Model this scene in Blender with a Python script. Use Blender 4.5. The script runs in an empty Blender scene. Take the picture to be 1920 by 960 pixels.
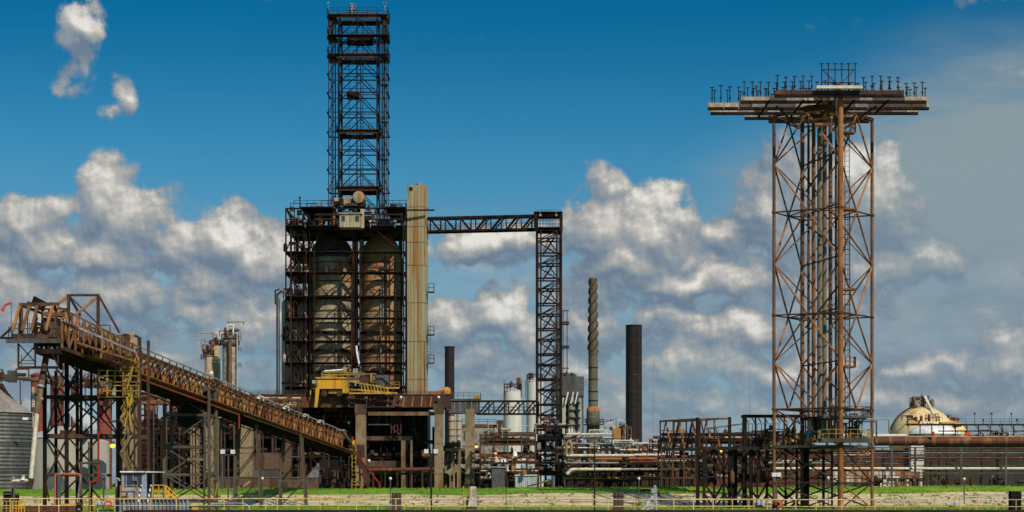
import bpy, math, random
from math import radians as R, sin, cos, pi, atan2, sqrt
from mathutils import Vector, Matrix
random.seed(7)

# ---------------------------------------------------------------- camera, light, exposure
scene = bpy.context.scene
col = scene.collection
EYE = 4.0
cam_d = bpy.data.cameras.new('camera'); cam = bpy.data.objects.new('camera', cam_d); col.objects.link(cam)
cam.location = (0, 0, EYE); cam.rotation_euler = (R(90), 0, 0)
cam_d.sensor_width = 36; cam_d.lens = 72; cam_d.shift_y = 425/1920
cam_d.clip_start = 0.5; cam_d.clip_end = 20000
scene.camera = cam
scene.view_settings.view_transform = 'Standard'
scene.view_settings.look = 'None'
scene.view_settings.exposure = 0
scene.view_settings.gamma = 1
scene.cycles.max_bounces = 5
scene.cycles.volume_bounces = 5
scene.cycles.transparent_max_bounces = 12

SUN = Vector((0.42, -0.66, 0.72)).normalized()      # direction towards the sun
sun_d = bpy.data.lights.new('sun', 'SUN'); sun_d.energy = 4.2; sun_d.angle = R(0.55); sun_d.color = (1.0, 0.90, 0.74)
sun = bpy.data.objects.new('sun', sun_d); col.objects.link(sun)
sun.rotation_euler = SUN.to_track_quat('Z', 'Y').to_euler()
sun.location = (200, -50, 300)

# ---------------------------------------------------------------- world: Nishita sky with cumulus clouds
W = bpy.data.worlds.new('World'); scene.world = W; W.use_nodes = True
nt = W.node_tree; nt.nodes.clear(); NN = nt.nodes; LK = nt.links
def nmath(t, op, a, b=None, c=None, clamp=False):
    n = t.nodes.new('ShaderNodeMath'); n.operation = op; n.use_clamp = clamp
    for i, v in enumerate((a, b, c)):
        if v is None: continue
        if hasattr(v, 'default_value') or hasattr(v, 'is_linked'): t.links.new(v, n.inputs[i])
        else: n.inputs[i].default_value = v
    return n.outputs[0]
def maprange(t, v, a, b, c=0.0, d=1.0, smooth=True):
    n = t.nodes.new('ShaderNodeMapRange'); n.interpolation_type = 'SMOOTHSTEP' if smooth else 'LINEAR'
    t.links.new(v, n.inputs[0])
    for i, x in zip((1, 2, 3, 4), (a, b, c, d)): n.inputs[i].default_value = x
    return n.outputs[0]
def ramp(t, v, stops, interp='LINEAR'):
    n = t.nodes.new('ShaderNodeValToRGB'); e = n.color_ramp.elements; n.color_ramp.interpolation = interp
    while len(e) > 1: e.remove(e[-1])
    e[0].position = stops[0][0]; e[0].color = tuple(stops[0][1]) + (1,)
    for p, c_ in stops[1:]:
        k = e.new(p); k.color = tuple(c_) + (1,)
    t.links.new(v, n.inputs[0]); return n.outputs[0]
def mixc(t, f, a, b, mode='MIX'):
    n = t.nodes.new('ShaderNodeMix'); n.data_type = 'RGBA'; n.blend_type = mode
    if hasattr(f, 'is_linked'): t.links.new(f, n.inputs[0])
    else: n.inputs[0].default_value = f
    for i, v in ((6, a), (7, b)):
        if hasattr(v, 'is_linked'): t.links.new(v, n.inputs[i])
        else: n.inputs[i].default_value = tuple(v) + (1,)
    return n.outputs[2]

# clouds: centre (x,y), radii and weight in picture-degrees of the sky (1 unit = 1/3840 radian)
BLOBS = [
 (172, 84, 50, 46, .95), (150, 112, 42, 34, .62), (165, 152, 42, 50, .50), (128, 184, 34, 24, .42), (160,192,40,26,.36), (243, 204, 30, 36, .58), (208, 228, 20, 26, .36),
 (-20, 440, 90, 60, .8), (60, 430, 75, 60, .8), (128, 405, 66, 40, .62), (205, 400, 62, 85, .95), (255, 430, 105, 75, .95), (330, 460, 90, 60, .8), (95, 470, 120, 60, .85), (200, 480, 150, 45, .9),
 (430, 450, 78, 62, 1.15), (475, 470, 95, 65, .95), (545, 485, 105, 62, .9), (20, 530, 140, 90, .8), (390, 520, 150, 60, .7), (250, 560, 230, 75, .72), (365, 575, 90, 32, .8), (110, 600, 170, 80, .7), (470, 610, 180, 90, .62),
 (640, 560, 120, 120, .7),
 (930, 462, 160, 42, .9), (980, 455, 90, 42, .7), (935, 592, 78, 66, 1.05), (860, 605, 90, 52, .85), (975, 620, 110, 62, .7), (880, 665, 150, 40, .6),
 (1140, 352, 50, 48, .62), (1130, 430, 82, 82, 1.1), (1225, 430, 92, 86, 1.15), (1180, 480, 130, 60, .95), (1285, 480, 50, 60, .7), (1300, 525, 220, 34, 1.0), (1150, 530, 120, 40, .6), (1365, 452, 48, 42, .85), (1345, 500, 95, 40, .7),
 (1425, 385, 48, 78, .8), (1130, 600, 150, 70, .7), (1240, 590, 130, 42, .7), (1410, 610, 85, 50, .95), (1350, 620, 100, 42, .7), (1300, 690, 160, 60, .75), (1470, 690, 170, 50, .7), (1090, 690, 120, 60, .62), (1240, 745, 220, 60, .6),
 (1530, 400, 120, 150, .8), (1640, 395, 82, 110, 1.1), (1600, 330, 60, 60, .8), (1665, 445, 66, 60, .8), (1735, 502, 74, 46, .95), (1640, 510, 90, 60, .85),
 (1550, 560, 160, 60, .62), (1700, 690, 100, 34, .7), (1785, 685, 66, 32, .85), (1870, 690, 110, 62, .95), (1640, 740, 160, 50, .66), (1860, 640, 90, 34, .6), (1980, 660, 120, 90, .8),
 (1620, 2, 60, 26, .52), (1850, 8, 105, 40, .6), (1910, 150, 75, 40, .36),
 (80, 690, 150, 50, .5), (300, 680, 160, 60, .55), (470, 700, 120, 60, .5), (900, 720, 150, 45, .55), (1150, 800, 200, 30, .5), (1330, 770, 170, 40, .55), (1500, 780, 160, 30, .45), (1780, 745, 160, 36, .55), (130, 770, 150, 40, .4),
 (2150, 560, 260, 130, .9), (-250, 520, 260, 150, .95), (2500, 380, 240, 180, .9), (-600, 420, 260, 190, .9),
]
def blob_group():
    g = bpy.data.node_groups.new('cloud_field', 'ShaderNodeTree')
    g.interface.new_socket('Vector', in_out='INPUT', socket_type='NodeSocketVector')
    g.interface.new_socket('Value', in_out='OUTPUT', socket_type='NodeSocketFloat')
    i = g.nodes.new('NodeGroupInput'); o = g.nodes.new('NodeGroupOutput')
    acc = None
    for (x, y, rx, ry, w) in BLOBS:
        X, Y = (x-960)/100, (905-y)/100; rx /= 100; ry /= 100
        m = g.nodes.new('ShaderNodeMapping'); m.vector_type = 'POINT'
        m.inputs['Scale'].default_value = (1/(1.35*rx), 1/(1.35*ry), 0); m.inputs['Location'].default_value = (-X/(1.35*rx), -Y/(1.35*ry), 0)
        g.links.new(i.outputs[0], m.inputs[0])
        t = g.nodes.new('ShaderNodeTexGradient'); t.gradient_type = 'SPHERICAL'; g.links.new(m.outputs[0], t.inputs[0])
        v = nmath(g, 'MULTIPLY', t.outputs[1], w)
        if acc is None: acc = v
        else:
            acc = nmath(g, 'SMOOTH_MAX', acc, v, 0.12)
    g.links.new(acc, o.inputs[0]); return g
BG = blob_group()
def sky_nodes():
    tc = NN.new('ShaderNodeTexCoord')
    sep = NN.new('ShaderNodeSeparateXYZ'); LK.new(tc.outputs['Generated'], sep.inputs[0])
    az = nmath(nt, 'MULTIPLY', nmath(nt, 'ARCTAN2', sep.outputs[0], sep.outputs[1]), 38.4)
    el = nmath(nt, 'MULTIPLY', nmath(nt, 'ARCSINE', sep.outputs[2]), 38.4)
    cmb = NN.new('ShaderNodeCombineXYZ'); LK.new(az, cmb.inputs[0]); LK.new(el, cmb.inputs[1])
    P0 = cmb.outputs[0]
    def vadd(a, b):
        n = NN.new('ShaderNodeVectorMath'); n.operation = 'ADD'; LK.new(a, n.inputs[0])
        if hasattr(b, 'is_linked'): LK.new(b, n.inputs[1])
        else: n.inputs[1].default_value = b
        return n.outputs[0]
    def noise(vec, s, det, rough, col_=False, dist=0.0, stretch=None):
        if stretch:
            m = NN.new('ShaderNodeMapping'); m.inputs['Scale'].default_value = stretch; LK.new(vec, m.inputs[0]); vec = m.outputs[0]
        n = NN.new('ShaderNodeTexNoise'); n.inputs['Scale'].default_value = s; n.inputs['Detail'].default_value = det
        n.inputs['Roughness'].default_value = rough; n.inputs['Distortion'].default_value = dist; LK.new(vec, n.inputs['Vector'])
        return n.outputs[1] if col_ else n.outputs[0]
    w = noise(P0, 0.9, 2, .5, True)
    wv = NN.new('ShaderNodeVectorMath'); wv.operation = 'MULTIPLY_ADD'; LK.new(w, wv.inputs[0]); wv.inputs[1].default_value = (.9, .9, 0); wv.inputs[2].default_value = (-.45, -.45, 0)
    PW = vadd(P0, wv.outputs[0])
    g0 = NN.new('ShaderNodeGroup'); g0.node_tree = BG; LK.new(PW, g0.inputs[0]); B0 = g0.outputs[0]
    g1 = NN.new('ShaderNodeGroup'); g1.node_tree = BG; LK.new(vadd(PW, (.10, .36, 0)), g1.inputs[0]); B1 = g1.outputs[0]
    def detail(vec):
        n1 = noise(vec, 1.15, 8, .64)
        vo = NN.new('ShaderNodeTexVoronoi'); vo.feature = 'SMOOTH_F1'; vo.voronoi_dimensions = '2D'; vo.inputs['Scale'].default_value = 2.6; vo.inputs['Smoothness'].default_value = .7
        LK.new(vadd(vec, wv.outputs[0]), vo.inputs['Vector'])
        d = nmath(nt, 'MULTIPLY_ADD', n1, 1.5, -.75)
        return nmath(nt, 'ADD', d, nmath(nt, 'MULTIPLY_ADD', vo.outputs[0], -.22, .09))
    N0 = detail(P0); N1 = detail(vadd(P0, (.07, .10, 0)))
    D0 = nmath(nt, 'ADD', B0, nmath(nt, 'MULTIPLY', N0, maprange(nt, B0, 0.02, .30, 0.0, 1.15)))
    alpha = maprange(nt, D0, .13, .40)
    relief = nmath(nt, 'SUBTRACT', N0, N1)
    top = nmath(nt, 'SUBTRACT', B0, B1)
    lit = nmath(nt, 'ADD', nmath(nt, 'MULTIPLY', relief, 1.0), nmath(nt, 'MULTIPLY', top, 1.25))
    broad = noise(P0, .55, 2, .5)
    lit = nmath(nt, 'ADD', lit, nmath(nt, 'MULTIPLY_ADD', broad, 1.1, -.30))
    lit = nmath(nt, 'ADD', lit, maprange(nt, D0, .15, .75, 0.0, .22))
    fr = nmath(nt, 'SUBTRACT', noise(P0, 3.4, 6, .62), noise(vadd(P0, (.045, .06, 0)), 3.4, 6, .62))
    lit = nmath(nt, 'ADD', nmath(nt, 'MULTIPLY_ADD', lit, .88, .02), nmath(nt, 'MULTIPLY', fr, .42))
    ccol = ramp(nt, lit, [(.02, (.15, .21, .285)), (.30, (.225, .28, .335)), (.52, (.33, .35, .36)), (.70, (.46, .455, .435)), (.86, (.62, .60, .555)), (1.0, (.77, .75, .70))])
    # clear sky: Nishita graded by elevation (deep saturated blue overhead, pale grey blue at the horizon)
    sk = NN.new('ShaderNodeTexSky'); sk.sky_type = 'NISHITA'; sk.sun_disc = False
    sk.sun_elevation = math.asin(SUN.z); sk.sun_rotation = atan2(SUN.x, SUN.y)
    sk.air_density = 1.0; sk.dust_density = .6; sk.ozone_density = 2.0; sk.altitude = 0
    elr = nmath(nt, 'MULTIPLY', el, 1/30)
    grade = ramp(nt, elr, SKY_GRADE, 'EASE')
    azr = maprange(nt, az, -10, 10)
    skc = mixc(nt, 1.0, sk.outputs[0], grade, 'MULTIPLY')
    sc_ = NN.new('ShaderNodeVectorMath'); sc_.operation = 'SCALE'; LK.new(skc, sc_.inputs[0]); sc_.inputs[3].default_value = 1.0
    clear = sc_.outputs[0]
    # thin veil low on the right, haze towards the horizon (values are divided by the background strength)
    K = 1/0.14
    def k(c): return tuple(v*K for v in c)
    veil_d = NN.new('ShaderNodeMapping'); veil_d.inputs['Scale'].default_value = (1/7.5, 1/4.6, 0); veil_d.inputs['Location'].default_value = (-9.6/7.5, -4.4/4.6, 0); LK.new(P0, veil_d.inputs[0])
    vg = NN.new('ShaderNodeTexGradient'); vg.gradient_type = 'SPHERICAL'; LK.new(veil_d.outputs[0], vg.inputs[0])
    vn = noise(P0, .8, 6, .6, stretch=(.35, 1.2, 1))
    va = maprange(nt, nmath(nt, 'MULTIPLY', vg.outputs[1], nmath(nt, 'MULTIPLY_ADD', vn, 2.4, -.2)), .02, .62, 0, .9)
    clear = mixc(nt, va, clear, k((.27, .335, .35)))
    ha = maprange(nt, el, 6.6, 1.8, 0, .9)
    hn = nmath(nt, 'MULTIPLY', ha, maprange(nt, noise(P0, .7, 6, .6, stretch=(.5, 1.3, 1)), .3, .7, .55, 1.0))
    clear = mixc(nt, hn, clear, k((.21, .305, .39)))
    # soft grey stratus low down behind the cumulus
    sn = noise(P0, .55, 6, .58, stretch=(.6, 1.5, 1))
    sa_ = nmath(nt, 'MULTIPLY', maprange(nt, sn, .36, .62, .15, .85), maprange(nt, el, 5.4, 3.4, 0.0, 1.0))
    sn2 = noise(P0, 1.3, 5, .6, stretch=(.6, 1.3, 1))
    clear = mixc(nt, sa_, clear, ramp(nt, sn2, [(.35, k((.17, .24, .315))), (.52, k((.25, .31, .365))), (.68, k((.38, .40, .41)))]))
    csc = NN.new('ShaderNodeVectorMath'); csc.operation = 'SCALE'; LK.new(ccol, csc.inputs[0]); csc.inputs[3].default_value = K
    fade = nmath(nt, 'MULTIPLY', maprange(nt, el, 0.0, 4.2, .50, 1.0), maprange(nt, vg.outputs[1], .25, .8, 1.0, .62))          # low clouds are far off and fade into the air
    out = mixc(nt, nmath(nt, 'MULTIPLY', alpha, fade), clear, csc.outputs[0])
    up = maprange(nt, el, 12, 20)                         # plain blue sky above the clouds
    bgn = NN.new('ShaderNodeBackground'); LK.new(out, bgn.inputs[0]); bgn.inputs[1].default_value = 0.14
    o = NN.new('ShaderNodeOutputWorld'); LK.new(bgn.outputs[0], o.inputs[0])
SKY_GRADE = [(0.0, (.42, .58, .70)), (.10, (.25, .52, .64)), (.18, (.10, .37, .49)), (.30, (.008, .262, .39)), (.45, (.008, .285, .435)), (.9, (.95, .95, 1.0))]
sky_nodes()
W.cycles.sampling_method = 'MANUAL'; W.cycles.sample_map_resolution = 256
scene.cycles.adaptive_min_samples = 8; scene.cycles.adaptive_threshold = 0.015
# ---------------------------------------------------------------- materials
MATS = {}
def bsdf(name, rough=.7, metal=0.0, spec=.3):
    m = bpy.data.materials.new(name); m.use_nodes = True; t = m.node_tree; b = t.nodes['Principled BSDF']
    b.inputs['Roughness'].default_value = rough; b.inputs['Metallic'].default_value = metal
    if 'Specular IOR Level' in b.inputs: b.inputs['Specular IOR Level'].default_value = spec
    MATS[name] = m; return m, t, b
def ocoord(t, scale=(1, 1, 1), space='Object'):
    tc = t.nodes.new('ShaderNodeTexCoord'); m = t.nodes.new('ShaderNodeMapping'); m.inputs['Scale'].default_value = scale
    t.links.new(tc.outputs[space], m.inputs[0]); return m.outputs[0]
def tnoise(t, vec, s, d=3, r=.6):
    n = t.nodes.new('ShaderNodeTexNoise'); n.inputs['Scale'].default_value = s; n.inputs['Detail'].default_value = d; n.inputs['Roughness'].default_value = r
    t.links.new(vec, n.inputs['Vector']); return n.outputs[0]
def weathered(name, c1, c2, lo=.42, hi=.6, s=.6, streak=.25, rough=.75, c3=None, metal=0.0, ribs=None, bump=.0, spec=.3, mot=(.72, 1.2)):
    """paint c1 with patches and vertical runs of c2 (rust, soot), fine mottling; ribs = (axis, pitch) for profiled sheet"""
    m, t, b = bsdf(name, rough, metal, spec)
    v = ocoord(t, (1, 1, streak)); n = tnoise(t, v, s, 4, .65)
    f = maprange(t, n, lo, hi)
    c = mixc(t, f, c1, c2)
    n2 = tnoise(t, ocoord(t), s*5, 3, .6)
    if c3: c = mixc(t, maprange(t, n2, .50, .68), c, c3)
    c = mixc(t, 1.0, c, ramp(t, n2, [(.3, (mot[0],)*3), (.7, (mot[1],)*3)]), 'MULTIPLY')
    t.links.new(c, b.inputs['Base Color'])
    if ribs:
        ax, pitch = ribs
        sp = t.nodes.new('ShaderNodeSeparateXYZ'); t.links.new(ocoord(t), sp.inputs[0])
        w = nmath(t, 'SINE', nmath(t, 'MULTIPLY', sp.outputs[ax], 2*pi/pitch))
        bp = t.nodes.new('ShaderNodeBump'); bp.inputs['Strength'].default_value = .9; bp.inputs['Distance'].default_value = pitch*.12
        t.links.new(w, bp.inputs['Height']); t.links.new(bp.outputs[0], b.inputs['Normal'])
    elif bump:
        bp = t.nodes.new('ShaderNodeBump'); bp.inputs['Strength'].default_value = bump; bp.inputs['Distance'].default_value = .1
        t.links.new(n2, bp.inputs['Height']); t.links.new(bp.outputs[0], b.inputs['Normal'])
    return m
RUST = (.20, .072, .022); RUSTD = (.060, .024, .012); RUSTB = (.30, .125, .035)
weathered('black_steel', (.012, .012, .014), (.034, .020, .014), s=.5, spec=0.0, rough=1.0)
weathered('dark_steel', (.022, .020, .020), (.070, .034, .018), s=.5, c3=(.014, .014, .016), spec=.05, rough=.95)
weathered('brown_steel', (.040, .026, .018), (.13, .055, .022), s=.7, c3=(.020, .015, .012))
weathered('rust_steel', (.105, .042, .018), (.27, .105, .030), s=.8, c3=(.040, .020, .012))
weathered('orange_rust', (.36, .16, .045), (.20, .075, .022), s=1.2, lo=.5, hi=.7)
weathered('dark_rust', (.050, .022, .014), (.15, .055, .020), s=.8, lo=.5, hi=.72)
weathered('red_brown', (.115, .034, .022), (.055, .020, .015), s=.8)
weathered('grey_steel', (.075, .082, .088), (.050, .040, .032), s=.5)
weathered('tan_steel', (.17, .125, .070), (.12, .055, .025), s=.8)
weathered('galvanized', (.33, .35, .36), (.20, .20, .20), s=.8, metal=.3, rough=.5)
weathered('red_paint', (.36, .020, .018), (.20, .020, .016), s=1.0, rough=.45)
weathered('salmon_paint', (.52, .13, .07), (.34, .07, .04), s=1.2, rough=.5)
weathered('yellow_paint', (.64, .33, .018), (.30, .14, .02), s=1.1, lo=.46, hi=.68, c3=(.42, .20, .02), rough=.7)
weathered('yellow_faded', (.40, .27, .035), (.24, .14, .03), s=1.1, rough=.6)
weathered('cream_rail', (.66, .52, .22), (.52, .36, .13), s=.5, rough=.5)
weathered('white_paint', (.78, .78, .76), (.58, .57, .54), s=.6, rough=.5)
weathered('cream_paint', (.40, .36, .25), (.32, .24, .13), s=.8, rough=.6)
weathered('concrete', (.25, .185, .11), (.15, .095, .050), s=.5, rough=.9, bump=.4, lo=.4, hi=.62)
weathered('concrete_pale', (.36, .33, .27), (.22, .19, .14), s=.5, rough=.9, bump=.4)
weathered('brown_cladding', (.115, .070, .042), (.055, .030, .020), s=.7, rough=.8)
weathered('drum_shell', (.42, .34, .22), (.27, .12, .045), s=.16, streak=.45, lo=.44, hi=.58, c3=(.15, .115, .08), rough=.8, bump=.3)
weathered('drum_shell_brown', (.42, .25, .125), (.34, .14, .045), s=.18, streak=.3, lo=.40, hi=.56, c3=(.14, .075, .04), rough=.8, bump=.3)
weathered('drum_soot', (.045, .036, .032), (.10, .07, .05), s=.4, rough=.9)
weathered('shaft_cladding', (.33, .29, .17), (.28, .15, .045), s=.8, streak=.05, lo=.47, hi=.62, rough=.6, mot=(.85, 1.1))
weathered('shaft_cladding_side', (.44, .38, .22), (.36, .19, .05), s=.55, streak=.06, lo=.50, hi=.66, rough=.6)
weathered('tank_white', (.60, .58, .55), (.50, .47, .43), s=.25, streak=.08, lo=.45, hi=.7, rough=.5, mot=(.93, 1.05))
weathered('tank_grey', (.36, .34, .30), (.30, .28, .24), s=.2, streak=.2, rough=.7, mot=(.93, 1.05))
weathered('bin_sheet', (.155, .155, .152), (.10, .10, .098), s=.3, ribs=(2, .62), rough=.55, metal=.4)
weathered('bin_roof', (.26, .24, .20), (.19, .17, .14), s=.4, rough=.6)
weathered('olive_sheet', (.036, .035, .022), (.028, .027, .018), s=.2, rough=.8)
weathered('rusty_white_sheet', (.50, .46, .40), (.25, .10, .04), s=.55, streak=.10, lo=.47, hi=.55, ribs=(0, .9), rough=.7)
weathered('red_silo', (.235, .060, .042), (.15, .042, .032), s=.2, streak=.2, rough=.7)
weathered('stack_black', (.013, .009, .010), (.026, .014, .012), s=.12, streak=.12, rough=.75)
weathered('stack_green', (.115, .115, .085), (.085, .070, .045), s=.3, streak=.2, rough=.7)
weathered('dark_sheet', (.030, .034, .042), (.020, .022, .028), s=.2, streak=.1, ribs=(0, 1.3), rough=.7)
weathered('sheet_grey', (.085, .085, .088), (.055, .050, .048), s=.3, streak=.2, rough=.6)
weathered('sphere_cream', (.66, .50, .26), (.50, .28, .09), s=.35, streak=.12, lo=.48, hi=.68, rough=.6, mot=(.92, 1.05))
weathered('sphere_orange', (.60, .34, .09), (.50, .25, .06), s=.4, rough=.6)
weathered('pipe_rust', (.105, .030, .014), (.27, .11, .045), s=.55, lo=.52, hi=.70, c3=(.045, .018, .013), rough=.7, streak=.35)
weathered('pipe_cream', (.58, .53, .42), (.38, .27, .14), s=.6, streak=1, lo=.5, hi=.7, rough=.5)
weathered('pipe_grey', (.27, .27, .25), (.16, .14, .12), s=.6, streak=1, rough=.5)
weathered('pipe_orange', (.36, .10, .035), (.23, .055, .022), s=.8, streak=1, rough=.6)
weathered('vessel_tan', (.34, .29, .19), (.26, .15, .06), s=.3, streak=.15, lo=.45, hi=.6, rough=.6)
weathered('pale_tan', (.42, .36, .25), (.30, .22, .13), s=.4, rough=.7)
weathered('coke', (.032, .032, .034), (.075, .075, .080), s=.5, streak=1, rough=.95, bump=1.0)
weathered('coke_grey', (.14, .14, .148), (.045, .045, .050), s=.35, streak=1, lo=.46, hi=.62, rough=.95, bump=1.0)
weathered('timber', (.085, .062, .048), (.045, .032, .026), s=2, streak=.1, rough=.9)
weathered('booth_paint', (.30, .36, .42), (.24, .28, .33), s=.8, rough=.5)
weathered('fender_sheet', (.40, .44, .48), (.28, .31, .34), s=.8, ribs=(0, .35), rough=.5)
weathered('sock_orange', (.60, .09, .03), (.45, .06, .02), s=2, rough=.9)
weathered('letter_white', (.60, .52, .50), (.5, .44, .42), s=2)
weathered('tower_rust', (.32, .13, .038), (.15, .058, .022), s=.5)
weathered('tower_brown', (.105, .052, .026), (.20, .085, .03), s=.5)
weathered('grey_brown2', (.14, .12, .085), (.10, .06, .035), s=.25, streak=.2, lo=.45, hi=.62)
weathered('stack_rust', (.11, .055, .026), (.065, .035, .02), s=.5)
weathered('grey_brown3', (.17, .125, .075), (.16, .075, .03), s=.25, streak=.2, lo=.45, hi=.6)
weathered('salmon_dull', (.30, .07, .05), (.13, .035, .022), s=1.0)
weathered('orange_brown', (.19, .082, .028), (.095, .042, .018), s=.7, lo=.45, hi=.65)
weathered('grey_brown', (.085, .072, .052), (.062, .038, .022), s=.35, streak=.3, lo=.45, hi=.62)
weathered('yellow_tan', (.36, .25, .09), (.24, .12, .04), s=.6)
m, t, b = bsdf('glass', .12, 0, .6); b.inputs['Base Color'].default_value = (.03, .04, .05, 1)
def emis(name, c, s):
    m, t, b = bsdf(name); b.inputs['Base Color'].default_value = c + (1,); b.inputs['Emission Color'].default_value = c + (1,); b.inputs['Emission Strength'].default_value = s
emis('lamp_amber', (1.0, .50, .06), 1.6); emis('lamp_orange', (1.0, .25, .06), 1.0)
# striped barrier pole
m, t, b = bsdf('barber_stripe', .5)
sp = t.nodes.new('ShaderNodeSeparateXYZ'); t.links.new(ocoord(t), sp.inputs[0])
w = nmath(t, 'SINE', nmath(t, 'MULTIPLY', nmath(t, 'ADD', sp.outputs[2], nmath(t, 'MULTIPLY', sp.outputs[0], .9)), 15))
t.links.new(mixc(t, maprange(t, w, -.1, .1), (.05, .05, .05), (.75, .75, .72)), b.inputs['Base Color'])
# grass, concrete revetment, gravel, water
m, t, b = bsdf('grass', .9); v = ocoord(t)
n1 = tnoise(t, v, .12, 5, .65); n2 = tnoise(t, v, 1.6, 4, .7)
c = ramp(t, n1, [(.34, (.085, .17, .006)), (.50, (.135, .25, .008)), (.64, (.20, .31, .012)), (.78, (.29, .31, .05))])
c = mixc(t, 1.0, c, ramp(t, n2, [(.25, (.45, .5, .4)), (.75, (1.35, 1.35, 1.2))]), 'MULTIPLY'); t.links.new(c, b.inputs['Base Color'])
bp = t.nodes.new('ShaderNodeBump'); bp.inputs['Strength'].default_value = .8; bp.inputs['Distance'].default_value = .12; t.links.new(n2, bp.inputs['Height']); t.links.new(bp.outputs[0], b.inputs['Normal'])
m, t, b = bsdf('revetment', .95)
v = ocoord(t); br = t.nodes.new('ShaderNodeTexBrick'); br.offset = .5
mp = t.nodes.new('ShaderNodeMapping'); mp.inputs['Scale'].default_value = (.16, .42, 1); t.links.new(v, mp.inputs[0]); 
wn = t.nodes.new('ShaderNodeVectorMath'); wn.operation = 'ADD'; t.links.new(mp.outputs[0], wn.inputs[0])
nn_ = t.nodes.new('ShaderNodeTexNoise'); nn_.inputs['Scale'].default_value = .5; t.links.new(v, nn_.inputs['Vector'])
sc2 = t.nodes.new('ShaderNodeVectorMath'); sc2.operation = 'SCALE'; sc2.inputs[3].default_value = .35; t.links.new(nn_.outputs[1], sc2.inputs[0]); t.links.new(sc2.outputs[0], wn.inputs[1])
t.links.new(wn.outputs[0], br.inputs['Vector']); br.inputs['Scale'].default_value = 1.0; br.inputs['Mortar Size'].default_value = .028
br.inputs['Color1'].default_value = (.57, .465, .28, 1); br.inputs['Color2'].default_value = (.50, .40, .27, 1); br.inputs['Mortar'].default_value = (.085, .085, .035, 1); br.inputs['Brick Width'].default_value = 1.0; br.inputs['Row Height'].default_value = 1.0
n1 = tnoise(t, ocoord(t, (.25, 1, 1)), .35, 5, .65); n2 = tnoise(t, v, 1.8, 4, .7)
c = mixc(t, maprange(t, n1, .45, .66), br.outputs[0], (.36, .285, .21))
c = mixc(t, 1.0, c, ramp(t, n2, [(.25, (.7, .7, .66)), (.75, (1.25, 1.22, 1.15))]), 'MULTIPLY')
n3 = tnoise(t, ocoord(t, (.16, .9, 1)), .55, 5, .7)
c = mixc(t, maprange(t, n3, .58, .67), c, (.12, .15, .035)); t.links.new(c, b.inputs['Base Color'])
weathered('gravel', (.40, .34, .25), (.30, .255, .19), s=.6, streak=1, rough=.95, bump=.5)
m, t, b = bsdf('water', .12, 0, .5); b.inputs['Base Color'].default_value = (.06, .055, .035, 1)
bp = t.nodes.new('ShaderNodeBump'); bp.inputs['Strength'].default_value = .5; t.links.new(tnoise(t, ocoord(t, (.5, 1, 1)), 1.2, 4), bp.inputs['Height']); t.links.new(bp.outputs[0], b.inputs['Normal'])
weathered('treeline', (.030, .050, .020), (.018, .032, .014), s=.2, streak=1, rough=.95)

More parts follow.
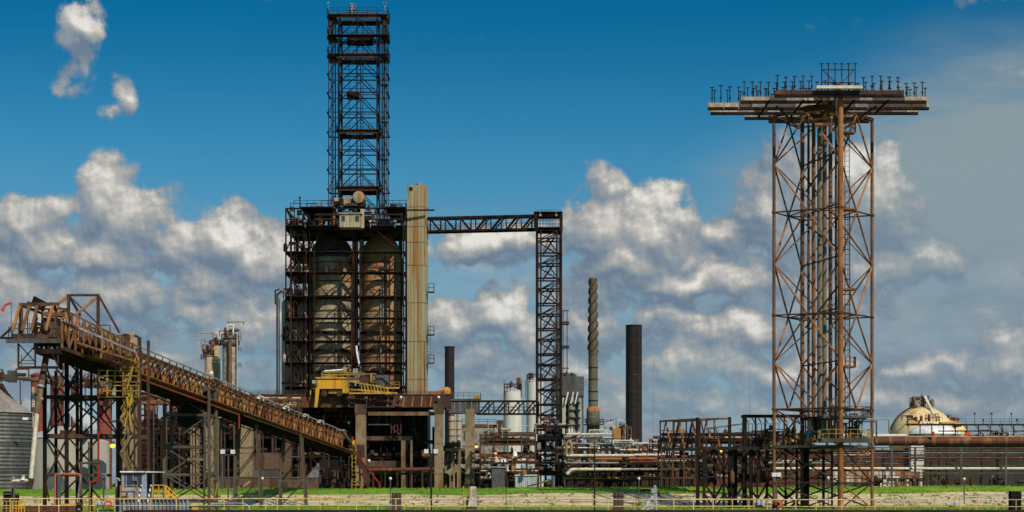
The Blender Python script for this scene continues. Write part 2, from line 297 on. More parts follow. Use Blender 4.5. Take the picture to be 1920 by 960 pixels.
# ---------------------------------------------------------------- mesh builder
def P(px, py, Y):
    return Vector(((px-960)*Y/3840, Y, EYE+(905-py)*Y/3840))
def ZP(py, Y): return EYE+(905-py)*Y/3840
def XP(px, Y): return (px-960)*Y/3840
def rot2(x, y, a): return (x*cos(a)-y*sin(a), x*sin(a)+y*cos(a))
class MB:
    def __init__(s): s.v = []; s.f = []
    def add(s, vs, fs):
        n = len(s.v); s.v += [tuple(v) for v in vs]; s.f += [tuple(i+n for i in f) for f in fs]; return s
    def box(s, c, d, rz=0):
        hx, hy, hz = d[0]/2, d[1]/2, d[2]/2; vs = []
        for z in (-hz, hz):
            for x, y in ((-hx, -hy), (hx, -hy), (hx, hy), (-hx, hy)):
                a, b = rot2(x, y, rz); vs.append((c[0]+a, c[1]+b, c[2]+z))
        return s.add(vs, [(3, 2, 1, 0), (4, 5, 6, 7), (0, 1, 5, 4), (1, 2, 6, 5), (2, 3, 7, 6), (3, 0, 4, 7)])
    def b2(s, x0, x1, y0, y1, z0, z1): return s.box(((x0+x1)/2, (y0+y1)/2, (z0+z1)/2), (abs(x1-x0), abs(y1-y0), abs(z1-z0)))
    def bar(s, p, q, w, h=None, n=4, w2=None):
        p = Vector(p); q = Vector(q); d = q-p
        if d.length < 1e-6: return s
        d.normalize(); up = Vector((0, 0, 1)) if abs(d.z) < .95 else Vector((0, 1, 0))
        a = d.cross(up).normalized(); b = a.cross(d).normalized(); h = h or w; vs = []
        for k, e in enumerate((p, q)):
            f = 1 if k == 0 or w2 is None else w2/w
            for i in range(n):
                t = 2*pi*(i+.5)/n; r = sqrt(.5) if n == 4 else .5
                vs.append(e + a*(cos(t)*w*r*f) + b*(sin(t)*h*r*f))
        fs = [tuple(range(n-1, -1, -1)), tuple(range(n, 2*n))] + [(i, (i+1) % n, n+(i+1) % n, n+i) for i in range(n)]
        return s.add(vs, fs)
    def path(s, pts, w, n=8):
        for a, b in zip(pts, pts[1:]): s.bar(a, b, w, n=n)
        for p in pts[1:-1]: s.ball(p, w*.5, 4, n)
        return s
    def lathe(s, c, prof, n=24):
        vs = []; 
        for r, z in prof:
            for i in range(n):
                t = 2*pi*i/n; vs.append((c[0]+r*cos(t), c[1]+r*sin(t), c[2]+z))
        fs = []
        for k in range(len(prof)-1):
            for i in range(n):
                j = (i+1) % n; fs.append((k*n+i, k*n+j, (k+1)*n+j, (k+1)*n+i))
        fs.append(tuple(range(n-1, -1, -1))); m = (len(prof)-1)*n; fs.append(tuple(range(m, m+n)))
        return s.add(vs, fs)
    def ball(s, c, r, k=6, n=10, sz=1.0):
        return s.lathe(c, [(max(.001, r*sin(pi*i/k)), -r*sz*cos(pi*i/k)) for i in range(k+1)], n)
    def hcyl(s, p, q, r, n=14, cap=.3):
        """horizontal or sloping vessel with dished ends"""
        p = Vector(p); q = Vector(q); d = (q-p).normalized(); L = (q-p).length
        s.bar(p, q, 2*r, n=n); s.bar(p, p-d*r*cap, 2*r, n=n, w2=1.1*r); s.bar(q, q+d*r*cap, 2*r, n=n, w2=1.1*r); return s
    def rail(s, pts, h=1.1, w=.055, step=1.8, kick=False):
        for a, b in zip(pts, pts[1:]):
            a = Vector(a); b = Vector(b); n = max(1, round((b-a).length/step)); U = Vector((0, 0, 1))
            s.bar(a+U*h, b+U*h, w); s.bar(a+U*h*.52, b+U*h*.52, w)
            for i in range(n+1):
                p = a.lerp(b, i/n); s.bar(p, p+U*h, w)
        return s
    def ladder(s, p, q, w=.5, cage=True, t=.07):
        p = Vector(p); q = Vector(q); 
        for o in (-w/2, w/2): s.bar(p+Vector((o, 0, 0)), q+Vector((o, 0, 0)), t)
        n = max(2, int((q-p).length/.6))
        for i in range(n+1):
            c = p.lerp(q, i/n); s.bar(c-Vector((w/2, 0, 0)), c+Vector((w/2, 0, 0)), t*.6)
        if cage:
            for i in range(0, n+1, 3):
                c = p.lerp(q, i/n)
                ring = [c+Vector((w*.75*cos(a), -w*.2-w*.8*sin(a), 0)) for a in (0, pi/4, pi/2, 3*pi/4, pi)]
                for u, v in zip(ring, ring[1:]): s.bar(u, v, t*.7)
            for a in (pi/4, pi/2, 3*pi/4):
                o = Vector((w*.75*cos(a), -w*.2-w*.8*sin(a), 0)); s.bar(p+o, q+o, t*.5)
        return s
    def stairs(s, p, q, w=.9, dirn=(0, 1, 0)):
        d = Vector(dirn)*w/2
        for o in (-d, d):
            s.bar(Vector(p)+o, Vector(q)+o, .10, .28); s.bar(Vector(p)+o+Vector((0, 0, 1)), Vector(q)+o+Vector((0, 0, 1)), .07)
            for i in range(4):
                c = Vector(p).lerp(Vector(q), i/3)+o; s.bar(c, c+Vector((0, 0, 1)), .05)
        n = max(3, int(abs(q[2]-p[2])/.28))
        for i in range(n):
            c = Vector(p).lerp(Vector(q), (i+.5)/n); s.bar(c-d, c+d, .25, .05)
        return s
    def build(s, name, mat, parent=None, smooth=False, label=None):
        me = bpy.data.meshes.new(name)
        off = parent_off(parent)
        me.from_pydata([(x-off[0], y-off[1], z-off[2]) for x, y, z in s.v], [], s.f)
        me.materials.append(MATS[mat]); me.update()
        if smooth:
            me.polygons.foreach_set('use_smooth', [True]*len(me.polygons))
            try: me.set_sharp_from_angle(angle=R(40))
            except Exception: pass
        o = bpy.data.objects.new(name, me); col.objects.link(o)
        if parent is not None: o.parent = parent
        if label: o['label'] = label
        return o
OFF = {}
def parent_off(p):
    x = Vector((0, 0, 0))
    while p is not None: x = x+Vector(p.location); p = p.parent
    return x
def thing(name, label, cat, loc, group=None):
    o = bpy.data.objects.new(name, None); col.objects.link(o); o.location = loc; o.empty_display_size = .5
    o['label'] = label; o['category'] = cat; o['kind'] = 'thing'
    if group: o['group'] = group
    return o
def tag(o, label, cat, group=None):
    o['kind'] = 'thing'
    o['label'] = label; o['category'] = cat
    if group: o['group'] = group
    return o
def struct(name, mb, mat, kind='structure', smooth=False):
    o = mb.build(name, mat, None, smooth); o['kind'] = kind; return o
def single(name, mb, mat, label, cat, base, group=None, smooth=False):
    """a thing that is one mesh, its origin at its base"""
    o = mb.build(name, mat, None, smooth)
    b = Vector(base); me = o.data; me.transform(Matrix.Translation(-b)); o.location = b
    return tag(o, label, cat, group)
def copy_tree(o, loc, label=None, parent=None):
    c = o.copy(); col.objects.link(c); c.parent = parent
    if loc is not None: c.location = loc
    if label: c['label'] = label
    for ch in [x for x in bpy.data.objects if x.parent == o]: copy_tree(ch, None, None, c)
    return c
def part(par, name, mat, fn, smooth=False, label=None):
    m = MB(); fn(m); return m.build(name, mat, par, smooth, label)
def bars(par, name, mat, segs, w, n=4):
    """each member a part of its own"""
    for a, b in segs:
        m = MB(); m.bar(a, b, w, n=n); m.build(name, mat, par)
def mbars(par, name, mat, segs, w, n=4, h=None):
    for a, b in segs: MB().bar(a, b, w, h, n=n).build(name, mat, par)
# ---------------------------------------------------------------- ground, levee, paths, dock, water
GR = .72                                    # ground on the river side
prof = [(172, -5.0), (178, .3), (200, .62), (283, .80), (287.5, 1.45)]
L_CREST = [(292.6, 2.42), (300, 3.14), (308, 3.22), (316, 2.6), (335, .1), (360, 0), (700, 0), (9000, 0)]
def lift(x):                                # the crest rises a little towards the right
    return .25*max(-1, min(1, x/70))+.05*sin(x*.11)+.04*sin(x*.31)
def land_z(y, x):
    pts = prof+L_CREST
    for (a, za), (b, zb) in zip(pts, pts[1:]):
        if a <= y <= b:
            z = za+(zb-za)*(y-a)/(b-a); break
    else: z = 0
    f = max(0, min(1, (y-285)/8))*max(0, min(1, (340-y)/25)); return z+lift(x)*f
m = MB(); ys = [p[0] for p in prof+L_CREST]; ys = sorted(set(ys+[190, 215, 230, 245, 260, 270, 278, 285, 290, 296, 304, 312, 325]))
xs = [-6000, -1500, -400]+[-160+4*i for i in range(81)]+[400, 1500, 6000]
vs = [(x, y, land_z(y, x)) for y in ys for x in xs]; nx = len(xs)
m.add(vs, [(j*nx+i, j*nx+i+1, (j+1)*nx+i+1, (j+1)*nx+i) for j in range(len(ys)-1) for i in range(nx-1)])
struct('ground', m, 'grass', smooth=True)
def strip(name, mat, edges, dz=.006, kind='structure'):
    """edges: list of (x, y_near, y_far); lies just above the land"""
    m = MB(); k = 6; vs = []
    for x, a, b in edges:
        for i in range(k+1):
            y = a+(b-a)*i/k; vs.append((x, y, land_z(y, x)+dz))
    m.add(vs, [(j*(k+1)+i, (j+1)*(k+1)+i, (j+1)*(k+1)+i+1, j*(k+1)+i+1) for j in range(len(edges)-1) for i in range(k)])
    return struct(name, m, mat, kind)
rr = random.Random(3)
# concrete revetment on the river face of the levee
ed = []
for i in range(0, 121):
    x = -120+2*i; ed.append((x, 280.6+.9*sin(x*.13)+rr.uniform(-.3, .3)+(1.5 if x < -20 else 0), 292.2+.35*sin(x*.21)+rr.uniform(-.12, .12)))
ed = [(-400, 281, 292)]+ed+[(400, 281, 292)]
strip('revetment', 'revetment', ed, .03)
strip('path', 'gravel', [(x, 262-.22*(x-10)+1.2*sin(x*.2)*0, 266.5-.12*(x-10)) for x in (-12, -6, 0, 6, 12)]+[(20, 262, 267.5), (30, 263, 268.5), (38, 266, 271), (46, 269, 273)], .02)
strip('path', 'gravel', [(46, 274.5, 277.6), (54, 274, 278), (62, 273, 277), (70, 272.5, 277), (80, 272, 276.5), (95, 271, 276), (140, 270, 275)], .016)
# tufts of grass and weeds in the joints of the revetment and along its edges
m = MB()
for i in range(1700):
    k = rr.random()
    if k < .45: y = rr.choice([283.2, 285.6, 288.0, 290.4])+rr.gauss(0, .35); x = rr.uniform(-80, 85)
    elif k < .72: x = round(rr.uniform(-80, 85)/6)*6+rr.gauss(0, .5); y = rr.uniform(281, 292)
    elif k < .88: x = rr.uniform(-80, 85); y = 292.4+rr.uniform(-.5, .4)
    else: x = rr.uniform(52, 85); y = rr.uniform(284, 291)
    h = rr.uniform(.08, .30)*(1.5 if rr.random() < .12 else 1); z = land_z(y, x)
    for q in range(5):
        a = rr.uniform(0, 2*pi); w = rr.uniform(.05, .16); ox, oy = rr.gauss(0, .25), rr.gauss(0, .2)
        m.add([(x+ox-w*cos(a), y+oy-w*sin(a), z-.02), (x+ox+w*cos(a), y+oy+w*sin(a), z-.02), (x+ox+rr.gauss(0, .10), y+oy+rr.gauss(0, .1), z+h*rr.uniform(.6, 1))], [(0, 1, 2)])
struct('grass', m, 'grass', 'stuff')
m = MB()
for i in range(9000):
    x = rr.uniform(-80, 85); y = rr.choice([rr.uniform(240, 281), rr.uniform(292.5, 309)]); z = land_z(y, x); h = rr.uniform(.08, .26)
    a = rr.uniform(0, pi); w = rr.uniform(.05, .2)
    m.add([(x-w*cos(a), y-w*sin(a), z-.02), (x+w*cos(a), y+w*sin(a), z-.02), (x+rr.gauss(0, .08), y, z+h)], [(0, 1, 2)])
struct('grass', m, 'grass', 'stuff')
m = MB(); m.add([(-6000, -6000, -3.2), (6000, -6000, -3.2), (6000, 174.5, -3.2), (-6000, 174.5, -3.2)], [(0, 1, 2, 3)]); struct('water', m, 'water')
# far treeline behind the plant
m = MB()
for i in range(1500):
    x = rr.uniform(-800, 800); y = rr.uniform(1900, 1960); r = rr.uniform(4, 9); h = rr.uniform(3, 8)+2*sin(x*.02)
    a = rr.uniform(0, pi)
    m.lathe((x, y, -1), [(r*.5, 0), (r, h*.4), (r*.8, h*.75), (r*.25, h)], 6)
struct('treeline', m, 'treeline', 'stuff')
# ================================================================ the coker: derrick, frame, drums, shaft, bridge, lift tower
def clutter(par, x0, x1, y0, y1, z, hmax, n, seed, mats=('brown_steel', 'dark_steel', 'vessel_tan', 'pipe_grey', 'rust_steel'), big=1.0):
    """machinery on a floor: vessels, pipe runs, cabinets, valve stands - each a part of its own"""
    r = random.Random(seed)
    for i in range(n):
        x = r.uniform(x0, x1); y = r.uniform(y0, y1); k = r.random(); mt = r.choice(mats); h = r.uniform(.35, 1)*hmax
        m = MB()
        if k < .25:
            rad = r.uniform(.25, .55)*big; m.lathe((x, y, z), [(rad, 0), (rad, h*.8), (rad*.6, h*.92), (.05, h)], 12); m.bar((x, y, z+h*.9), (x, y, z+h*1.15), .14, n=6); nm = 'vessel'
        elif k < .45:
            L = r.uniform(.8, 2.2)*big; rad = r.uniform(.22, .5)*big; zz = z+rad+r.uniform(.2, .6)*h
            m.hcyl((x-L/2, y, zz), (x+L/2, y, zz), rad, 12); m.box((x-L/3, y, (z+zz)/2), (.15, rad, zz-z)); m.box((x+L/3, y, (z+zz)/2), (.15, rad, zz-z)); nm = 'drum'
        elif k < .8:
            w = r.choice((.12, .16, .22, .3))*big; L = r.uniform(-3.5, 3.5); zz = z+h
            m.path([(x, y, z), (x, y, zz), (x+L, y, zz), (x+L, y, z+r.uniform(0, h*.5))], w, 7); m.box((x, y, z+h*.4), (w*2.2, w*2.2, w*.7)); nm = 'pipe'
        else:
            w = r.uniform(.5, 1.3)*big; m.box((x, y, z+h*.3), (w, .7, h*.6)); m.box((x, y, z+h*.61), (w*1.1, .8, h*.04)); m.box((x+w*.2, y-.37, z+h*.32), (w*.3, .05, h*.3)); nm = 'cabinet'
        m.build(nm, mt, par, nm in ('vessel', 'drum', 'pipe'))
YC = 400.0; S4 = YC/3840
def cx(px, Y=YC): return (px-960)*Y/3840
# ---- derrick tower
lev = [31, 69, 105, 138, 173, 210, 247, 281, 317, 354, 390]
DK = thing('derrick_tower', 'tall dark steel lattice derrick rising above the two coke drums', 'tower', (cx(671), 403, ZP(428, 400)))
yf, yb = 400.0, 406.5
zt, zb = ZP(24, 400), ZP(428, 400)
for px, y in ((636, yf), (707, yf), (636, yb), (707, yb)):
    part(DK, 'leg', 'black_steel', lambda m: m.bar((cx(px), y, zb), (cx(px), y, zt), .29))
for px, w in ((616, .15), (624, .24), (629, .12), (717.5, .24), (724.5, .15), (711, .1)):
    for y in (yf+.3, yb-.6):
        part(DK, 'guide_column', 'black_steel', lambda m: m.bar((cx(px), y, zb if w < .3 else ZP(415, 400)), (cx(px), y, zt-1.2), w))
for i, py in enumerate(lev):
    z = ZP(py, 400); thick = i in (0, 2, 6, 9)
    m = MB()
    for y in (yf, yb):
        m.bar((cx(636), y, z), (cx(707), y, z), .2 if not thick else .4, .22 if not thick else .7)
        m.bar((cx(613), y, z), (cx(727), y, z), .12 if not thick else .2, .12 if not thick else .25)
        m.bar((cx(640), y, z+.75), (cx(703), y, z+.75), .12)
    for px in (613.5, 636, 707, 726.5): m.bar((cx(px), yf, z), (cx(px), yb, z), .22)
    m.build('ring_beam', 'dark_rust' if thick else 'black_steel', DK)
    if i in (0, 1, 2, 6, 9):
        m = MB(); e = 0 if i not in (0,) else 1
        a = 614 if i < 3 else 630; b = 727 if i < 3 else 712
        m.b2(cx(a), cx(b), yf-.6, yf+1.4, z+.30, z+.42); m.b2(cx(a), cx(b), yb-1, yb+.6, z+.30, z+.42)
        m.b2(cx(a), cx(a)+1.6, yf+1.4, yb-1, z+.30, z+.42); m.b2(cx(b)-1.6, cx(b), yf+1.4, yb-1, z+.30, z+.42)
        o = m.build('platform', 'dark_steel', DK)
        m = MB(); m.rail([(cx(a), yf-.6, z+.42), (cx(b), yf-.6, z+.42), (cx(b), yb+.6, z+.42), (cx(a), yb+.6, z+.42), (cx(a), yf-.6, z+.42)], 1.15, .075, 1.9)
        m.build('railing', 'black_steel', o)
for i in range(len(lev)-1):
    z0, z1 = ZP(lev[i], 400)-.2, ZP(lev[i+1], 400)+.2
    for y in (yf, yb):
        mbars(DK, 'brace', 'black_steel', [((cx(672), y, z0), (cx(638), y, z1)), ((cx(672), y, z0), (cx(705), y, z1))], .17)
    for px in (636, 707):
        mbars(DK, 'brace', 'black_steel', [((cx(px), yf, z1), (cx(px), (yf+yb)/2, z0)), ((cx(px), (yf+yb)/2, z0), (cx(px), yb, z1))], .14)
    mbars(DK, 'tie', 'black_steel', [((cx(616.5), yf+.3, z1), (cx(624), yb-.6, z0)), ((cx(717), yf+.3, z0), (cx(724.5), yb-.6, z1))], .12)
part(DK, 'drill_rod', 'black_steel', lambda m: [m.bar((cx(667), 403, ZP(360, 400)), (cx(667), 403, zt), .24, n=8), m.bar((cx(674), 403.4, ZP(390, 400)), (cx(674), 403.4, ZP(100, 400)), .2, n=8)])
part(DK, 'drill_rod', 'black_steel', lambda m: [m.bar((cx(679), 402, ZP(360, 400)), (cx(679), 402, zt), .14, n=8), m.bar((cx(653), 402, ZP(360, 400)), (cx(653), 402, ZP(60, 400)), .12, n=8)])
part(DK, 'crown_block', 'black_steel', lambda m: [m.box((cx(673), 403, ZP(71, 400)), (5, 2, 1.5)), m.box((cx(660), 403, ZP(174, 400)), (2.4, 1.6, 1.4)), m.bar((cx(650), 402, ZP(170, 400)), (cx(672), 402, ZP(177, 400)), .5)])
part(DK, 'sheave_frame', 'galvanized', lambda m: [m.rail([(cx(654), 402, zt+.3), (cx(664), 402, zt+.3), (cx(664), 404, zt+.3), (cx(654), 404, zt+.3), (cx(654), 402, zt+.3)], 1.9, .13, .6), m.box((cx(659), 403, zt+.8), (.9, .9, 1.1))])
for px in (619, 721): part(DK, 'winch', 'dark_rust', lambda m: [m.box((cx(px), yf+1, ZP(42, 400)), (.9, 1.2, 1.1)), m.box((cx(px), yf+1, ZP(60, 400)), (.7, 1, 1.6)), m.bar((cx(px), yf+1, ZP(40, 400)), (cx(px), yf+1, ZP(68, 400)), .3)])
for px in (616, 721.5, 723): part(DK, 'floodlight', 'galvanized', lambda m: [m.bar((cx(px), yf-.4, zt+.4), (cx(px), yf-.4, zt+1.7), .08), m.box((cx(px), yf-.5, zt+1.8), (.4, .4, .3))])
m = MB(); m.ladder((cx(718), yf-.1, ZP(385, 400)), (cx(718), yf-.1, ZP(225, 400)), .6); m.build('ladder', 'black_steel', DK)
for py in (300, 230, 160): part(DK, 'landing', 'dark_steel', lambda m: [m.box((cx(721), yf-.3, ZP(py, 400)), (1.6, 1.4, .15)), m.rail([(cx(713.5), yf-1, ZP(py, 400)), (cx(728), yf-1, ZP(py, 400))], 1.1, .07, 1)])
# ---- coker frame
CF = thing('coker_structure', 'dark open steel frame of many floors standing around two coke drums', 'steel structure', (cx(650), 402, 0))
F0, F1 = 393.0, 411.0
DECKZ = ZP(742, 392)
cols = [(536, .26), (552, .18), (570, .3), (581, .16), (663, .5), (669, .2), (753, .3), (761, .22)]
for px, w in cols:
    for y, k in ((F0, 1), (F1, .8)):
        part(CF, 'column', 'black_steel', lambda m: m.bar((cx(px, F0), y, 0), (cx(px, F0), y, ZP(391 if px < 760 else 382, F0)), w*k))
for px in (536, 570, 663, 757): part(CF, 'column', 'black_steel', lambda m: m.bar((cx(px, F0), 402, 0), (cx(px, F0), 402, ZP(392, F0)), .4))
flo = [(391, .26, 0), (428, .75, 1), (474, .28, 1), (513, .40, 1), (558, .34, 1), (598, .30, 1), (641, .30, 1), (682, .34, 1), (727, .4, 1)]
for i, (py, h, fl) in enumerate(flo):
    z = ZP(py, F0); m = MB()
    for y in (F0, F1): m.bar((cx(536, F0), y, z), (cx(762, F0), y, z), .3, h)
    for px in (536, 570, 663, 757): m.bar((cx(px, F0), F0, z), (cx(px, F0), F1, z), .28, h*.8)
    m.build('floor_beam', 'black_steel', CF)
    m = MB()
    if i in (1,): m.b2(cx(536, F0), cx(762, F0), F0-.9, F1+1, z+h/2+.01, z+h/2+.15)
    elif i: 
        m.b2(cx(536, F0), cx(580, F0), F0-.8, F1, z+h/2+.01, z+h/2+.12); m.b2(cx(580, F0), cx(762, F0), F0-.5, F0+.5, z+h/2+.01, z+h/2+.12)
    else: m.b2(cx(562, F0), cx(625, F0), F0-1, F1, z+h/2, z+h/2+.12); m.b2(cx(722, F0), cx(762, F0), F0-1, F1, z+h/2, z+h/2+.12)
    if i: 
        o = m.build('walkway', 'dark_steel', CF)
        m = MB(); ya = F0-1.3 if i == 1 else F0-.75
        m.rail([(cx(537, F0), ya+.05, z+h/2+.12), (cx(581, F0), ya+.05, z+h/2+.12)], 1.1, .07, 1.3)
        m.rail([(cx(582, F0), F0-.45, z+h/2+.12), (cx(761, F0), F0-.45, z+h/2+.12)], 1.1, .07, 1.6); m.build('railing', 'black_steel', o)
    else:
        o = m.build('walkway', 'dark_steel', CF); m = MB()
        for aa, bb, yy in ((552, 628, F0-.9), (712, 763, F0-.9), (562, 760, F1-.1)):
            m = MB(); m.rail([(cx(aa, F0), yy, z+.25), (cx(bb, F0), yy, z+.25)], 1.2, .08, 1.2); m.build('railing', 'black_steel', o)
br = []
pys = [f[0] for f in flo]
for j, (a, b) in enumerate([(2, 3), (3, 4), (4, 5), (5, 6), (6, 7), (7, 8)]):
    za, zb_ = ZP(pys[a], F0), ZP(pys[b], F0)
    for l, c, r_ in ((582, 617, 663), (669, 706, 752)):
        if j % 2 == 0 and j < 2: s_ = [((cx(r_, F0), F0, za), (cx(c, F0), F0, zb_)), ((cx(r_, F0), F0, za), (cx(c+18, F0), F0, zb_))]
        elif j % 2 == 1: s_ = [((cx(l, F0), F0, za-.2), (cx(c, F0), F0, zb_)), ((cx(r_, F0), F0, za-.2), (cx(c, F0), F0, zb_))]
        else: s_ = [((cx(c, F0), F0, za), (cx(l, F0), F0, zb_)), ((cx(c, F0), F0, za), (cx(r_, F0), F0, zb_))]
        br.append(s_)
for s_ in br: mbars(CF, 'brace', 'black_steel', s_, .19)
for a, b in zip(pys[1:], pys[2:]):
    za, zb_ = ZP(a, F0)-.3, ZP(b, F0)+.3
    mbars(CF, 'brace', 'black_steel', [((cx(537, F0), F0, zb_), (cx(552, F0), F0, za)), ((cx(553, F0), F0, za), (cx(569, F0), F0, zb_))], .17)
    mbars(CF, 'brace', 'black_steel', [((cx(571, F0), F0+8, zb_), (cx(581, F0), F0+8, za)), ((cx(571, F0), F0+8, za), (cx(581, F0), F0+8, zb_)), ((cx(664, F0), F0+9, zb_), (cx(675, F0), F0+9, za)), ((cx(664, F0), F0+9, za), (cx(675, F0), F0+9, zb_)), ((cx(754, F0), F0+9, zb_), (cx(761, F0), F0+9, za))], .2)
mbars(CF, 'brace', 'black_steel', [((cx(536, F0), F0, ZP(391, F0)), (cx(552, F0), F0, ZP(426, F0))), ((cx(570, F0), F0, ZP(391, F0)), (cx(590, F0), F0, ZP(426, F0))), ((cx(663, F0), F0+.2, ZP(432, F0)), (cx(628, F0), F0+.2, ZP(472, F0))), ((cx(705, F0), F0+.2, ZP(432, F0)), (cx(750, F0), F0+.2, ZP(468, F0)))], .24)
# stairs on the left bay and pipes climbing the frame
for i, (a, b) in enumerate(zip(pys[1:], pys[2:])):
    m = MB(); x0, x1 = (539, 566) if i % 2 else (566, 539)
    m.stairs((cx(x0, F0), F0+2.5, ZP(b, F0)+.3), (cx(x1, F0), F0+2.5, ZP(a, F0)+.3), .8); m.build('stair_flight', 'dark_steel', CF)
for px, y, w, t_, b_ in ((546, F0-.9, .28, 430, 740), (558, F0+1, .22, 400, 740), (563, F0+6, .5, 395, 740), (575, F0-1, .18, 440, 740), (586, F0+10, .6, 430, 740), (658, F0+10, .5, 430, 700), (672, F0+8, .8, 440, 740), (675, F0-.8, .2, 470, 720), (745, F0+9, .5, 430, 740), (757, F0-.9, .3, 420, 740), (742, F0-1, .2, 520, 660), (590, F0-1, .2, 470, 740), (660, F0-1, .25, 520, 740)):
    part(CF, 'riser_pipe', 'dark_steel' if w < .5 else 'pipe_grey' if px in (586, 672) else 'brown_steel', lambda m: m.bar((cx(px, F0), y, ZP(b_, F0)), (cx(px, F0), y, ZP(t_, F0)), w, n=8), True)
clutter(CF, cx(540), cx(632), F0, F0+12, ZP(424, F0), 3.2, 34, 11)
clutter(CF, cx(683), cx(758), F0, F0+12, ZP(424, F0), 3.0, 28, 12)
clutter(CF, cx(540), cx(578), F0, F0+12, ZP(510, F0), 3.2, 8, 13)
clutter(CF, cx(540), cx(578), F0, F0+12, ZP(553, F0), 3.2, 8, 14)
clutter(CF, cx(540), cx(578), F0, F0+12, ZP(470, F0), 3.2, 8, 15)
clutter(CF, cx(626), cx(664), F0, F0+5, ZP(385, F0), 1.6, 9, 16)
for k_, (zz, n_) in enumerate(((598, 7), (641, 7), (682, 6))): clutter(CF, cx(540), cx(576), F0-.5, F0+12, ZP(zz-3, F0), 3.4, n_, 30+k_)
clutter(CF, cx(592), cx(660), F0-.3, F0+.4, ZP(511, F0), 1.6, 4, 41, ('dark_steel', 'brown_steel', 'black_steel')); clutter(CF, cx(680), cx(745), F0-.3, F0+.4, ZP(511, F0), 1.6, 4, 42, ('dark_steel', 'brown_steel', 'rust_steel'))
part(CF, 'beam', 'dark_steel', lambda m: [m.bar((cx(590, F0), F0, ZP(y_, F0)), (cx(755, F0), F0, ZP(y_, F0)), .2, .3) for y_ in (402, 411)])
clutter(CF, cx(545), cx(760), F0+2, F0+14, ZP(388, F0), 1.6, 26, 17, ('dark_steel', 'black_steel', 'brown_steel'))
part(CF, 'hook_beam', 'black_steel', lambda m: [m.bar((cx(760), F0, ZP(394, F0)), (cx(817), F0, ZP(394, F0)), .3), ])
part(CF, 'mast', 'black_steel', lambda m: [m.bar((cx(569), F0, ZP(392, F0)), (cx(569), F0, ZP(372, F0)), .12), m.box((cx(569), F0, ZP(371, F0)), (.35, .3, .4))])
for px in (580, 640, 700, 745): part(CF, 'floodlight', 'galvanized', lambda m: [m.bar((cx(px), F0-1, ZP(428, F0)), (cx(px), F0-1, ZP(417, F0)), .1), m.box((cx(px), F0-1.1, ZP(416, F0)), (.5, .4, .35))])
# side piping left of the frame
PL = thing('side_pipe_column', 'tan looped pipe running down the left edge of the coker frame', 'pipe', (cx(529), 392, 0))
part(PL, 'pipe', 'grey_brown', lambda m: m.path([(cx(529), 392, 2), (cx(529), 392, ZP(552, 392)), (cx(536), 392, ZP(546, 392)), (cx(545), 392, ZP(549, 392))], .5, 8), True)
part(PL, 'loop', 'black_steel', lambda m: m.path([(cx(525), 392, ZP(571, 392)), (cx(525), 392, ZP(545, 392)), (cx(533), 392, ZP(542, 392))], .28, 8), True)
part(PL, 'pipe', 'dark_steel', lambda m: m.bar((cx(533), 392, 2), (cx(533), 392, ZP(560, 392)), .18, n=8), True)
for i, (px, top, w, mt) in enumerate(((541, 560, 1.35, 'vessel_tan'), (562, 563, 1.55, 'vessel_tan'), (550, 585, .8, 'pipe_grey'))):
    z0, z1 = 3, ZP(top, 400); r_ = w
    V = thing('process_vessel', ('slim tan vessel at the left edge of the coker frame', 'wider tan vessel just left of the blackened coke drum', 'narrow grey vessel between two tan ones in the coker frame')[i], 'vessel', (cx(px), 400, z0), 'tan vessels in the left bay of the coker frame')
    part(V, 'shell', mt, lambda m: m.lathe((cx(px), 400, z0), [(r_, 0), (r_, z1-z0-.8), (r_*.75, z1-z0-.2), (.1, z1-z0)], 20), True)
    part(V, 'nozzle', 'salmon_paint' if i == 1 else 'dark_steel', lambda m: m.bar((cx(px), 400, z1-.1), (cx(px), 400, z1+1.4), .4, n=8), True)
    for k in range(3): part(V, 'hoop', 'dark_steel', lambda m: m.lathe((cx(px), 400, z0+(z1-z0)*(.3+.25*k)), [(r_+.08, 0), (r_+.08, .25)], 20))
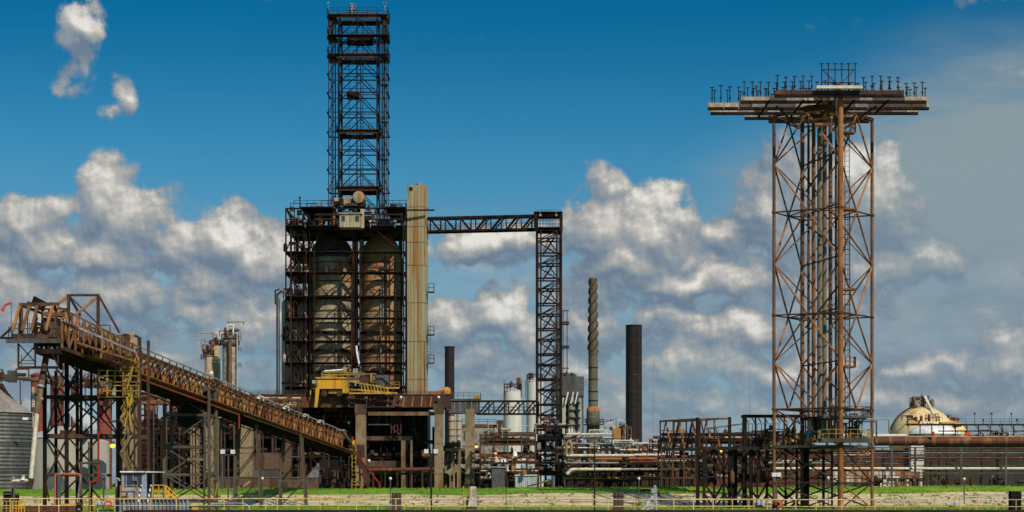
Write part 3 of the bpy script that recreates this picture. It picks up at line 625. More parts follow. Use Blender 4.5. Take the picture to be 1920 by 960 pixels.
# ---- coke drums
def coke_drum(px, rp, mat, label, soot):
    r = rp*402/3840; c = (cx(px, 402), 402, 0); z0 = ZP(742, 402); zc = ZP(485, 402); zt_ = ZP(438, 402)
    T = thing('coke_drum', label, 'coke drum', (c[0], c[1], z0-6), 'pair of coke drums')
    part(T, 'shell', mat, lambda m: m.lathe((c[0], c[1], z0), [(r*.55, -6), (r, 0), (r, zc-z0)], 48), True)
    part(T, 'dome', 'drum_soot' if soot else mat, lambda m: m.lathe((c[0], c[1], zc), [(r, .01)]+[(r*(1-.72*(k/8)**2.3), (zt_-zc)*k/8) for k in range(1, 9)], 48), True)
    for py, h in ((561, .8), (626, .6), (660, .6), (700, .5), (735, .6)):
        part(T, 'ring_girder', 'black_steel', lambda m: m.lathe((c[0], c[1], ZP(py, 402)), [(r+.02, -h/2), (r+.35, -h/2), (r+.35, h/2), (r+.02, h/2)], 40))
    for py in (455, 495, 530, 585, 608, 645, 672, 688, 715):
        part(T, 'weld_band', 'drum_soot', lambda m: m.lathe((c[0], c[1], ZP(py, 402)), [(r+.01, -.12), (r+.06, -.12), (r+.06, .12), (r+.01, .12)], 40) if py > 480 else m.lathe((c[0], c[1], ZP(py, 402)), [(r*.60, -.1), (r*.62, .1)], 30))
    part(T, 'top_flange', 'black_steel', lambda m: m.lathe((c[0], c[1], zt_-.2), [(r*.32, 0), (r*.32, 1), (r*.2, 1.2), (r*.2, 3)], 20))
    q = random.Random(px)
    for k in range(7):
        a = q.uniform(pi*1.05, pi*1.95); zz = q.uniform(z0+4, zc); rr_ = r+.35
        part(T, 'riser', 'dark_steel' if k % 2 else 'pipe_grey', lambda m: m.bar((c[0]+rr_*cos(a), c[1]+rr_*sin(a), zz-3), (c[0]+rr_*cos(a), c[1]+rr_*sin(a), min(zc, zz+q.uniform(5, 16))), .22, n=6), True)
coke_drum(622, 40.5, 'drum_shell', 'blackened pale coke drum with rust streaks, nearer the stair bays', True)
coke_drum(715, 38, 'drum_shell_brown', 'browner coke drum beside the tall cream clad shaft', False)
DW = cx(672)
# drum between the derrick legs, cabin
T = thing('winding_drum', 'large tan round drum lying on the platform beneath the derrick', 'drum', (cx(675), 399, ZP(386, 400)))
part(T, 'barrel', 'vessel_tan', lambda m: m.hcyl((cx(675), 396.5, ZP(374, 400)), (cx(675), 401.5, ZP(374, 400)), 1.15, 20, .2), True)
part(T, 'saddle', 'dark_steel', lambda m: m.box((cx(675), 399, ZP(386, 400)), (2.2, 4, .9)))
T = thing('winch_house', 'low tan winch housing beside the round drum beneath the derrick', 'winch', (cx(650), 399, ZP(386, 400)))
part(T, 'housing', 'vessel_tan', lambda m: [m.box((cx(645), 398, ZP(382, 400)), (3.2, 2.4, 1.4)), m.hcyl((cx(655), 398, ZP(377, 400)), (cx(664), 398, ZP(377, 400)), .55, 12)])
part(T, 'base', 'brown_steel', lambda m: m.box((cx(652), 398, ZP(388, 400)), (4.4, 2.8, .5)))
T = thing('control_cabin', 'cream panelled control cabin with two windows under the derrick', 'cabin', (cx(657, 391), 391, ZP(428, 391)))
X0, X1, z0, z1 = cx(637, 390), cx(677, 390), ZP(427, 390), ZP(402, 390)
part(T, 'wall', 'cream_paint', lambda m: m.b2(X0, X1, 389, 393, z0, z1))
part(T, 'roof', 'cream_paint', lambda m: m.b2(X0-.25, X1+.25, 388.7, 393.3, z1+.003, z1+.18))
for a, b in ((640.5, 647), (666, 673)):
    f = part(T, 'window', 'cream_paint', lambda m: [m.b2(cx(a-.6, 389), cx(b+.6, 389), 388.93, 388.997, ZP(415.5, 389), ZP(404, 389))])
    part(f, 'pane', 'glass', lambda m: m.b2(cx(a, 389), cx(b, 389), 388.90, 388.928, ZP(414.7, 389), ZP(404.8, 389)))
for k in range(7): part(T, 'panel_joint', 'tan_steel', lambda m: m.b2(X0+.05+(X1-X0-.16)*k/6, X0+.11+(X1-X0-.16)*k/6, 388.96, 388.998, z0+.02, z1-.25+.0) if k not in (1, 5) else m.b2(X0+.05+(X1-X0-.16)*k/6, X0+.11+(X1-X0-.16)*k/6, 388.96, 388.998, z0+.02, ZP(417, 389)))
part(T, 'duct', 'cream_paint', lambda m: m.box((cx(679.5, 391), 391, ZP(410, 391)), (.7, .7, 3.6)))
# ---- cream shaft
sa = -R(8); SX = cx(783, 396); sw = 3.45
T = thing('clad_shaft', 'tall cream panelled shaft streaked with rust beside the coke drums', 'shaft', (SX, 396, 0))
def sbox(m, x0, x1, y0, y1, z0_, z1_):
    a, b = rot2((x0+x1)/2, (y0+y1)/2, sa); m.box((SX+a, 396+b, (z0_+z1_)/2), (abs(x1-x0), abs(y1-y0), z1_-z0_), sa)
seams = [349, 390, 427, 456, 499, 569, 641, 712, 742, 826, 905]
for a, b in zip(seams, seams[1:]):
    part(T, 'cladding', 'shaft_cladding' if b <= 742 else 'dark_sheet', lambda m: sbox(m, -sw/2, sw/2, -sw/2, sw/2, ZP(b, 396)+.04, ZP(a, 396)-.04))
    part(T, 'seam_trim', 'tan_steel', lambda m: sbox(m, -sw/2-.03, sw/2+.03, -sw/2-.03, sw/2+.03, ZP(b, 396)-.055, ZP(b, 396)+.055))
for k in range(1, 5): part(T, 'rib', 'tan_steel', lambda m: sbox(m, -sw/2+sw*k/5-.035, -sw/2+sw*k/5+.035, -sw/2-.03, -sw/2-.004, ZP(742, 396), ZP(350, 396)))
part(T, 'corner_trim', 'orange_rust', lambda m: sbox(m, sw/2-.10, sw/2+.06, -sw/2-.06, -sw/2+.10, ZP(500, 396), ZP(352, 396)))
part(T, 'corner_trim', 'tan_steel', lambda m: sbox(m, sw/2-.10, sw/2+.06, -sw/2-.06, -sw/2+.10, ZP(742, 396), ZP(640, 396)))
part(T, 'louvre', 'dark_sheet', lambda m: sbox(m, -sw/2+.4, -sw/2+1.1, -sw/2-.04, -sw/2-.005, ZP(360, 396), ZP(353, 396)))
part(T, 'roof_vent', 'galvanized', lambda m: [m.lathe((SX+.3, 396, ZP(349, 396)), [(.7, 0), (.7, .35), (.45, .6), (.1, .75)], 14)], True)
for py in (548, 628, 681): part(T, 'landing', 'black_steel', lambda m: [m.box((SX+sw/2+.85, 396, ZP(py, 396)), (1.3, 1.8, .15)), m.rail([(SX+sw/2+.4, 395.2, ZP(py, 396)), (SX+sw/2+1.45, 395.2, ZP(py, 396)), (SX+sw/2+1.45, 396.8, ZP(py, 396))], 1.6, .09, .7)])
part(T, 'ladder', 'black_steel', lambda m: m.ladder((SX+sw/2+.5, 395.4, ZP(690, 396)), (SX+sw/2+.5, 395.4, ZP(606, 396)), .5, False, .07))
# ---- high bridge
def truss_bridge(T, p, q, h, wd, nb, mat='black_steel', flip=None, dbl=.9, chord=.4, diag=.22):
    p = Vector(p); q = Vector(q); U = Vector((0, 0, h)); W_ = Vector((0, wd, 0))
    for s_ in (0, 1):
        a, b = p+W_*s_, q+W_*s_
        part(T, 'bottom_chord', mat, lambda m: m.bar(a, b, chord)); part(T, 'top_chord', mat, lambda m: m.bar(a+U, b+U, chord))
        for i in range(nb+1):
            c = a.lerp(b, i/nb); e = (b-a).normalized()*dbl/2
            m = MB(); m.bar(c-e, c-e+U, .2); m.bar(c+e, c+e+U, .2); m.build('post', mat, T)
            if i < nb:
                d = a.lerp(b, (i+1)/nb)
                s2 = [(c+e, d-e+U)] if flip is None or i >= flip else [(c+e+U, d-e)]
                if s_ == 0 and flip is not None and i >= flip or flip is None: s2.append((s2[0][0]+Vector((.7, 0, 0)), s2[0][1]+Vector((.7, 0, -.3))))
                mbars(T, 'diagonal', mat, s2, diag)
    fl = part(T, 'walkway', mat, lambda m: [m.bar((p+q)/2+W_/2-(q-p)/2, (p+q)/2+W_/2+(q-p)/2, wd-.4, .12)] )
    m = MB(); m.rail([p+Vector((0, .3, .1)), q+Vector((0, .3, .1))], 1.25, .06, .6); m.rail([p+Vector((0, wd-.3, .1)), q+Vector((0, wd-.3, .1))], 1.25, .06, 1.2)
    m.build('railing', mat, fl)
    mbars(T, 'roof_bracing', mat, [(p+U+(q-p)*(i/nb), p+U+W_+(q-p)*((i+1)/nb)) for i in range(nb)]+[(p+U+(q-p)*(i/nb), p+U+W_+(q-p)*(i/nb)) for i in range(nb+1)], .16)
T = thing('high_bridge', 'high dark truss walkway bridge from the cream shaft to the lift tower', 'bridge', (cx(803), 396, ZP(435, 396)), 'dark truss bridges to the lift tower')
truss_bridge(T, (cx(802, 396), 396, ZP(433.5, 396)), (cx(1002, 392.5), 392.5, ZP(429, 392.5)), 2.55, 2.6, 7, flip=3)
T = thing('low_bridge', 'low dark truss bridge joining the concrete column and the lift tower', 'bridge', (cx(895), 392, ZP(778, 390)), 'dark truss bridges to the lift tower')
truss_bridge(T, (cx(893, 390), 390, ZP(776, 390)), (cx(1006, 390.5), 390.5, ZP(776, 390.5)), 2.45, 2.6, 4, chord=.3)
# ---- lift tower
T = thing('lift_tower', 'slender dark lattice lift tower with stair flights at the bridge end', 'tower', (cx(1029, 392), 394, 0))
LX0, LX1, LY0, LY1 = cx(1007, 391), cx(1052, 391), 391, 396
for x in (LX0, LX1):
    for y in (LY0, LY1):
        part(T, 'leg', 'black_steel', lambda m: [m.bar((x, y, 0), (x, y, ZP(401, 391)), .42), ])
        part(T, 'leg', 'dark_steel', lambda m: [m.bar((x+(.75 if x == LX0 else -.75), y, 0), (x+(.75 if x == LX0 else -.75), y, ZP(425, 391)), .24), ])
        part(T, 'guide_rail', 'galvanized', lambda m: m.bar((x+(.38 if x == LX0 else -.38), y+.1, 0), (x+(.38 if x == LX0 else -.38), y+.1, ZP(447, 391)), .10, n=6))
ll = [401, 430]; y_ = 447; k = 0
while y_ < 900: ll.append(y_); y_ += (28, 20)[k % 2]*.985; k += 1
for i, py in enumerate(ll):
    z = ZP(py, 391); h = .5 if i in (0, 1) else .28
    part(T, 'ring_beam', 'black_steel', lambda m: [m.bar((LX0, LY0, z), (LX1, LY0, z), .22, h), m.bar((LX0, LY1, z), (LX1, LY1, z), .22, h), m.bar((LX0, LY0, z), (LX0, LY1, z), .2, h), m.bar((LX1, LY0, z), (LX1, LY1, z), .2, h)])
for i, (a, b) in enumerate(zip(ll[1:], ll[2:])):
    za, zb_ = ZP(a, 391), ZP(b, 391)
    if i % 2 == 0: s_ = [((LX0+.8, LY0, zb_), (LX1-.3, LY0, za)), ((LX0+.8, LY0, zb_-.9), (LX1-.3, LY0, za-.9)), ((LX0, LY1, zb_), (LX1, LY1, za))]
    else: s_ = [((LX0+1.9, LY0, za), (LX1-.6, LY0, zb_)), ((LX0, LY1, za), (LX1, LY1, zb_))]
    mbars(T, 'brace', 'black_steel', s_, .2)
    mbars(T, 'brace', 'black_steel', [((LX0, LY0, za), (LX0, LY1, zb_)), ((LX1, LY0, za), (LX1, LY1, zb_))], .18)
    if i % 2 == 1:
        part(T, 'stair_flight', 'dark_steel', lambda m: m.stairs((LX0+1.2, 393.5, zb_), (LX1-1.3, 393.5, za+.3), .8))
        part(T, 'landing', 'dark_steel', lambda m: [m.b2(LX0+1, LX1-.8, 391.5, 393, zb_+.16, zb_+.24), m.rail([(LX0+1.4, 391.6, zb_+.2), (LX0+3.2, 391.6, zb_+.2)], 1.2, .07, .8)])
part(T, 'top_platform', 'black_steel', lambda m: [m.b2(LX0-.6, LX1+.3, LY0-.5, LY1+.5, ZP(430, 391)+.26, ZP(430, 391)+.4), m.b2(LX0-.6, LX1+.3, LY0-.5, LY1+.5, ZP(401, 391)+.26, ZP(401, 391)+.4), m.b2(LX0-.6, LX0+.2, LY0-.6, LY0-.505, ZP(434, 391), ZP(402, 391)), m.b2(LX1-.3, LX1+.3, LY0-.6, LY0-.505, ZP(434, 391), ZP(402, 391))])
part(T, 'railing', 'black_steel', lambda m: [m.rail([(LX0, LY0-.4, ZP(428, 391)), (LX1, LY0-.4, ZP(428, 391))], 1.5, .09, .6), m.rail([(LX0, LY0-.4, ZP(417, 391)), (LX1, LY0-.4, ZP(417, 391))], 1.2, .09, .6), m.rail([(LX0, LY0-.4, ZP(401, 391)), (LX1, LY0-.4, ZP(401, 391)), (LX1, LY1+.4, ZP(401, 391)), (LX0, LY1+.4, ZP(401, 391))], .7, .06, 1)])
for px in (1013, 1043): part(T, 'floodlight', 'galvanized', lambda m: [m.bar((cx(px, 391), 390.5, ZP(401, 391)), (cx(px, 391), 390.5, ZP(393, 391)), .06), m.box((cx(px, 391), 390.4, ZP(404, 391)), (.4, .3, .4))])
# ---- crane deck with rusty edge girder
DZ = ZP(741, 386)
T = thing('crane_deck', 'long rust brown girder deck carrying the yellow crane below the drums', 'deck', (cx(690, 386), 390, DZ-2.5))
def seg(name, mt, a, b, t_, b_, y0=385.5, y1=386.2): part(T, name, mt, lambda m: m.b2(cx(a, 386), cx(b, 386), y0, y1, ZP(b_, 386), ZP(t_, 386)))
part(T, 'slab', 'brown_steel', lambda m: m.b2(cx(470, 386), cx(846, 386), 385.4, 399, DZ-.05, DZ+.25))
seg('edge_girder', 'dark_rust', 640, 846, 742.2, 764); seg('edge_girder', 'rust_steel', 560, 639.4, 742.2, 764); seg('edge_girder', 'brown_cladding', 470, 559.5, 742.2, 756)
part(T, 'edge_girder', 'dark_rust', lambda m: m.b2(cx(545, 386), cx(846, 386), 398, 398.6, ZP(764, 386), DZ-.06))
for px in (628, 656, 688, 702, 728, 750, 757, 774, 791, 808): part(T, 'bracket', 'orange_rust' if px > 720 else 'rust_steel', lambda m: m.bar((cx(px+1.2, 386), 385.4, ZP(744, 386)), (cx(px-1.5, 386), 385.3, ZP(763, 386)), .2, .16))
part(T, 'bracket', 'orange_rust', lambda m: m.bar((cx(742, 386), 385.3, ZP(760, 386)), (cx(757, 386), 385.3, ZP(760, 386)), .14))
for px in (600, 612, 648, 666): part(T, 'stiffener', 'rust_steel', lambda m: m.b2(cx(px, 386), cx(px+1.3, 386), 385.36, 385.47, ZP(763, 386), ZP(744, 386)))
q = random.Random(5)
for k in range(9):
    a = 472+k*9.5; part(T, 'side_panel', q.choice(('brown_cladding', 'vessel_tan', 'rust_steel', 'tan_steel')), lambda m: m.b2(cx(a, 386), cx(a+8, 386), 385.3, 385.46, ZP(q.uniform(757, 766), 386), ZP(745, 386)))
part(T, 'railing', 'brown_steel', lambda m: [m.rail([(cx(470, 386), 385.6, DZ+.25), (cx(580, 386), 385.6, DZ+.25)], .55, .08, 1.5)])
part(T, 'railing', 'dark_steel', lambda m: [m.rail([(cx(750, 386), 385.6, DZ+.25), (cx(846, 386), 385.6, DZ+.25)], .5, .06, 2)])
part(T, 'pallet_stack', 'salmon_paint', lambda m: [m.box((cx(820, 390), 390, DZ+.6), (3.4, 2, .5)), m.box((cx(829, 390), 391, DZ+.9), (1.5, 2, .5))])
T2 = thing('yellow_hopper', 'small yellow domed hopper at the end of the rusty crane deck', 'hopper', (cx(838, 388), 388, DZ+.25))
part(T2, 'dome', 'yellow_paint', lambda m: m.lathe((cx(838, 388), 388, DZ+.25), [(.8, 0), (.8, .7), (.55, 1.2), (.1, 1.4)], 14), True)
part(T2, 'foot', 'dark_steel', lambda m: m.box((cx(838, 388), 388, DZ+.3), (1.9, 1.7, .12)))
T = thing('concrete_beam', 'grey concrete crosshead on the column right of the rusty deck', 'beam', (cx(872, 387), 388, ZP(778, 387)))
part(T, 'beam', 'grey_steel', lambda m: [m.b2(cx(842, 387), cx(899, 387), 386, 391, ZP(775, 387), ZP(752, 387)-.02), m.b2(cx(846, 387), cx(901, 387), 385.7, 391.3, ZP(751.8, 387), ZP(748, 387))])
for px in (852, 862, 873, 884, 894): part(T, 'stiffener', 'galvanized', lambda m: m.b2(cx(px, 387), cx(px+1, 387), 385.9, 385.98, ZP(774, 387), ZP(753, 387)))
part(T, 'railing', 'grey_steel', lambda m: m.rail([(cx(848, 387), 386, ZP(748, 387)), (cx(901, 387), 386, ZP(748, 387)), (cx(901, 387), 391, ZP(748, 387))], 1.1, .07, 1))
T = thing('yellow_valve', 'round yellow valve wheel box on the grey concrete crosshead', 'valve', (cx(894, 386), 386.5, ZP(748, 387)))
part(T, 'wheel', 'yellow_faded', lambda m: m.hcyl((cx(894, 386), 385.9, ZP(744, 386)), (cx(894, 386), 386.7, ZP(744, 386)), .55, 14, .15)); part(T, 'stand', 'grey_steel', lambda m: m.box((cx(894, 386), 386.5, ZP(747, 386)), (.5, .5, .6)))
def concrete_column(px, w, top, Y, label, mat='concrete', cap=None):
    T = thing('concrete_column', label, 'column', (cx(px, Y), Y, 0), 'concrete columns along the coker deck')
    ww = w*Y/3840
    part(T, 'shaft', mat, lambda m: [m.b2(cx(px, Y)-ww/2, cx(px, Y)+ww/2, Y-1.1, Y+1.1, 0, ZP(top, Y)-(1.8 if cap else 0))])
    if cap: part(T, 'cap', cap, lambda m: m.b2(cx(px, Y)-ww/2-.15, cx(px, Y)+ww/2+.15, Y-1.25, Y+1.25, ZP(top, Y)-1.797, ZP(top, Y)-.03))
    for k in (.3, .6): part(T, 'joint_band', 'tan_steel', lambda m: m.b2(cx(px, Y)-ww/2-.04, cx(px, Y)+ww/2+.04, Y-1.14, Y+1.14, ZP(top, Y)*k, ZP(top, Y)*k+.12))
    return T
concrete_column(677, 19, 758, 386, 'rust stained concrete column under the deck, near the conveyor foot', 'concrete', 'brown_cladding')
concrete_column(823, 16, 757, 384, 'concrete column with brown cap below the deck end and globe lamp', 'concrete', 'brown_cladding')
concrete_column(881, 17.5, 767, 382, 'smooth pale concrete column under the grey crosshead', 'concrete')
concrete_column(538, 17, 806, 345, 'brown concrete pier under the middle of the sloping conveyor', 'brown_cladding', 'tan_steel')
concrete_column(463, 24, 784, 348, 'broad concrete pier between two thin conveyor bents', 'concrete')
concrete_column(397, 24, 734, 332, 'tall tan concrete pier where the conveyor crosses the levee', 'concrete', 'tan_steel')
concrete_column(366, 14, 776, 350, 'slim grey concrete pier behind the tan lattice trestle', 'concrete')
concrete_column(244, 30, 716, 352, 'wide grey concrete pier behind the yellow stair of the loading tower', 'concrete')
# orange raking struts at the tan pier
T = thing('raking_struts', 'three orange rusty raking struts above the tall tan concrete pier', 'strut', (cx(400, 330), 330, ZP(760, 330)))
bars(T, 'strut', 'orange_rust', [((cx(386+8*i, 329), 329, ZP(770, 329)), (cx(402+9*i, 329), 329, ZP(722-i, 329))) for i in range(4)], .34)
# ---- dark halls under the deck
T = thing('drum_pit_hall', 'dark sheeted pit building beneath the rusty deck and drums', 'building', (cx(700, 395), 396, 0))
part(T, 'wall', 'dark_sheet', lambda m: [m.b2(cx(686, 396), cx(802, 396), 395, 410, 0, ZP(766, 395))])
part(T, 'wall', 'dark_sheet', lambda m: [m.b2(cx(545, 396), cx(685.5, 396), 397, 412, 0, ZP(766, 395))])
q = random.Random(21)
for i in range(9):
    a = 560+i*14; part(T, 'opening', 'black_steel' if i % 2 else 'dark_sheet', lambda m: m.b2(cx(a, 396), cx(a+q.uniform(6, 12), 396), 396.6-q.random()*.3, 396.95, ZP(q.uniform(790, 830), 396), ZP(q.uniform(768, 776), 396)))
for (a, b, t_, b_, mt) in ((690, 815, 772, 779, 'tan_steel'), (690, 735, 765, 769, 'grey_steel'), (688, 756, 818, 826, 'brown_cladding'), (688, 755, 864, 876, 'brown_cladding'), (606, 640, 766, 770, 'grey_steel'), (690, 730, 795, 797, 'grey_steel'), (556, 660, 779, 781, 'brown_steel')):
    part(T, 'beam', mt, lambda m: m.b2(cx(a, 391), cx(b, 391), 389.5+.01*a/10, 390.6, ZP(b_, 391), ZP(t_, 391)) if a != 690 or t_ == 765 else m.b2(cx(a, 384), cx(b, 384), 384.2, 384.7, ZP(b_, 384), ZP(t_, 384)))
part(T, 'portal_frame', 'tan_steel', lambda m: [m.b2(cx(753, 390), cx(761, 390), 388.4, 389.4, 0, ZP(818, 390)), m.b2(cx(770, 390), cx(774, 390), 388.4, 389.4, 0, ZP(818, 390)), m.b2(cx(761.2, 390), cx(769.8, 390), 388.4, 389.4, ZP(826, 390), ZP(818, 390))])
m = MB()
for i in range(4): m.stairs((cx(735 if i % 2 else 750, 389), 389, ZP(815-i*12, 389)), (cx(750 if i % 2 else 735, 389), 389, ZP(803-i*12, 389)), .8)
for px in (734, 739, 746, 752): m.bar((cx(px, 389), 388.4, ZP(818, 389)), (cx(px, 389), 388.4, ZP(764, 389)), .14)
m.build('scaffold_stair', 'red_brown', T)
for (x0, x1, sag, yy) in ((596, 612, 20, 768), (628, 640, 26, 768), (640, 652, 24, 768), (655, 668, 18, 768), (700, 712, 14, 782), (724, 736, 16, 782)):
    part(T, 'hanging_cable', 'salmon_paint', lambda m: m.path([(cx(x0+(x1-x0)*k/8, 390), 389.4, ZP(yy+sag*(1-(2*k/8-1)**2), 390)) for k in range(9)], .09, 5))
T = thing('rust_pipe_run', 'rusty horizontal pipe on low sleepers under the crane deck', 'pipe', (cx(750, 380), 380, 0))
part(T, 'pipe', 'pipe_rust', lambda m: m.bar((cx(690, 380), 380, ZP(881, 380)), (cx(815, 380), 380, ZP(880, 380)), .75, n=14), True)
part(T, 'pipe', 'brown_steel', lambda m: m.bar((cx(690, 380), 381, ZP(888, 380)), (cx(815, 380), 381, ZP(888, 380)), .45, n=10), True)
for px in (700, 722, 745, 770, 792, 808): part(T, 'support', 'dark_steel', lambda m: m.bar((cx(px, 380), 380, 0), (cx(px, 380), 380, ZP(884, 380)), .35))
T = thing('tarp', 'salmon cloth rolled up and hanging in the dark hall', 'cloth', (cx(607, 389), 389, ZP(796, 389)))
part(T, 'roll', 'salmon_paint', lambda m: m.lathe((cx(607, 389), 389, ZP(797, 389)), [(.1, 0), (.3, .3), (.25, 1.2), (.12, 1.8), (.05, 2)], 8), True)
# ---- yellow crane on the deck
T = thing('yellow_bridge_crane', 'yellow deck crane with box girder, leg and trussed tail', 'crane', (cx(650, 384), 386, DZ+.25))
YK = 383.5
def yb_(name, mt, a, b, t_, b_, y0=YK, y1=YK+2.4, par=T): return part(par, name, mt, lambda m: m.b2(cx(a, YK), cx(b, YK), y0, y1, ZP(b_, YK), ZP(t_, YK)))
yb_('box_girder', 'yellow_paint', 594, 651, 710, 727); yb_('girder_flange', 'yellow_paint', 592, 653, 707.5, 709.8, YK-.25, YK+2.6); yb_('girder_flange', 'yellow_paint', 592, 642, 727.2, 729, YK-.2, YK+2.5)
for px in (642, 648, 653): yb_('web_stiffener', 'yellow_faded', px, px+1.5, 710, 735, YK-.12, YK-.01)
yb_('end_tie', 'yellow_paint', 642.2, 654, 727.3, 737)
yb_('boom', 'pale_tan', 654.2, 679, 713, 716, YK+.4, YK+1.2)
part(T, 'leg', 'yellow_paint', lambda m: [m.bar((cx(596, YK), YK-.1, ZP(727, YK)), (cx(592.5, YK), YK-.1, ZP(764, YK)), .75, .5, w2=.45)])
part(T, 'leg', 'yellow_paint', lambda m: [m.bar((cx(582, YK), YK+1, ZP(726, YK)), (cx(581, YK), YK+1, ZP(740, YK)), .2), m.bar((cx(581, YK), YK+1, ZP(727, YK)), (cx(594, YK), YK+1, ZP(728, YK)), .2)])
for a, b in ((603, 612), (616, 632), (634, 643)): part(T, 'hanger', 'yellow_faded', lambda m: m.b2(cx(a, YK), cx(b, YK), YK+.3, YK+1.8, ZP(738, YK), ZP(731, YK)))
for px in (608, 636, 658): part(T, 'wheel', 'dark_rust', lambda m: m.hcyl((cx(px, YK), YK, ZP(738, YK)), (cx(px, YK), YK+.7, ZP(738, YK)), .55, 16, .1), True)
part(T, 'railing', 'yellow_faded', lambda m: [m.rail([(cx(603, YK), YK, ZP(707, YK)), (cx(651, YK), YK, ZP(707, YK))], 1.0, .10, 1.2), m.rail([(cx(603, YK), YK+2.2, ZP(707, YK)), (cx(680, YK), YK+2.2, ZP(707, YK))], 1.0, .10, 1.2)])
part(T, 'upper_rail', 'tan_steel', lambda m: [m.bar((cx(640, YK), YK+2.4, ZP(700, YK)), (cx(704, YK), YK+2.4, ZP(700, YK)), .3, .35), m.bar((cx(655, YK), YK+1.2, ZP(709, YK)), (cx(676, YK), YK+1.2, ZP(709, YK)), .25, .5)])
m = MB()
for k in range(9):
    a = 676+k*6; m.bar((cx(a, YK), YK+.2, ZP(717+k*.9, YK)), (cx(a+4, YK), YK+.2, ZP(736, YK)), .2); 
m.bar((cx(656, YK), YK+.2, ZP(730, YK)), (cx(745, YK), YK+.2, ZP(737, YK)), .3); m.bar((cx(660, YK), YK+.2, ZP(716, YK)), (cx(725, YK), YK+.2, ZP(727, YK)), .25)
m.build('trussed_tail', 'yellow_faded', T)
part(T, 'tail_beam', 'yellow_paint', lambda m: [m.b2(cx(718, YK), cx(748, YK), YK, YK+.5, ZP(728.5, YK), ZP(726, YK)), m.b2(cx(655, YK), cx(738, YK), YK-.1, YK+.19, ZP(738.5, YK), ZP(736, YK))])
part(T, 'railing', 'yellow_faded', lambda m: m.rail([(cx(732, YK), YK, ZP(726, YK)), (cx(748, YK), YK, ZP(726, YK)), (cx(748, YK), YK+2, ZP(726, YK))], 1.0, .10, .8))
part(T, 'trolley', 'grey_steel', lambda m: [m.box((cx(712, YK), YK+1, ZP(718, YK)), (2, 1.6, 1.2)), m.hcyl((cx(704, YK), YK+1, ZP(707, YK)), (cx(716, YK), YK+1, ZP(707, YK)), .45, 12), m.box((cx(723, YK), YK+1, ZP(712, YK)), (1.2, 1.4, 1.8)), m.bar((cx(716, YK), YK, ZP(706, YK)), (cx(736, YK), YK, ZP(724, YK)), .22)])
part(T, 'trolley', 'dark_rust', lambda m: [m.box((cx(686, YK), YK+1, ZP(712, YK)), (2.2, 1.6, 1.2)), m.box((cx(692, YK), YK+1, ZP(722, YK)), (2.6, 1.6, .7))])
part(T, 'mast', 'yellow_faded', lambda m: [m.bar((cx(696, YK), YK, ZP(717, YK)), (cx(696, YK), YK, ZP(700, YK)), .35)])
part(T, 'light_box', 'galvanized', lambda m: m.box((cx(589, YK), YK, ZP(716, YK)), (.7, .6, .6)))
T = thing('white_pipe', 'short white pipe leaning on the frame above the yellow crane', 'pipe', (cx(624, 390), 390.5, ZP(694, 390)))
part(T, 'pipe', 'white_paint', lambda m: m.bar((cx(607, 390), 390.9, ZP(695.5, 390)), (cx(642, 390), 390.9, ZP(693, 390)), .34, n=10), True)
T = thing('white_riser', 'white vertical riser pipe between the two coke drums', 'pipe', (cx(669, 391), 391, ZP(705, 390)))
part(T, 'pipe', 'white_paint', lambda m: m.path([(cx(668, 391), 391.2, ZP(648, 391)), (cx(669, 391), 391.2, ZP(662, 391)), (cx(673, 391), 391.2, ZP(682, 391))], .4, 10), True)
part(T, 'valve', 'galvanized', lambda m: [m.box((cx(664, 391), 391.2, ZP(697, 391)), (.4, .4, 1.2)), m.box((cx(669, 391), 391.2, ZP(697, 391)), (.4, .4, 1.3))])
# ================================================================ right: river tower, racks, pipeline, sphere
YT = 260.0
def tx(px, Y=YT): return (px-960)*Y/3840
TC = Vector((tx(1543), YT, GR))
leg_off = [(-6.4, -1.5), (1.2, -6.4), (6.5, 1.5), (-1.7, 6.4)]         # left, front, right, rear
T = thing('river_tower', 'tall rusty lattice pylon with wide flat head and vertical pipes inside', 'tower', TC)
ZT = ZP(222, YT); Zh = ZP(176, YT)
def LP(i, z, f=1.0): return Vector((TC.x+leg_off[i % 4][0]*f, TC.y+leg_off[i % 4][1]*f, z))
for i, (w, top) in enumerate(((.42, ZT), (.70, Zh), (.42, ZT+.3), (.54, Zh))):
    part(T, 'leg', 'tower_brown' if i in (0, 2) else ('tower_rust' if i == 1 else 'tower_brown'), lambda m: m.bar(LP(i, GR-1), LP(i, top), w, n=14), True)
lv = [222, 401, 593, 768, 838, 903]
for k, py in enumerate(lv):
    z = ZP(py, YT)
    if k == 5: z = ZP(905, YT)
    mt = 'grey_steel' if k == 4 else 'brown_steel'
    for i in range(4):
        part(T, 'ring_beam', mt, lambda m: m.bar(LP(i, z), LP(i+1, z), .2 if k != 4 else .3, n=8 if k != 4 else 4), k != 4)
    if k in (0, 1, 2, 3):
        for i in range(4):
            a = (LP(i, z)+LP(i+1, z))/2; b = (LP(i+1, z)+LP(i+2, z))/2
            part(T, 'plan_brace', 'rust_steel', lambda m: m.bar(a, b, .17, n=6), True)
    for i in range(4):
        if k: part(T, 'flange', mt, lambda m: m.lathe(tuple(LP(i, z)), [(.3 if i % 2 == 0 else .46, -.12), (.3 if i % 2 == 0 else .46, .12)], 14))
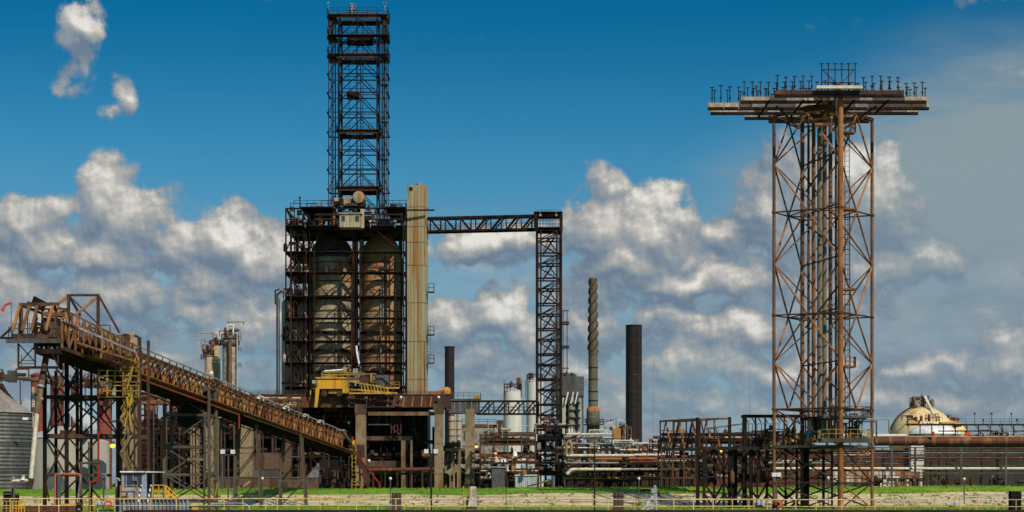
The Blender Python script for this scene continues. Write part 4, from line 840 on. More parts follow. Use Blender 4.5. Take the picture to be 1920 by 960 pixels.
for k in range(3):
    z1, z0 = ZP(lv[k], YT), ZP(lv[k+1], YT); zm = (z0+z1)/2
    for i in range(4):
        ta = (LP(i, z1)+LP(i+1, z1))/2; ba = (LP(i, z0)+LP(i+1, z0))/2
        for a, b, mt in ((LP(i, zm), ta, 'tower_brown'), (LP(i+1, zm), ta, 'tower_rust'), (LP(i, zm), ba, 'tower_rust'), (LP(i+1, zm), ba, 'orange_rust' if i == 1 else 'tower_brown')):
            part(T, 'brace', mt, lambda m: m.bar(a, b, .23, n=6), True)
    for i in (0, 2):                                                    # inner struts from the thin legs to the pipe bundle
        for zz in (z0, z1):
            e = TC+(LP(i, zm)-TC)*.18; e.z = zz*.8+zm*.2
            part(T, 'inner_strut', 'rust_steel', lambda m: m.bar(LP(i, zm), (e.x, e.y, e.z), .16, n=6), True)
for k in (3, 4):
    z1, z0 = ZP(lv[k], YT), ZP(lv[k+1], YT) if k < 4 else ZP(905, YT)
    for i in range(4):
        part(T, 'brace', 'brown_steel' if i != 2 else 'orange_rust', lambda m: m.bar(LP(i, z1), LP(i+1, z0), .19, n=6), True)
        if k == 4 or i % 2: part(T, 'brace', 'rust_steel', lambda m: m.bar(LP(i+1, z1), LP(i, z0), .19, n=6), True)
        if k == 4:
            z2 = GR
            part(T, 'brace', 'orange_rust' if i == 1 else 'brown_steel', lambda m: m.bar(LP(i, z0), LP(i+1, z2), .2, n=6), True)
            part(T, 'brace', 'dark_steel', lambda m: m.bar(LP(i+1, z0), LP(i, z2), .2, n=6), True)
            part(T, 'base_block', 'concrete', lambda m: m.box((LP(i, 0).x, LP(i, 0).y, GR), (1.8, 1.8, .5)))
# standing pipes between the two big legs
A, B = LP(3, 0), LP(1, 0)
for j, (px, w, mt) in enumerate(((1516, .34, 'brown_steel'), (1525.5, .50, 'tower_brown'), (1536.5, .60, 'grey_brown3'), (1546, .58, 'grey_brown3'), (1557, .50, 'tower_brown'), (1567.5, .32, 'brown_steel'))):
    f = (j+1)/7; y = A.y+(B.y-A.y)*f; x = tx(px, y)
    part(T, 'standing_pipe', mt, lambda m: m.bar((x, y, ZP(815, YT)), (x, y, Zh-.8), w, n=12), True)
for py in range(290, 770, 96):
    z = ZP(py+7, YT); part(T, 'pipe_guide', 'brown_steel', lambda m: m.bar(LP(3, z), LP(1, z), .16))
for k in range(4):
    z = ZP(280+k*130, YT); f0, f1 = (.05, .95) if k % 2 else (.95, .05)
    part(T, 'lacing', 'brown_steel', lambda m: m.bar(A.lerp(B, f0)+Vector((.2, 0, z)), A.lerp(B, f1)+Vector((.2, 0, z-4.6)), .16))
# ladders and rest platforms on the right of the front leg
lx = LP(1, 0).x+.95; ly = LP(1, 0).y+.8
for a, b in ((264, 222), (400, 268), (560, 404), (690, 560), (775, 695)):
    part(T, 'ladder', 'dark_steel', lambda m: m.ladder((lx, ly, ZP(a, YT)), (lx, ly, ZP(b, YT)), .55, a > 400, .08))
for py, cage in ((264, 1), (404, 0), (551, 0), (693, 1)):
    part(T, 'rest_platform', 'rust_steel', lambda m: [m.box((lx+.1, ly-.2, ZP(py, YT)), (1.6, 1.6, .22))]+([m.rail([(lx-.3, ly-1, ZP(py, YT)), (lx+.9, ly-1, ZP(py, YT)), (lx+.9, ly+.6, ZP(py, YT))], 1.2, .08, .5)] if cage else []))
# lower working platforms
def plat(px0, px1, py, y0, y1, mt, name='platform', rm='yellow_faded', h=.45):
    z = ZP(py, YT); o = part(T, name, mt, lambda m: m.b2(tx(px0), tx(px1), y0, y1, z-h, z))
    m = MB(); m.rail([(tx(px0), y1, z), (tx(px0), y0, z), (tx(px1), y0, z), (tx(px1), y1, z)], 1.1, .06, .9); m.build('railing', rm, o)
plat(1524, 1616, 824, YT-7.4, YT-4.2, 'grey_steel', h=.5)
plat(1532, 1618, 781.5, YT-5.2, YT+1.5, 'grey_steel', rm='dark_steel', h=.3)
plat(1512, 1575, 781.5, YT-1, YT+6, 'dark_steel', rm='dark_steel', h=.3)
part(T, 'ladder', 'dark_steel', lambda m: m.ladder((tx(1543), YT-7.3, ZP(822, YT)), (tx(1543), YT-7.3, ZP(768, YT)), .5, False, .08))
clutter(T, tx(1516), tx(1612), YT-3, YT+4, ZP(822, YT), 3.0, 26, 51, ('dark_steel', 'grey_steel', 'brown_steel', 'tan_steel', 'galvanized'), .7)
# the head: rows of square beams on a dark corbel, standing rollers on top
HZ = 48.6+EYE-.55
H = part(T, 'head_corbel', 'dark_rust', lambda m: [m.lathe((tx(1542), YT+.4, HZ-3.0), [(1.0, .6), (1.5, 1.6), (2.6, 2.45), (2.8, 2.6)], 10)])
rows = [(252.6, 1452, 1694, 'dark_rust', .5), (256.6, 1381, 1724, 'mix', .46), (261.2, 1326, 1742, 'mix', .55), (264.6, 1336, 1732, 'mix', .42), (268.2, 1395, 1634, 'mix', .4), (270.6, 1440, 1630, 'grey', .5)]
q = random.Random(9)
def hx(px, Y): return (px-960)*Y/3840
for j, (Y, a, b, kind, h) in enumerate(rows):
    x0, x1 = hx(a, 261.2 if j not in (4, 5) else Y), hx(b, 261.2 if j not in (4, 5) else Y)
    if j in (0,): x0, x1 = hx(a, Y), hx(b, Y)
    # carrier girder below and cladding boxes of uneven length above
    part(T, 'head_girder', 'black_steel', lambda m: m.b2(x0+.1, x1-.1, Y-.3, Y+.3, HZ-.52, HZ-.20))
    x = x0
    while x < x1-.2:
        L = min(q.choice((1.7, 1.9, 1.9, 2.1)), x1-x)
        edge = (x-x0 < 2.5 or x1-x < 1.5)
        mt = 'dark_rust' if kind == 'dark_rust' else ('pale_tan' if edge or q.random() < .12 else q.choice(('grey_brown', 'pipe_grey', 'brown_steel', 'grey_brown')))
        if j == 4: mt = 'pipe_grey'
        if j == 5: mt = 'galvanized'
        part(T, 'head_box', mt, lambda m: [m.b2(x+.03, x+L-.05, Y-h/2, Y+h/2, HZ-.19, HZ+h-.19), m.b2(x+L-.05, x+L-.0, Y-h/2-.04, Y+h/2+.04, HZ-.5, HZ+h-.1)])
        x += L
for k in (2, 4, 5, 7, 9):                                                    # cross girders tying the rows
    xa = hx(1370+k*31, 260); part(T, 'cross_girder', 'black_steel', lambda m: m.b2(xa-.09, xa+.09, 254 if 1 < k < 11 else 256.6, 266.2 if 1 < k < 9 else 263, HZ-.72, HZ-.53))
for px, L in ((1500, -1), (1585, 1)):
    for Y in (257, 264): part(T, 'raking_strut', 'dark_rust', lambda m: m.bar((hx(px, 260), YT+.5, HZ-3), (hx(px, 260)+L*3.4, Y, HZ-.8), .2))
part(T, 'top_girder', 'pipe_cream', lambda m: [m.b2(hx(1530, 252), hx(1617, 252), 251.6, 252.3, HZ+.40, HZ+.75)])
part(T, 'tie_beam', 'orange_rust', lambda m: [m.bar((hx(1518, 258), 255, HZ-2.9), (hx(1562, 258), 256, HZ-2.3), .3)])
part(T, 'tie_beam', 'rust_steel', lambda m: [m.bar((hx(1520, 258), 254.5, HZ-3.5), (hx(1553, 258), 254.5, HZ-3.55), .34)])
def tpost(x, Y, z, h):
    part(T, 'tee_post', 'black_steel', lambda m: [m.bar((x, Y, z), (x, Y, z+h), .13, n=6), m.bar((x-.25, Y, z+h), (x+.25, Y, z+h), .11), m.box((x, Y, z+h*.30), (.2, .2, .3))])
for j, (Y, a, b, kind, h) in enumerate(rows[:5]):
    n = (15, 23, 25, 16, 9)[j]; 
    for i in range(n):
        f = (i+.35+.1*(j % 3))/n; px = a+(b-a)*f
        if j == 0 and (1530 < px < 1610): continue
        tpost(hx(px, 261.2 if j else Y), Y, HZ+h-.2, (1.8, 1.9, 2.1, 2.5, 2.9)[j]*q.uniform(.88, 1.08))
for i in range(6): tpost(hx(1541+12.6*i, 254), 254.2, HZ+.1, 3.85)
part(T, 'post_frame', 'dark_steel', lambda m: [m.bar((hx(1541, 254), 254.2, HZ+3.2), (hx(1604, 254), 254.2, HZ+3.2), .12), m.bar((hx(1541, 254), 254.2, HZ+1.6), (hx(1604, 254), 254.2, HZ+1.6), .1), m.bar((hx(1543, 254), 254.2, HZ+3.2), (hx(1572, 254), 254.2, HZ+1.2), .1), m.bar((hx(1602, 254), 254.2, HZ+3.2), (hx(1575, 254), 254.2, HZ+1.2), .1)])
# ---- dark timber-like trestle left of the tower (river side)
T = thing('dark_trestle', 'dark trestle of many black posts and raking struts left of the pylon', 'trestle', (hx(1390, 262), 262, GR))
Yt = 262.0
for px, top, w in ((1308, 783, .95), (1320, 842, .8), (1339, 842, .62), (1357, 842, .6), (1368, 782, .85), (1377, 842, 1.5), (1396, 780, 1.2), (1408, 842, 1.0), (1420, 842, .55), (1438, 842, .6), (1473, 842, .6), (1494, 842, .6), (1512, 838, 1.4), (1544, 842, .7), (1560, 842, .5)):
    yy = Yt+(px*7 % 5)*.8-1
    part(T, 'post', 'black_steel', lambda m: m.bar((hx(px, yy), yy, GR-1), (hx(px, yy), yy, ZP(top, yy)), w*.46))
part(T, 'cap_beam', 'dark_steel', lambda m: m.b2(hx(1316, Yt), hx(1518, Yt), Yt-1.3, Yt-.8, ZP(843, Yt), ZP(838, Yt)))
part(T, 'cap_beam', 'dark_steel', lambda m: m.b2(hx(1316, Yt), hx(1640, Yt), Yt+2.8, Yt+3.3, ZP(841, Yt), ZP(836.5, Yt)))
prs = [(1320, 1339), (1339, 1357), (1357, 1377), (1377, 1396), (1396, 1420), (1420, 1438), (1438, 1473), (1473, 1512)]
for k, (a, b) in enumerate(prs):
    for y0, y1 in ((842, 880), (935, 905), (957, 925)):
        part(T, 'raking_strut', 'black_steel', lambda m: m.bar((hx(a if k % 2 else b, Yt), Yt-.4, ZP(y0, Yt)), (hx(b if k % 2 else a, Yt), Yt-.4, ZP(y1, Yt)), .26))
for a, b in ((1410, 1452), (1318, 1350)): part(T, 'raking_strut', 'black_steel', lambda m: m.bar((hx(a, Yt), Yt-.6, ZP(845, Yt)), (hx(b, Yt), Yt-.6, ZP(885, Yt)), .35))
clutter(T, hx(1320, Yt), hx(1440, Yt), Yt-1, Yt+3, ZP(905, Yt), 2.0, 12, 52, ('black_steel', 'dark_steel', 'brown_steel'), .8)
# ---- orange truss footbridge over the levee
T = thing('orange_truss_bridge', 'rusty orange truss bridge with raking members left of the dark trestle', 'bridge', (hx(1340, 300), 300, ZP(842, 300)))
a0, a1 = Vector((hx(1238, 312), 312, ZP(841, 312))), Vector((hx(1312, 290), 290, ZP(842.5, 290)))
for s_ in (0, 1):
    o = Vector((2.2*s_, 1.4*s_, 0)); n = 3
    part(T, 'bottom_chord', 'tan_steel', lambda m: m.bar(a0+o, a1+o, .3)); part(T, 'top_chord', 'orange_rust', lambda m: m.bar(a0+o+Vector((0, 0, 4.15)), a1+o+Vector((0, 0, 4.3)), .28))
    for i in range(n+1):
        c = a0.lerp(a1, i/n)+o
        part(T, 'post', 'dark_steel' if s_ or i == 0 else 'brown_steel', lambda m: m.bar(c, c+Vector((0, 0, 4.15)), .2 if i in (0, n) else .1))
        if i < n:
            d = a0.lerp(a1, (i+1)/n)+o; mid = c.lerp(d, .45)
            part(T, 'diagonal', 'orange_rust', lambda m: m.bar(mid+Vector((0, 0, 4.1)), d+Vector((-.2, 0, 0)), .24)); part(T, 'diagonal', 'dark_steel', lambda m: m.bar(mid+Vector((0, 0, 4.1)), c, .13))
b1 = Vector((hx(1455, 284), 284, ZP(842, 284)))
part(T, 'bottom_chord', 'tan_steel', lambda m: m.bar(a1+Vector((.3, 0, 0)), b1, .4)); part(T, 'top_chord', 'orange_rust', lambda m: m.bar(a1+Vector((.2, 0, 4.25)), a1.lerp(b1, .38)+Vector((0, 0, 4.3)), .28))
part(T, 'top_chord', 'galvanized', lambda m: m.bar(a1+Vector((.9, 0, 2.9)), a1.lerp(b1, .62)+Vector((0, 0, 3.6)), .2))
for i in range(30):
    c = a0.lerp(a1, i/10) if i < 10 else a1.lerp(b1, (i-10)/20)
    part(T, 'rail_post', 'brown_steel', lambda m: m.bar(c+Vector((0, .6, 0)), c+Vector((0, .6, 2.4+.5*(i % 3 == 0))), .06))
part(T, 'hand_rail', 'brown_steel', lambda m: [m.bar(a0+Vector((0, .6, z)), a1+Vector((0, .6, z)), .1) for z in (.8, 1.6, 2.3)]+[m.bar(a1+Vector((0, .6, z)), b1+Vector((0, .6, z)), .1) for z in (.8, 1.6, 2.3)])
for i in range(5):
    c = a1.lerp(b1, .1+i*.18); part(T, 'diagonal', 'orange_rust' if i % 2 else 'dark_steel', lambda m: m.bar(c+Vector((0, .2, 0)), c+Vector((-.9, .2, 4.1-.4*i)), .18))
part(T, 'deck', 'rust_steel', lambda m: [m.bar(a0+Vector((.8, .7, -.1)), a1+Vector((.8, .7, -.1)), 1.6, .15), m.bar(a1+Vector((.6, .9, -.1)), b1+Vector((.6, .9, -.1)), 1.6, .15)])
part(T, 'pipe', 'pipe_rust', lambda m: [m.bar(a0+Vector((.5, 1.2, 1.3)), a1+Vector((.5, 1.2, 1.3)), .8, n=12), m.bar(a1+Vector((.5, 1.2, 1.2)), b1+Vector((.2, 1.2, 1.2)), .7, n=12)], True)
part(T, 'pipe', 'pipe_rust', lambda m: [m.bar(a0+Vector((.5, 2.2, 2.2)), b1+Vector((.5, 2.2, 2.0)), .5, n=12)], True)
# ---- dark horizontal rack left of the tower at the bridge end
T = thing('valve_gallery', 'dark open valve gallery with flat black roof beside the pylon', 'gallery', (hx(1430, 272), 272, ZP(842, 272)))
part(T, 'roof_beam', 'black_steel', lambda m: [m.b2(hx(1394, 272), hx(1512, 272), 271.5, 275, ZP(782, 272), ZP(777.5, 272))])
for px in (1395, 1416, 1434, 1450, 1470, 1490, 1510): part(T, 'post', 'dark_steel', lambda m: m.bar((hx(px, 272), 271.7, ZP(842, 272)), (hx(px, 272), 271.7, ZP(782, 272)), .2))
for k in range(9): part(T, 'bracket', 'dark_steel', lambda m: m.bar((hx(1397+k*12, 272), 271.7, ZP(783, 272)), (hx(1403+k*12, 272), 271.7, ZP(793, 272)), .12))
part(T, 'rail', 'grey_steel', lambda m: m.rail([(hx(1394, 272), 271.6, ZP(826, 272)), (hx(1460, 272), 271.6, ZP(826, 272))], 2.2, .08, .6))
clutter(T, hx(1398, 272), hx(1520, 272), 272, 276, ZP(842, 272), 3.2, 34, 53, ('tan_steel', 'brown_steel', 'dark_steel', 'yellow_faded', 'rust_steel', 'pipe_grey'), .8)
part(T, 'valve_box', 'red_paint', lambda m: m.box((hx(1447, 271), 271, ZP(801, 271)), (.7, .6, .5)))
T = thing('tan_duct', 'fat yellowish tan pipe with flange ring inside the pylon base', 'pipe', (hx(1490, 276), 277, ZP(825, 277)))
part(T, 'pipe', 'yellow_tan', lambda m: m.bar((hx(1430, 277), 277, ZP(822, 277)), (hx(1530, 277), 276, ZP(822, 276)), 1.25, n=18), True)
part(T, 'flange', 'orange_rust', lambda m: [m.bar((hx(1507+k*7, 276), 276.2, ZP(822, 276)), (hx(1509+k*7, 276), 276.2, ZP(822, 276)), 1.55, n=18) for k in range(3)])
# ---- levee crossing pipeline on the right
T = thing('rusty_pipeline', 'thick rust red horizontal pipeline crossing the right edge of the view', 'pipeline', (hx(1780, 318), 318, ZP(834, 318)))
part(T, 'pipe', 'pipe_rust', lambda m: m.bar((hx(1640, 318), 318, ZP(827.5, 318)), (hx(2050, 318), 318, ZP(827.5, 318)), 1.36, n=20), True)
q = random.Random(4)
for k in range(13): part(T, 'band', 'orange_brown' if k % 3 else 'tan_steel', lambda m: m.bar((hx(1643+k*27+q.uniform(-6, 6), 318), 318, ZP(827.5, 318)), (hx(1645+k*27, 318), 318, ZP(827.5, 318)), 1.42, n=20))
part(T, 'insulation_pipe', 'pipe_cream', lambda m: m.bar((hx(1580, 319), 319, ZP(817, 319)), (hx(1700, 319), 319, ZP(817, 319)), .55, n=12), True, label='yellowish pipe lying along the top')
part(T, 'insulation_pipe', 'yellow_tan', lambda m: m.bar((hx(1700, 319), 319.8, ZP(819, 319)), (hx(2050, 319), 319.8, ZP(819, 319)), .3, n=12), True)
part(T, 'red_marker', 'red_paint', lambda m: m.box((hx(1749, 317), 317, ZP(813, 317)), (.45, .3, .65)))
T = thing('grey_pipe_rack', 'grey steel pipe rack of posts and rails in front of the olive shed', 'pipe rack', (hx(1780, 314), 314, 2.8))
for px in (1672, 1716, 1802, 1886, 1975): part(T, 'post', 'grey_steel', lambda m: m.bar((hx(px, 314), 314, 1.8), (hx(px, 314), 314, ZP(838, 314)), .28))
for py, a in ((839.5, 1640), (887, 1716)): part(T, 'rail', 'grey_steel', lambda m: m.bar((hx(a, 314), 314, ZP(py, 314)), (hx(2050, 314), 314, ZP(py, 314)), .16))
part(T, 'upper_pipe', 'pipe_grey', lambda m: m.bar((hx(1560, 315), 315, ZP(853, 315)), (hx(2050, 315), 315, ZP(853, 315)), .24, n=10), True)
part(T, 'rusty_pipe', 'pipe_rust', lambda m: m.bar((hx(1560, 316), 316, ZP(859, 316)), (hx(2050, 316), 316, ZP(859, 316)), .34, n=10), True)
part(T, 'cream_pipe', 'pipe_cream', lambda m: m.bar((hx(1440, 315), 315, ZP(878.5, 315)), (hx(2050, 315), 315, ZP(878.5, 315)), .42, n=12), True)
part(T, 'grey_pipe', 'pipe_grey', lambda m: m.bar((hx(1440, 316), 316, ZP(868, 316)), (hx(1700, 316), 316, ZP(868, 316)), .34, n=12), True)
for s_ in (((1752, 850), (1727, 878)), ((1762, 850), (1790, 880)), ((1757, 887), (1744, 912)), ((1762, 887), (1778, 912)), ((1735, 840), (1712, 870))): part(T, 'brace', 'tan_steel', lambda m: m.bar((hx(s_[0][0], 317), 317, ZP(s_[0][1], 317)), (hx(s_[1][0], 317), 317, ZP(s_[1][1], 317)), .14))
for py, w, mt in ((845, .16, 'pipe_rust'), (849, .12, 'pipe_grey'), (863.5, .2, 'red_brown'), (873.5, .16, 'brown_steel'), (892, .14, 'tan_steel'), (897, .18, 'brown_steel')): part(T, 'thin_pipe', mt, lambda m: m.bar((hx(1560, 315.6), 315.6, ZP(py, 315.6)), (hx(2050 if py < 880 else 1735, 315.6), 315.6, ZP(py, 315.6)), w, n=8), True)
for px in (1655, 1695, 1745, 1760, 1775, 1840, 1870, 1935): part(T, 'hanger', 'dark_steel', lambda m: m.bar((hx(px, 316.4), 316.4, 1.8), (hx(px, 316.4), 316.4, ZP(840, 316.4)), .16))
clutter(T, hx(1640, 319), hx(1735, 319), 317.5, 321, ZP(912, 319), 2.6, 18, 150, ('brown_steel', 'dark_steel', 'pipe_cream', 'pipe_rust', 'grey_steel'), .7)
clutter(T, hx(1735, 319), hx(1960, 319), 318, 323, ZP(912, 319), 2.0, 14, 151, ('brown_steel', 'dark_steel', 'grey_steel', 'dark_rust'), .7)
T = thing('olive_shed', 'long dark olive corrugated shed behind the grey pipe rack', 'shed', (hx(1830, 340), 345, 0))
part(T, 'wall', 'olive_sheet', lambda m: m.b2(hx(1731, 335), hx(2060, 335), 335, 352, 0, ZP(836, 335)))
part(T, 'roof', 'olive_sheet', lambda m: m.b2(hx(1729, 335), hx(2062, 335), 334.6, 352.4, ZP(836, 335)+.003, ZP(834.5, 335)))
part(T, 'door', 'dark_rust', lambda m: m.b2(hx(1778, 335), hx(1824, 335), 334.9, 334.995, ZP(916, 335), ZP(898, 335)))
T = thing('streaked_wall', 'white sheet wall streaked with red rust right of the pylon foot', 'wall', (hx(1680, 326), 326.3, 2.0))
part(T, 'panel', 'rusty_white_sheet', lambda m: m.b2(hx(1560, 326), hx(1731, 326), 326, 326.5, 1, ZP(884, 326)))
part(T, 'ledge', 'galvanized', lambda m: m.b2(hx(1638, 326), hx(1731, 326), 325.6, 325.98, ZP(916.5, 326), ZP(915, 326)))
T = thing('white_tank_box', 'small white steel box behind the pipes at the shed corner', 'tank', (hx(1722, 330), 330, 2))
part(T, 'body', 'tank_white', lambda m: m.b2(hx(1706, 330), hx(1730, 330), 329, 331, ZP(885, 330), ZP(835, 330))); part(T, 'rib', 'pipe_grey', lambda m: m.b2(hx(1705, 330), hx(1731, 330), 328.9, 328.99, ZP(858, 330), ZP(854, 330)))
# ---- process racks seen through the tower base and to its left
# ================================================================ left: conveyor, loading tower, bins, silos
def hx2(px, Y): return (px-960)*Y/3840
def CL(s_, dx=0.0, dz=0.0):                      # point on the conveyor's bottom line, s along it, dx across
    d = Vector((14.7, 100, 0)).normalized(); n = Vector((d.y, -d.x, 0))
    return Vector((-44.5+14.7*s_, 190+100*s_, EYE+13.0-6.7*s_+dz))+n*dx
S0, S1 = .04, 1.275
T = thing('conveyor_gallery', 'long rusty covered conveyor gallery sloping down across the levee', 'conveyor', CL(S1)-Vector((0, 0, 5)))
HW, GH = 1.35, 2.45
def Cs(a, b, n): return [a+(b-a)*i/n for i in range(n+1)]
for dx, mt in ((-HW, 'dark_steel'), (HW, 'orange_brown')):
    part(T, 'bottom_chord', 'brown_steel', lambda m: m.bar(CL(S0, dx), CL(S1, dx), .3, .35)); part(T, 'top_chord', 'brown_steel', lambda m: m.bar(CL(S0, dx, GH), CL(S1-.07, dx, GH), .22, .25))
    part(T, 'end_post', 'rust_steel', lambda m: m.bar(CL(S1-.07, dx, GH), CL(S1+.01, dx, .2), .2))
pts = Cs(S0, S1-.07, 66)
q = random.Random(2)
for i, (a, b) in enumerate(zip(pts, pts[1:])):
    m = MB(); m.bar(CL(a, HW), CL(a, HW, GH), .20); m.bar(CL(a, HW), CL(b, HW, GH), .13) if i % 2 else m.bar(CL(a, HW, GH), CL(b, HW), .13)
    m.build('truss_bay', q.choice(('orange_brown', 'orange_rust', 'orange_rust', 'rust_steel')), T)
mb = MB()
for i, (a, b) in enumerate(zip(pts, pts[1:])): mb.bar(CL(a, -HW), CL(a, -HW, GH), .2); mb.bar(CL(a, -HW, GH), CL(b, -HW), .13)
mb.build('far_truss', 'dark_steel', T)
part(T, 'belt', 'black_steel', lambda m: m.bar(CL(S0, .1, 1.0), CL(S1, .1, 1.0), 1.5, .12))
part(T, 'spill_tray', 'black_steel', lambda m: m.bar(CL(S0, 0, -.28), CL(S1-.02, 0, -.28), 2.5, .5))
part(T, 'belt_cover', 'galvanized', lambda m: m.bar(CL(.16, .35, 2.62), CL(S1-.09, .35, 2.62), 1.5, .10))
part(T, 'hand_rail', 'galvanized', lambda m: [m.bar(CL(S0+.06, HW+.9, 2.75), CL(S1-.09, HW+.3, 2.75), .13), m.bar(CL(S1-.09, HW+.3, 2.75), CL(S1+.01, HW+.2, .7), .12)])
part(T, 'hand_rail', 'rust_steel', lambda m: [m.bar(CL(S0+.06, HW+.7, 1.9), CL(S1-.09, HW+.3, 1.9), .1)])
for a in Cs(S0+.06, S1-.09, 44): part(T, 'bracket', 'rust_steel', lambda m: m.bar(CL(a, HW, .1), CL(a, HW+.6, 2.7), .11))
part(T, 'walkway', 'rust_steel', lambda m: m.bar(CL(S0+.06, HW+.45, .05), CL(S1-.03, HW+.45, .05), .8, .12))
part(T, 'fire_pipe', 'red_paint', lambda m: m.path([CL(.21, HW+.5, -.45), CL(.62, HW+.5, -.5), CL(.62, HW+.5, -2.2)], .22, 8), True)
part(T, 'fire_pipe', 'salmon_dull', lambda m: m.path([CL(.64, HW+.5, -.35), CL(S1-.01, HW+.4, -.15)], .24, 8), True)
part(T, 'fire_pipe', 'red_paint', lambda m: m.path([CL(S1-.01, HW+.4, .1), CL(S1+.02, HW+2, -2.6), CL(S1+.035, HW+3.2, -4.4), CL(S1+.035, HW+3.2, -6.6)], .3, 8), True)
for i, a in enumerate(Cs(.2, 1.15, 15)):
    part(T, 'roller_stand', 'vessel_tan', lambda m: [m.hcyl(CL(a, -.6, 1.25), CL(a, .7, 1.25), .16, 8, .1), m.box(tuple(CL(a, HW*.4, .6)), (.5, .5, .8))])
for i, a in enumerate((.16, .31, .47, .63, .80, .93, 1.04, 1.13)):
    part(T, 'gallery_lamp', 'white_paint' if i > 3 else 'galvanized', lambda m: [m.bar(CL(a, 0, 2.6), CL(a, 0, 3.7), .08), m.bar(CL(a, 0, 3.7), CL(a, -.5, 3.8), .07), m.box(tuple(CL(a, -.6, 3.65)), (.45, .4, .28 if i < 4 else .42))])
for k in range(22):                                                        # hangers and conduits beneath the tray
    a = .22+k*.047; part(T, 'hanger', 'black_steel', lambda m: [m.bar(CL(a, -.9, -.5), CL(a, -.9, -.95), .1), m.bar(CL(a-.02, -.9, -.95), CL(a+.035, -.9, -.95), .1)])
for a, b, w in ((.28, .30, .8), (.55, .60, .9), (.86, .88, .6)): part(T, 'equipment_box', 'dark_steel', lambda m: m.bar(CL(a, 0, 2.9), CL(b, 0, 2.9), w, .5))
T = thing('gallery_gate_frame', 'grey steel post box standing astride the gallery near its middle', 'frame', CL(.56, HW+1))
part(T, 'box', 'grey_steel', lambda m: m.b2(hx2(392, 243), hx2(400, 243), 243, 243.6, ZP(743, 243), ZP(710, 243)))
part(T, 'lamp', 'white_paint', lambda m: m.ball((hx2(396, 243), 242.9, ZP(700, 243)), .25, 5, 8), True)
# ---- head house over the loading tower
YH = 196.0
def h(px): return hx2(px, YH-2)
def hz(py): return ZP(py, YH-2)
T = thing('conveyor_head_house', 'open rust orange steel head house cantilevered at the conveyor top', 'head house', (h(70), YH, hz(655)))
part(T, 'floor', 'brown_steel', lambda m: m.b2(h(22), h(112), YH-2, YH+3, hz(635), hz(626)))
part(T, 'floor_girder', 'grey_steel', lambda m: [m.b2(h(12), h(118), YH-2.3, YH-2.05, hz(643.5), hz(635.2)), m.b2(h(40), h(118), YH+3.1, YH+3.3, hz(643.5), hz(635.2))])
part(T, 'boom', 'dark_steel', lambda m: [m.bar((h(1), YH-2.2, hz(634)), (h(26), YH-2.2, hz(634)), .2), m.bar((h(3), YH-2.2, hz(633)), (h(24), YH-2.2, hz(614)), .18)])
for a, b, mt in ((37, 25, 'orange_rust'), (99, 87, 'orange_rust'), (56, 42, 'orange_brown'), (70, 60, 'orange_brown')):
    part(T, 'raking_post', mt, lambda m: m.bar((h(a), YH-2, hz(573)), (h(b), YH-2.2, hz(620)), .26))
for px, y in ((36, -1.6), (47, 2.5), (59, 2.5), (72, 2.5), (41, -2), (102, -1.6), (106, 2.6), (86, 2.5)):
    part(T, 'post', 'dark_steel' if y > 0 else 'brown_steel', lambda m: m.bar((h(px), YH+y, hz(627)), (h(px), YH+y, hz(573)), .2))
part(T, 'roof_beam', 'brown_steel', lambda m: [m.bar((h(36), YH-2, hz(571.5)), (h(111), YH-2, hz(570)), .25, .32), m.bar((h(36), YH+2.5, hz(572.5)), (h(109), YH+2.5, hz(571.5)), .2), m.bar((h(40), YH-2, hz(573)), (h(74), YH+2.5, hz(586)), .2), m.bar((h(74), YH+2.5, hz(586)), (h(106), YH+2, hz(576)), .2)])
for k in range(5): part(T, 'brace', 'dark_steel', lambda m: m.bar((h(38+k*14), YH+2.5, hz(622)), (h(50+k*14), YH+2.5, hz(588)), .14))
part(T, 'drive_box', 'sheet_grey', lambda m: m.box((h(84), YH+1, hz(608)), (1.3, 1.6, 1.6))); part(T, 'drive_cowl', 'orange_brown', lambda m: [m.box((h(90), YH+.5, hz(586)), (1.7, 1.6, .35)), m.bar((h(75), YH, hz(583)), (h(100), YH, hz(588)), .3)])
part(T, 'tilted_plate', 'black_steel', lambda m: m.bar((h(57), YH-1, hz(562)), (h(75), YH, hz(572)), .28, .9))
part(T, 'railing', 'dark_steel', lambda m: [m.rail([(h(17), YH-2.2, hz(633)), (h(24), YH-2.2, hz(633))], 1.0, .06, .4), m.rail([(h(24), YH-2.1, hz(626)), (h(110), YH-2.1, hz(626))], .95, .06, .55)])
part(T, 'lamp_post', 'dark_steel', lambda m: [m.bar((h(47), YH-1, hz(626)), (h(47), YH-1, hz(564)), .08), m.bar((h(47), YH-1, hz(564)), (h(50.5), YH-1, hz(565)), .08), m.box((h(51), YH-1, hz(566)), (.25, .2, .15))])
part(T, 'underframe', 'dark_steel', lambda m: [m.bar((h(34.5), YH-2, hz(644)), (h(34.5), YH-2, hz(689)), .16), m.bar((h(109), YH-2, hz(644)), (h(109), YH-2, hz(689)), .16), m.bar((h(66), YH-2, hz(644)), (h(66), YH-2, hz(689)), .14), m.bar((h(34), YH-2, hz(689)), (h(110), YH-2, hz(689)), .24), m.bar((h(35), YH-2, hz(645)), (h(65), YH-2, hz(678)), .1), m.bar((h(66), YH-2, hz(648)), (h(35), YH-2, hz(683)), .1)])
part(T, 'underframe', 'dark_steel', lambda m: [m.bar((h(70), YH+2, hz(644)), (h(70), YH+2, hz(689)), .14), m.bar((h(97), YH+2, hz(644)), (h(97), YH+2, hz(689)), .3), m.bar((h(40), YH-2, hz(676)), (h(66), YH-2, hz(676)), .06), m.bar((h(40), YH-2, hz(682)), (h(66), YH-2, hz(682)), .06), m.bar((h(40), YH-2, hz(666)), (h(40), YH-2, hz(689)), .06), m.bar((h(90), YH-2, hz(648)), (h(110), YH-2, hz(688)), .12)])
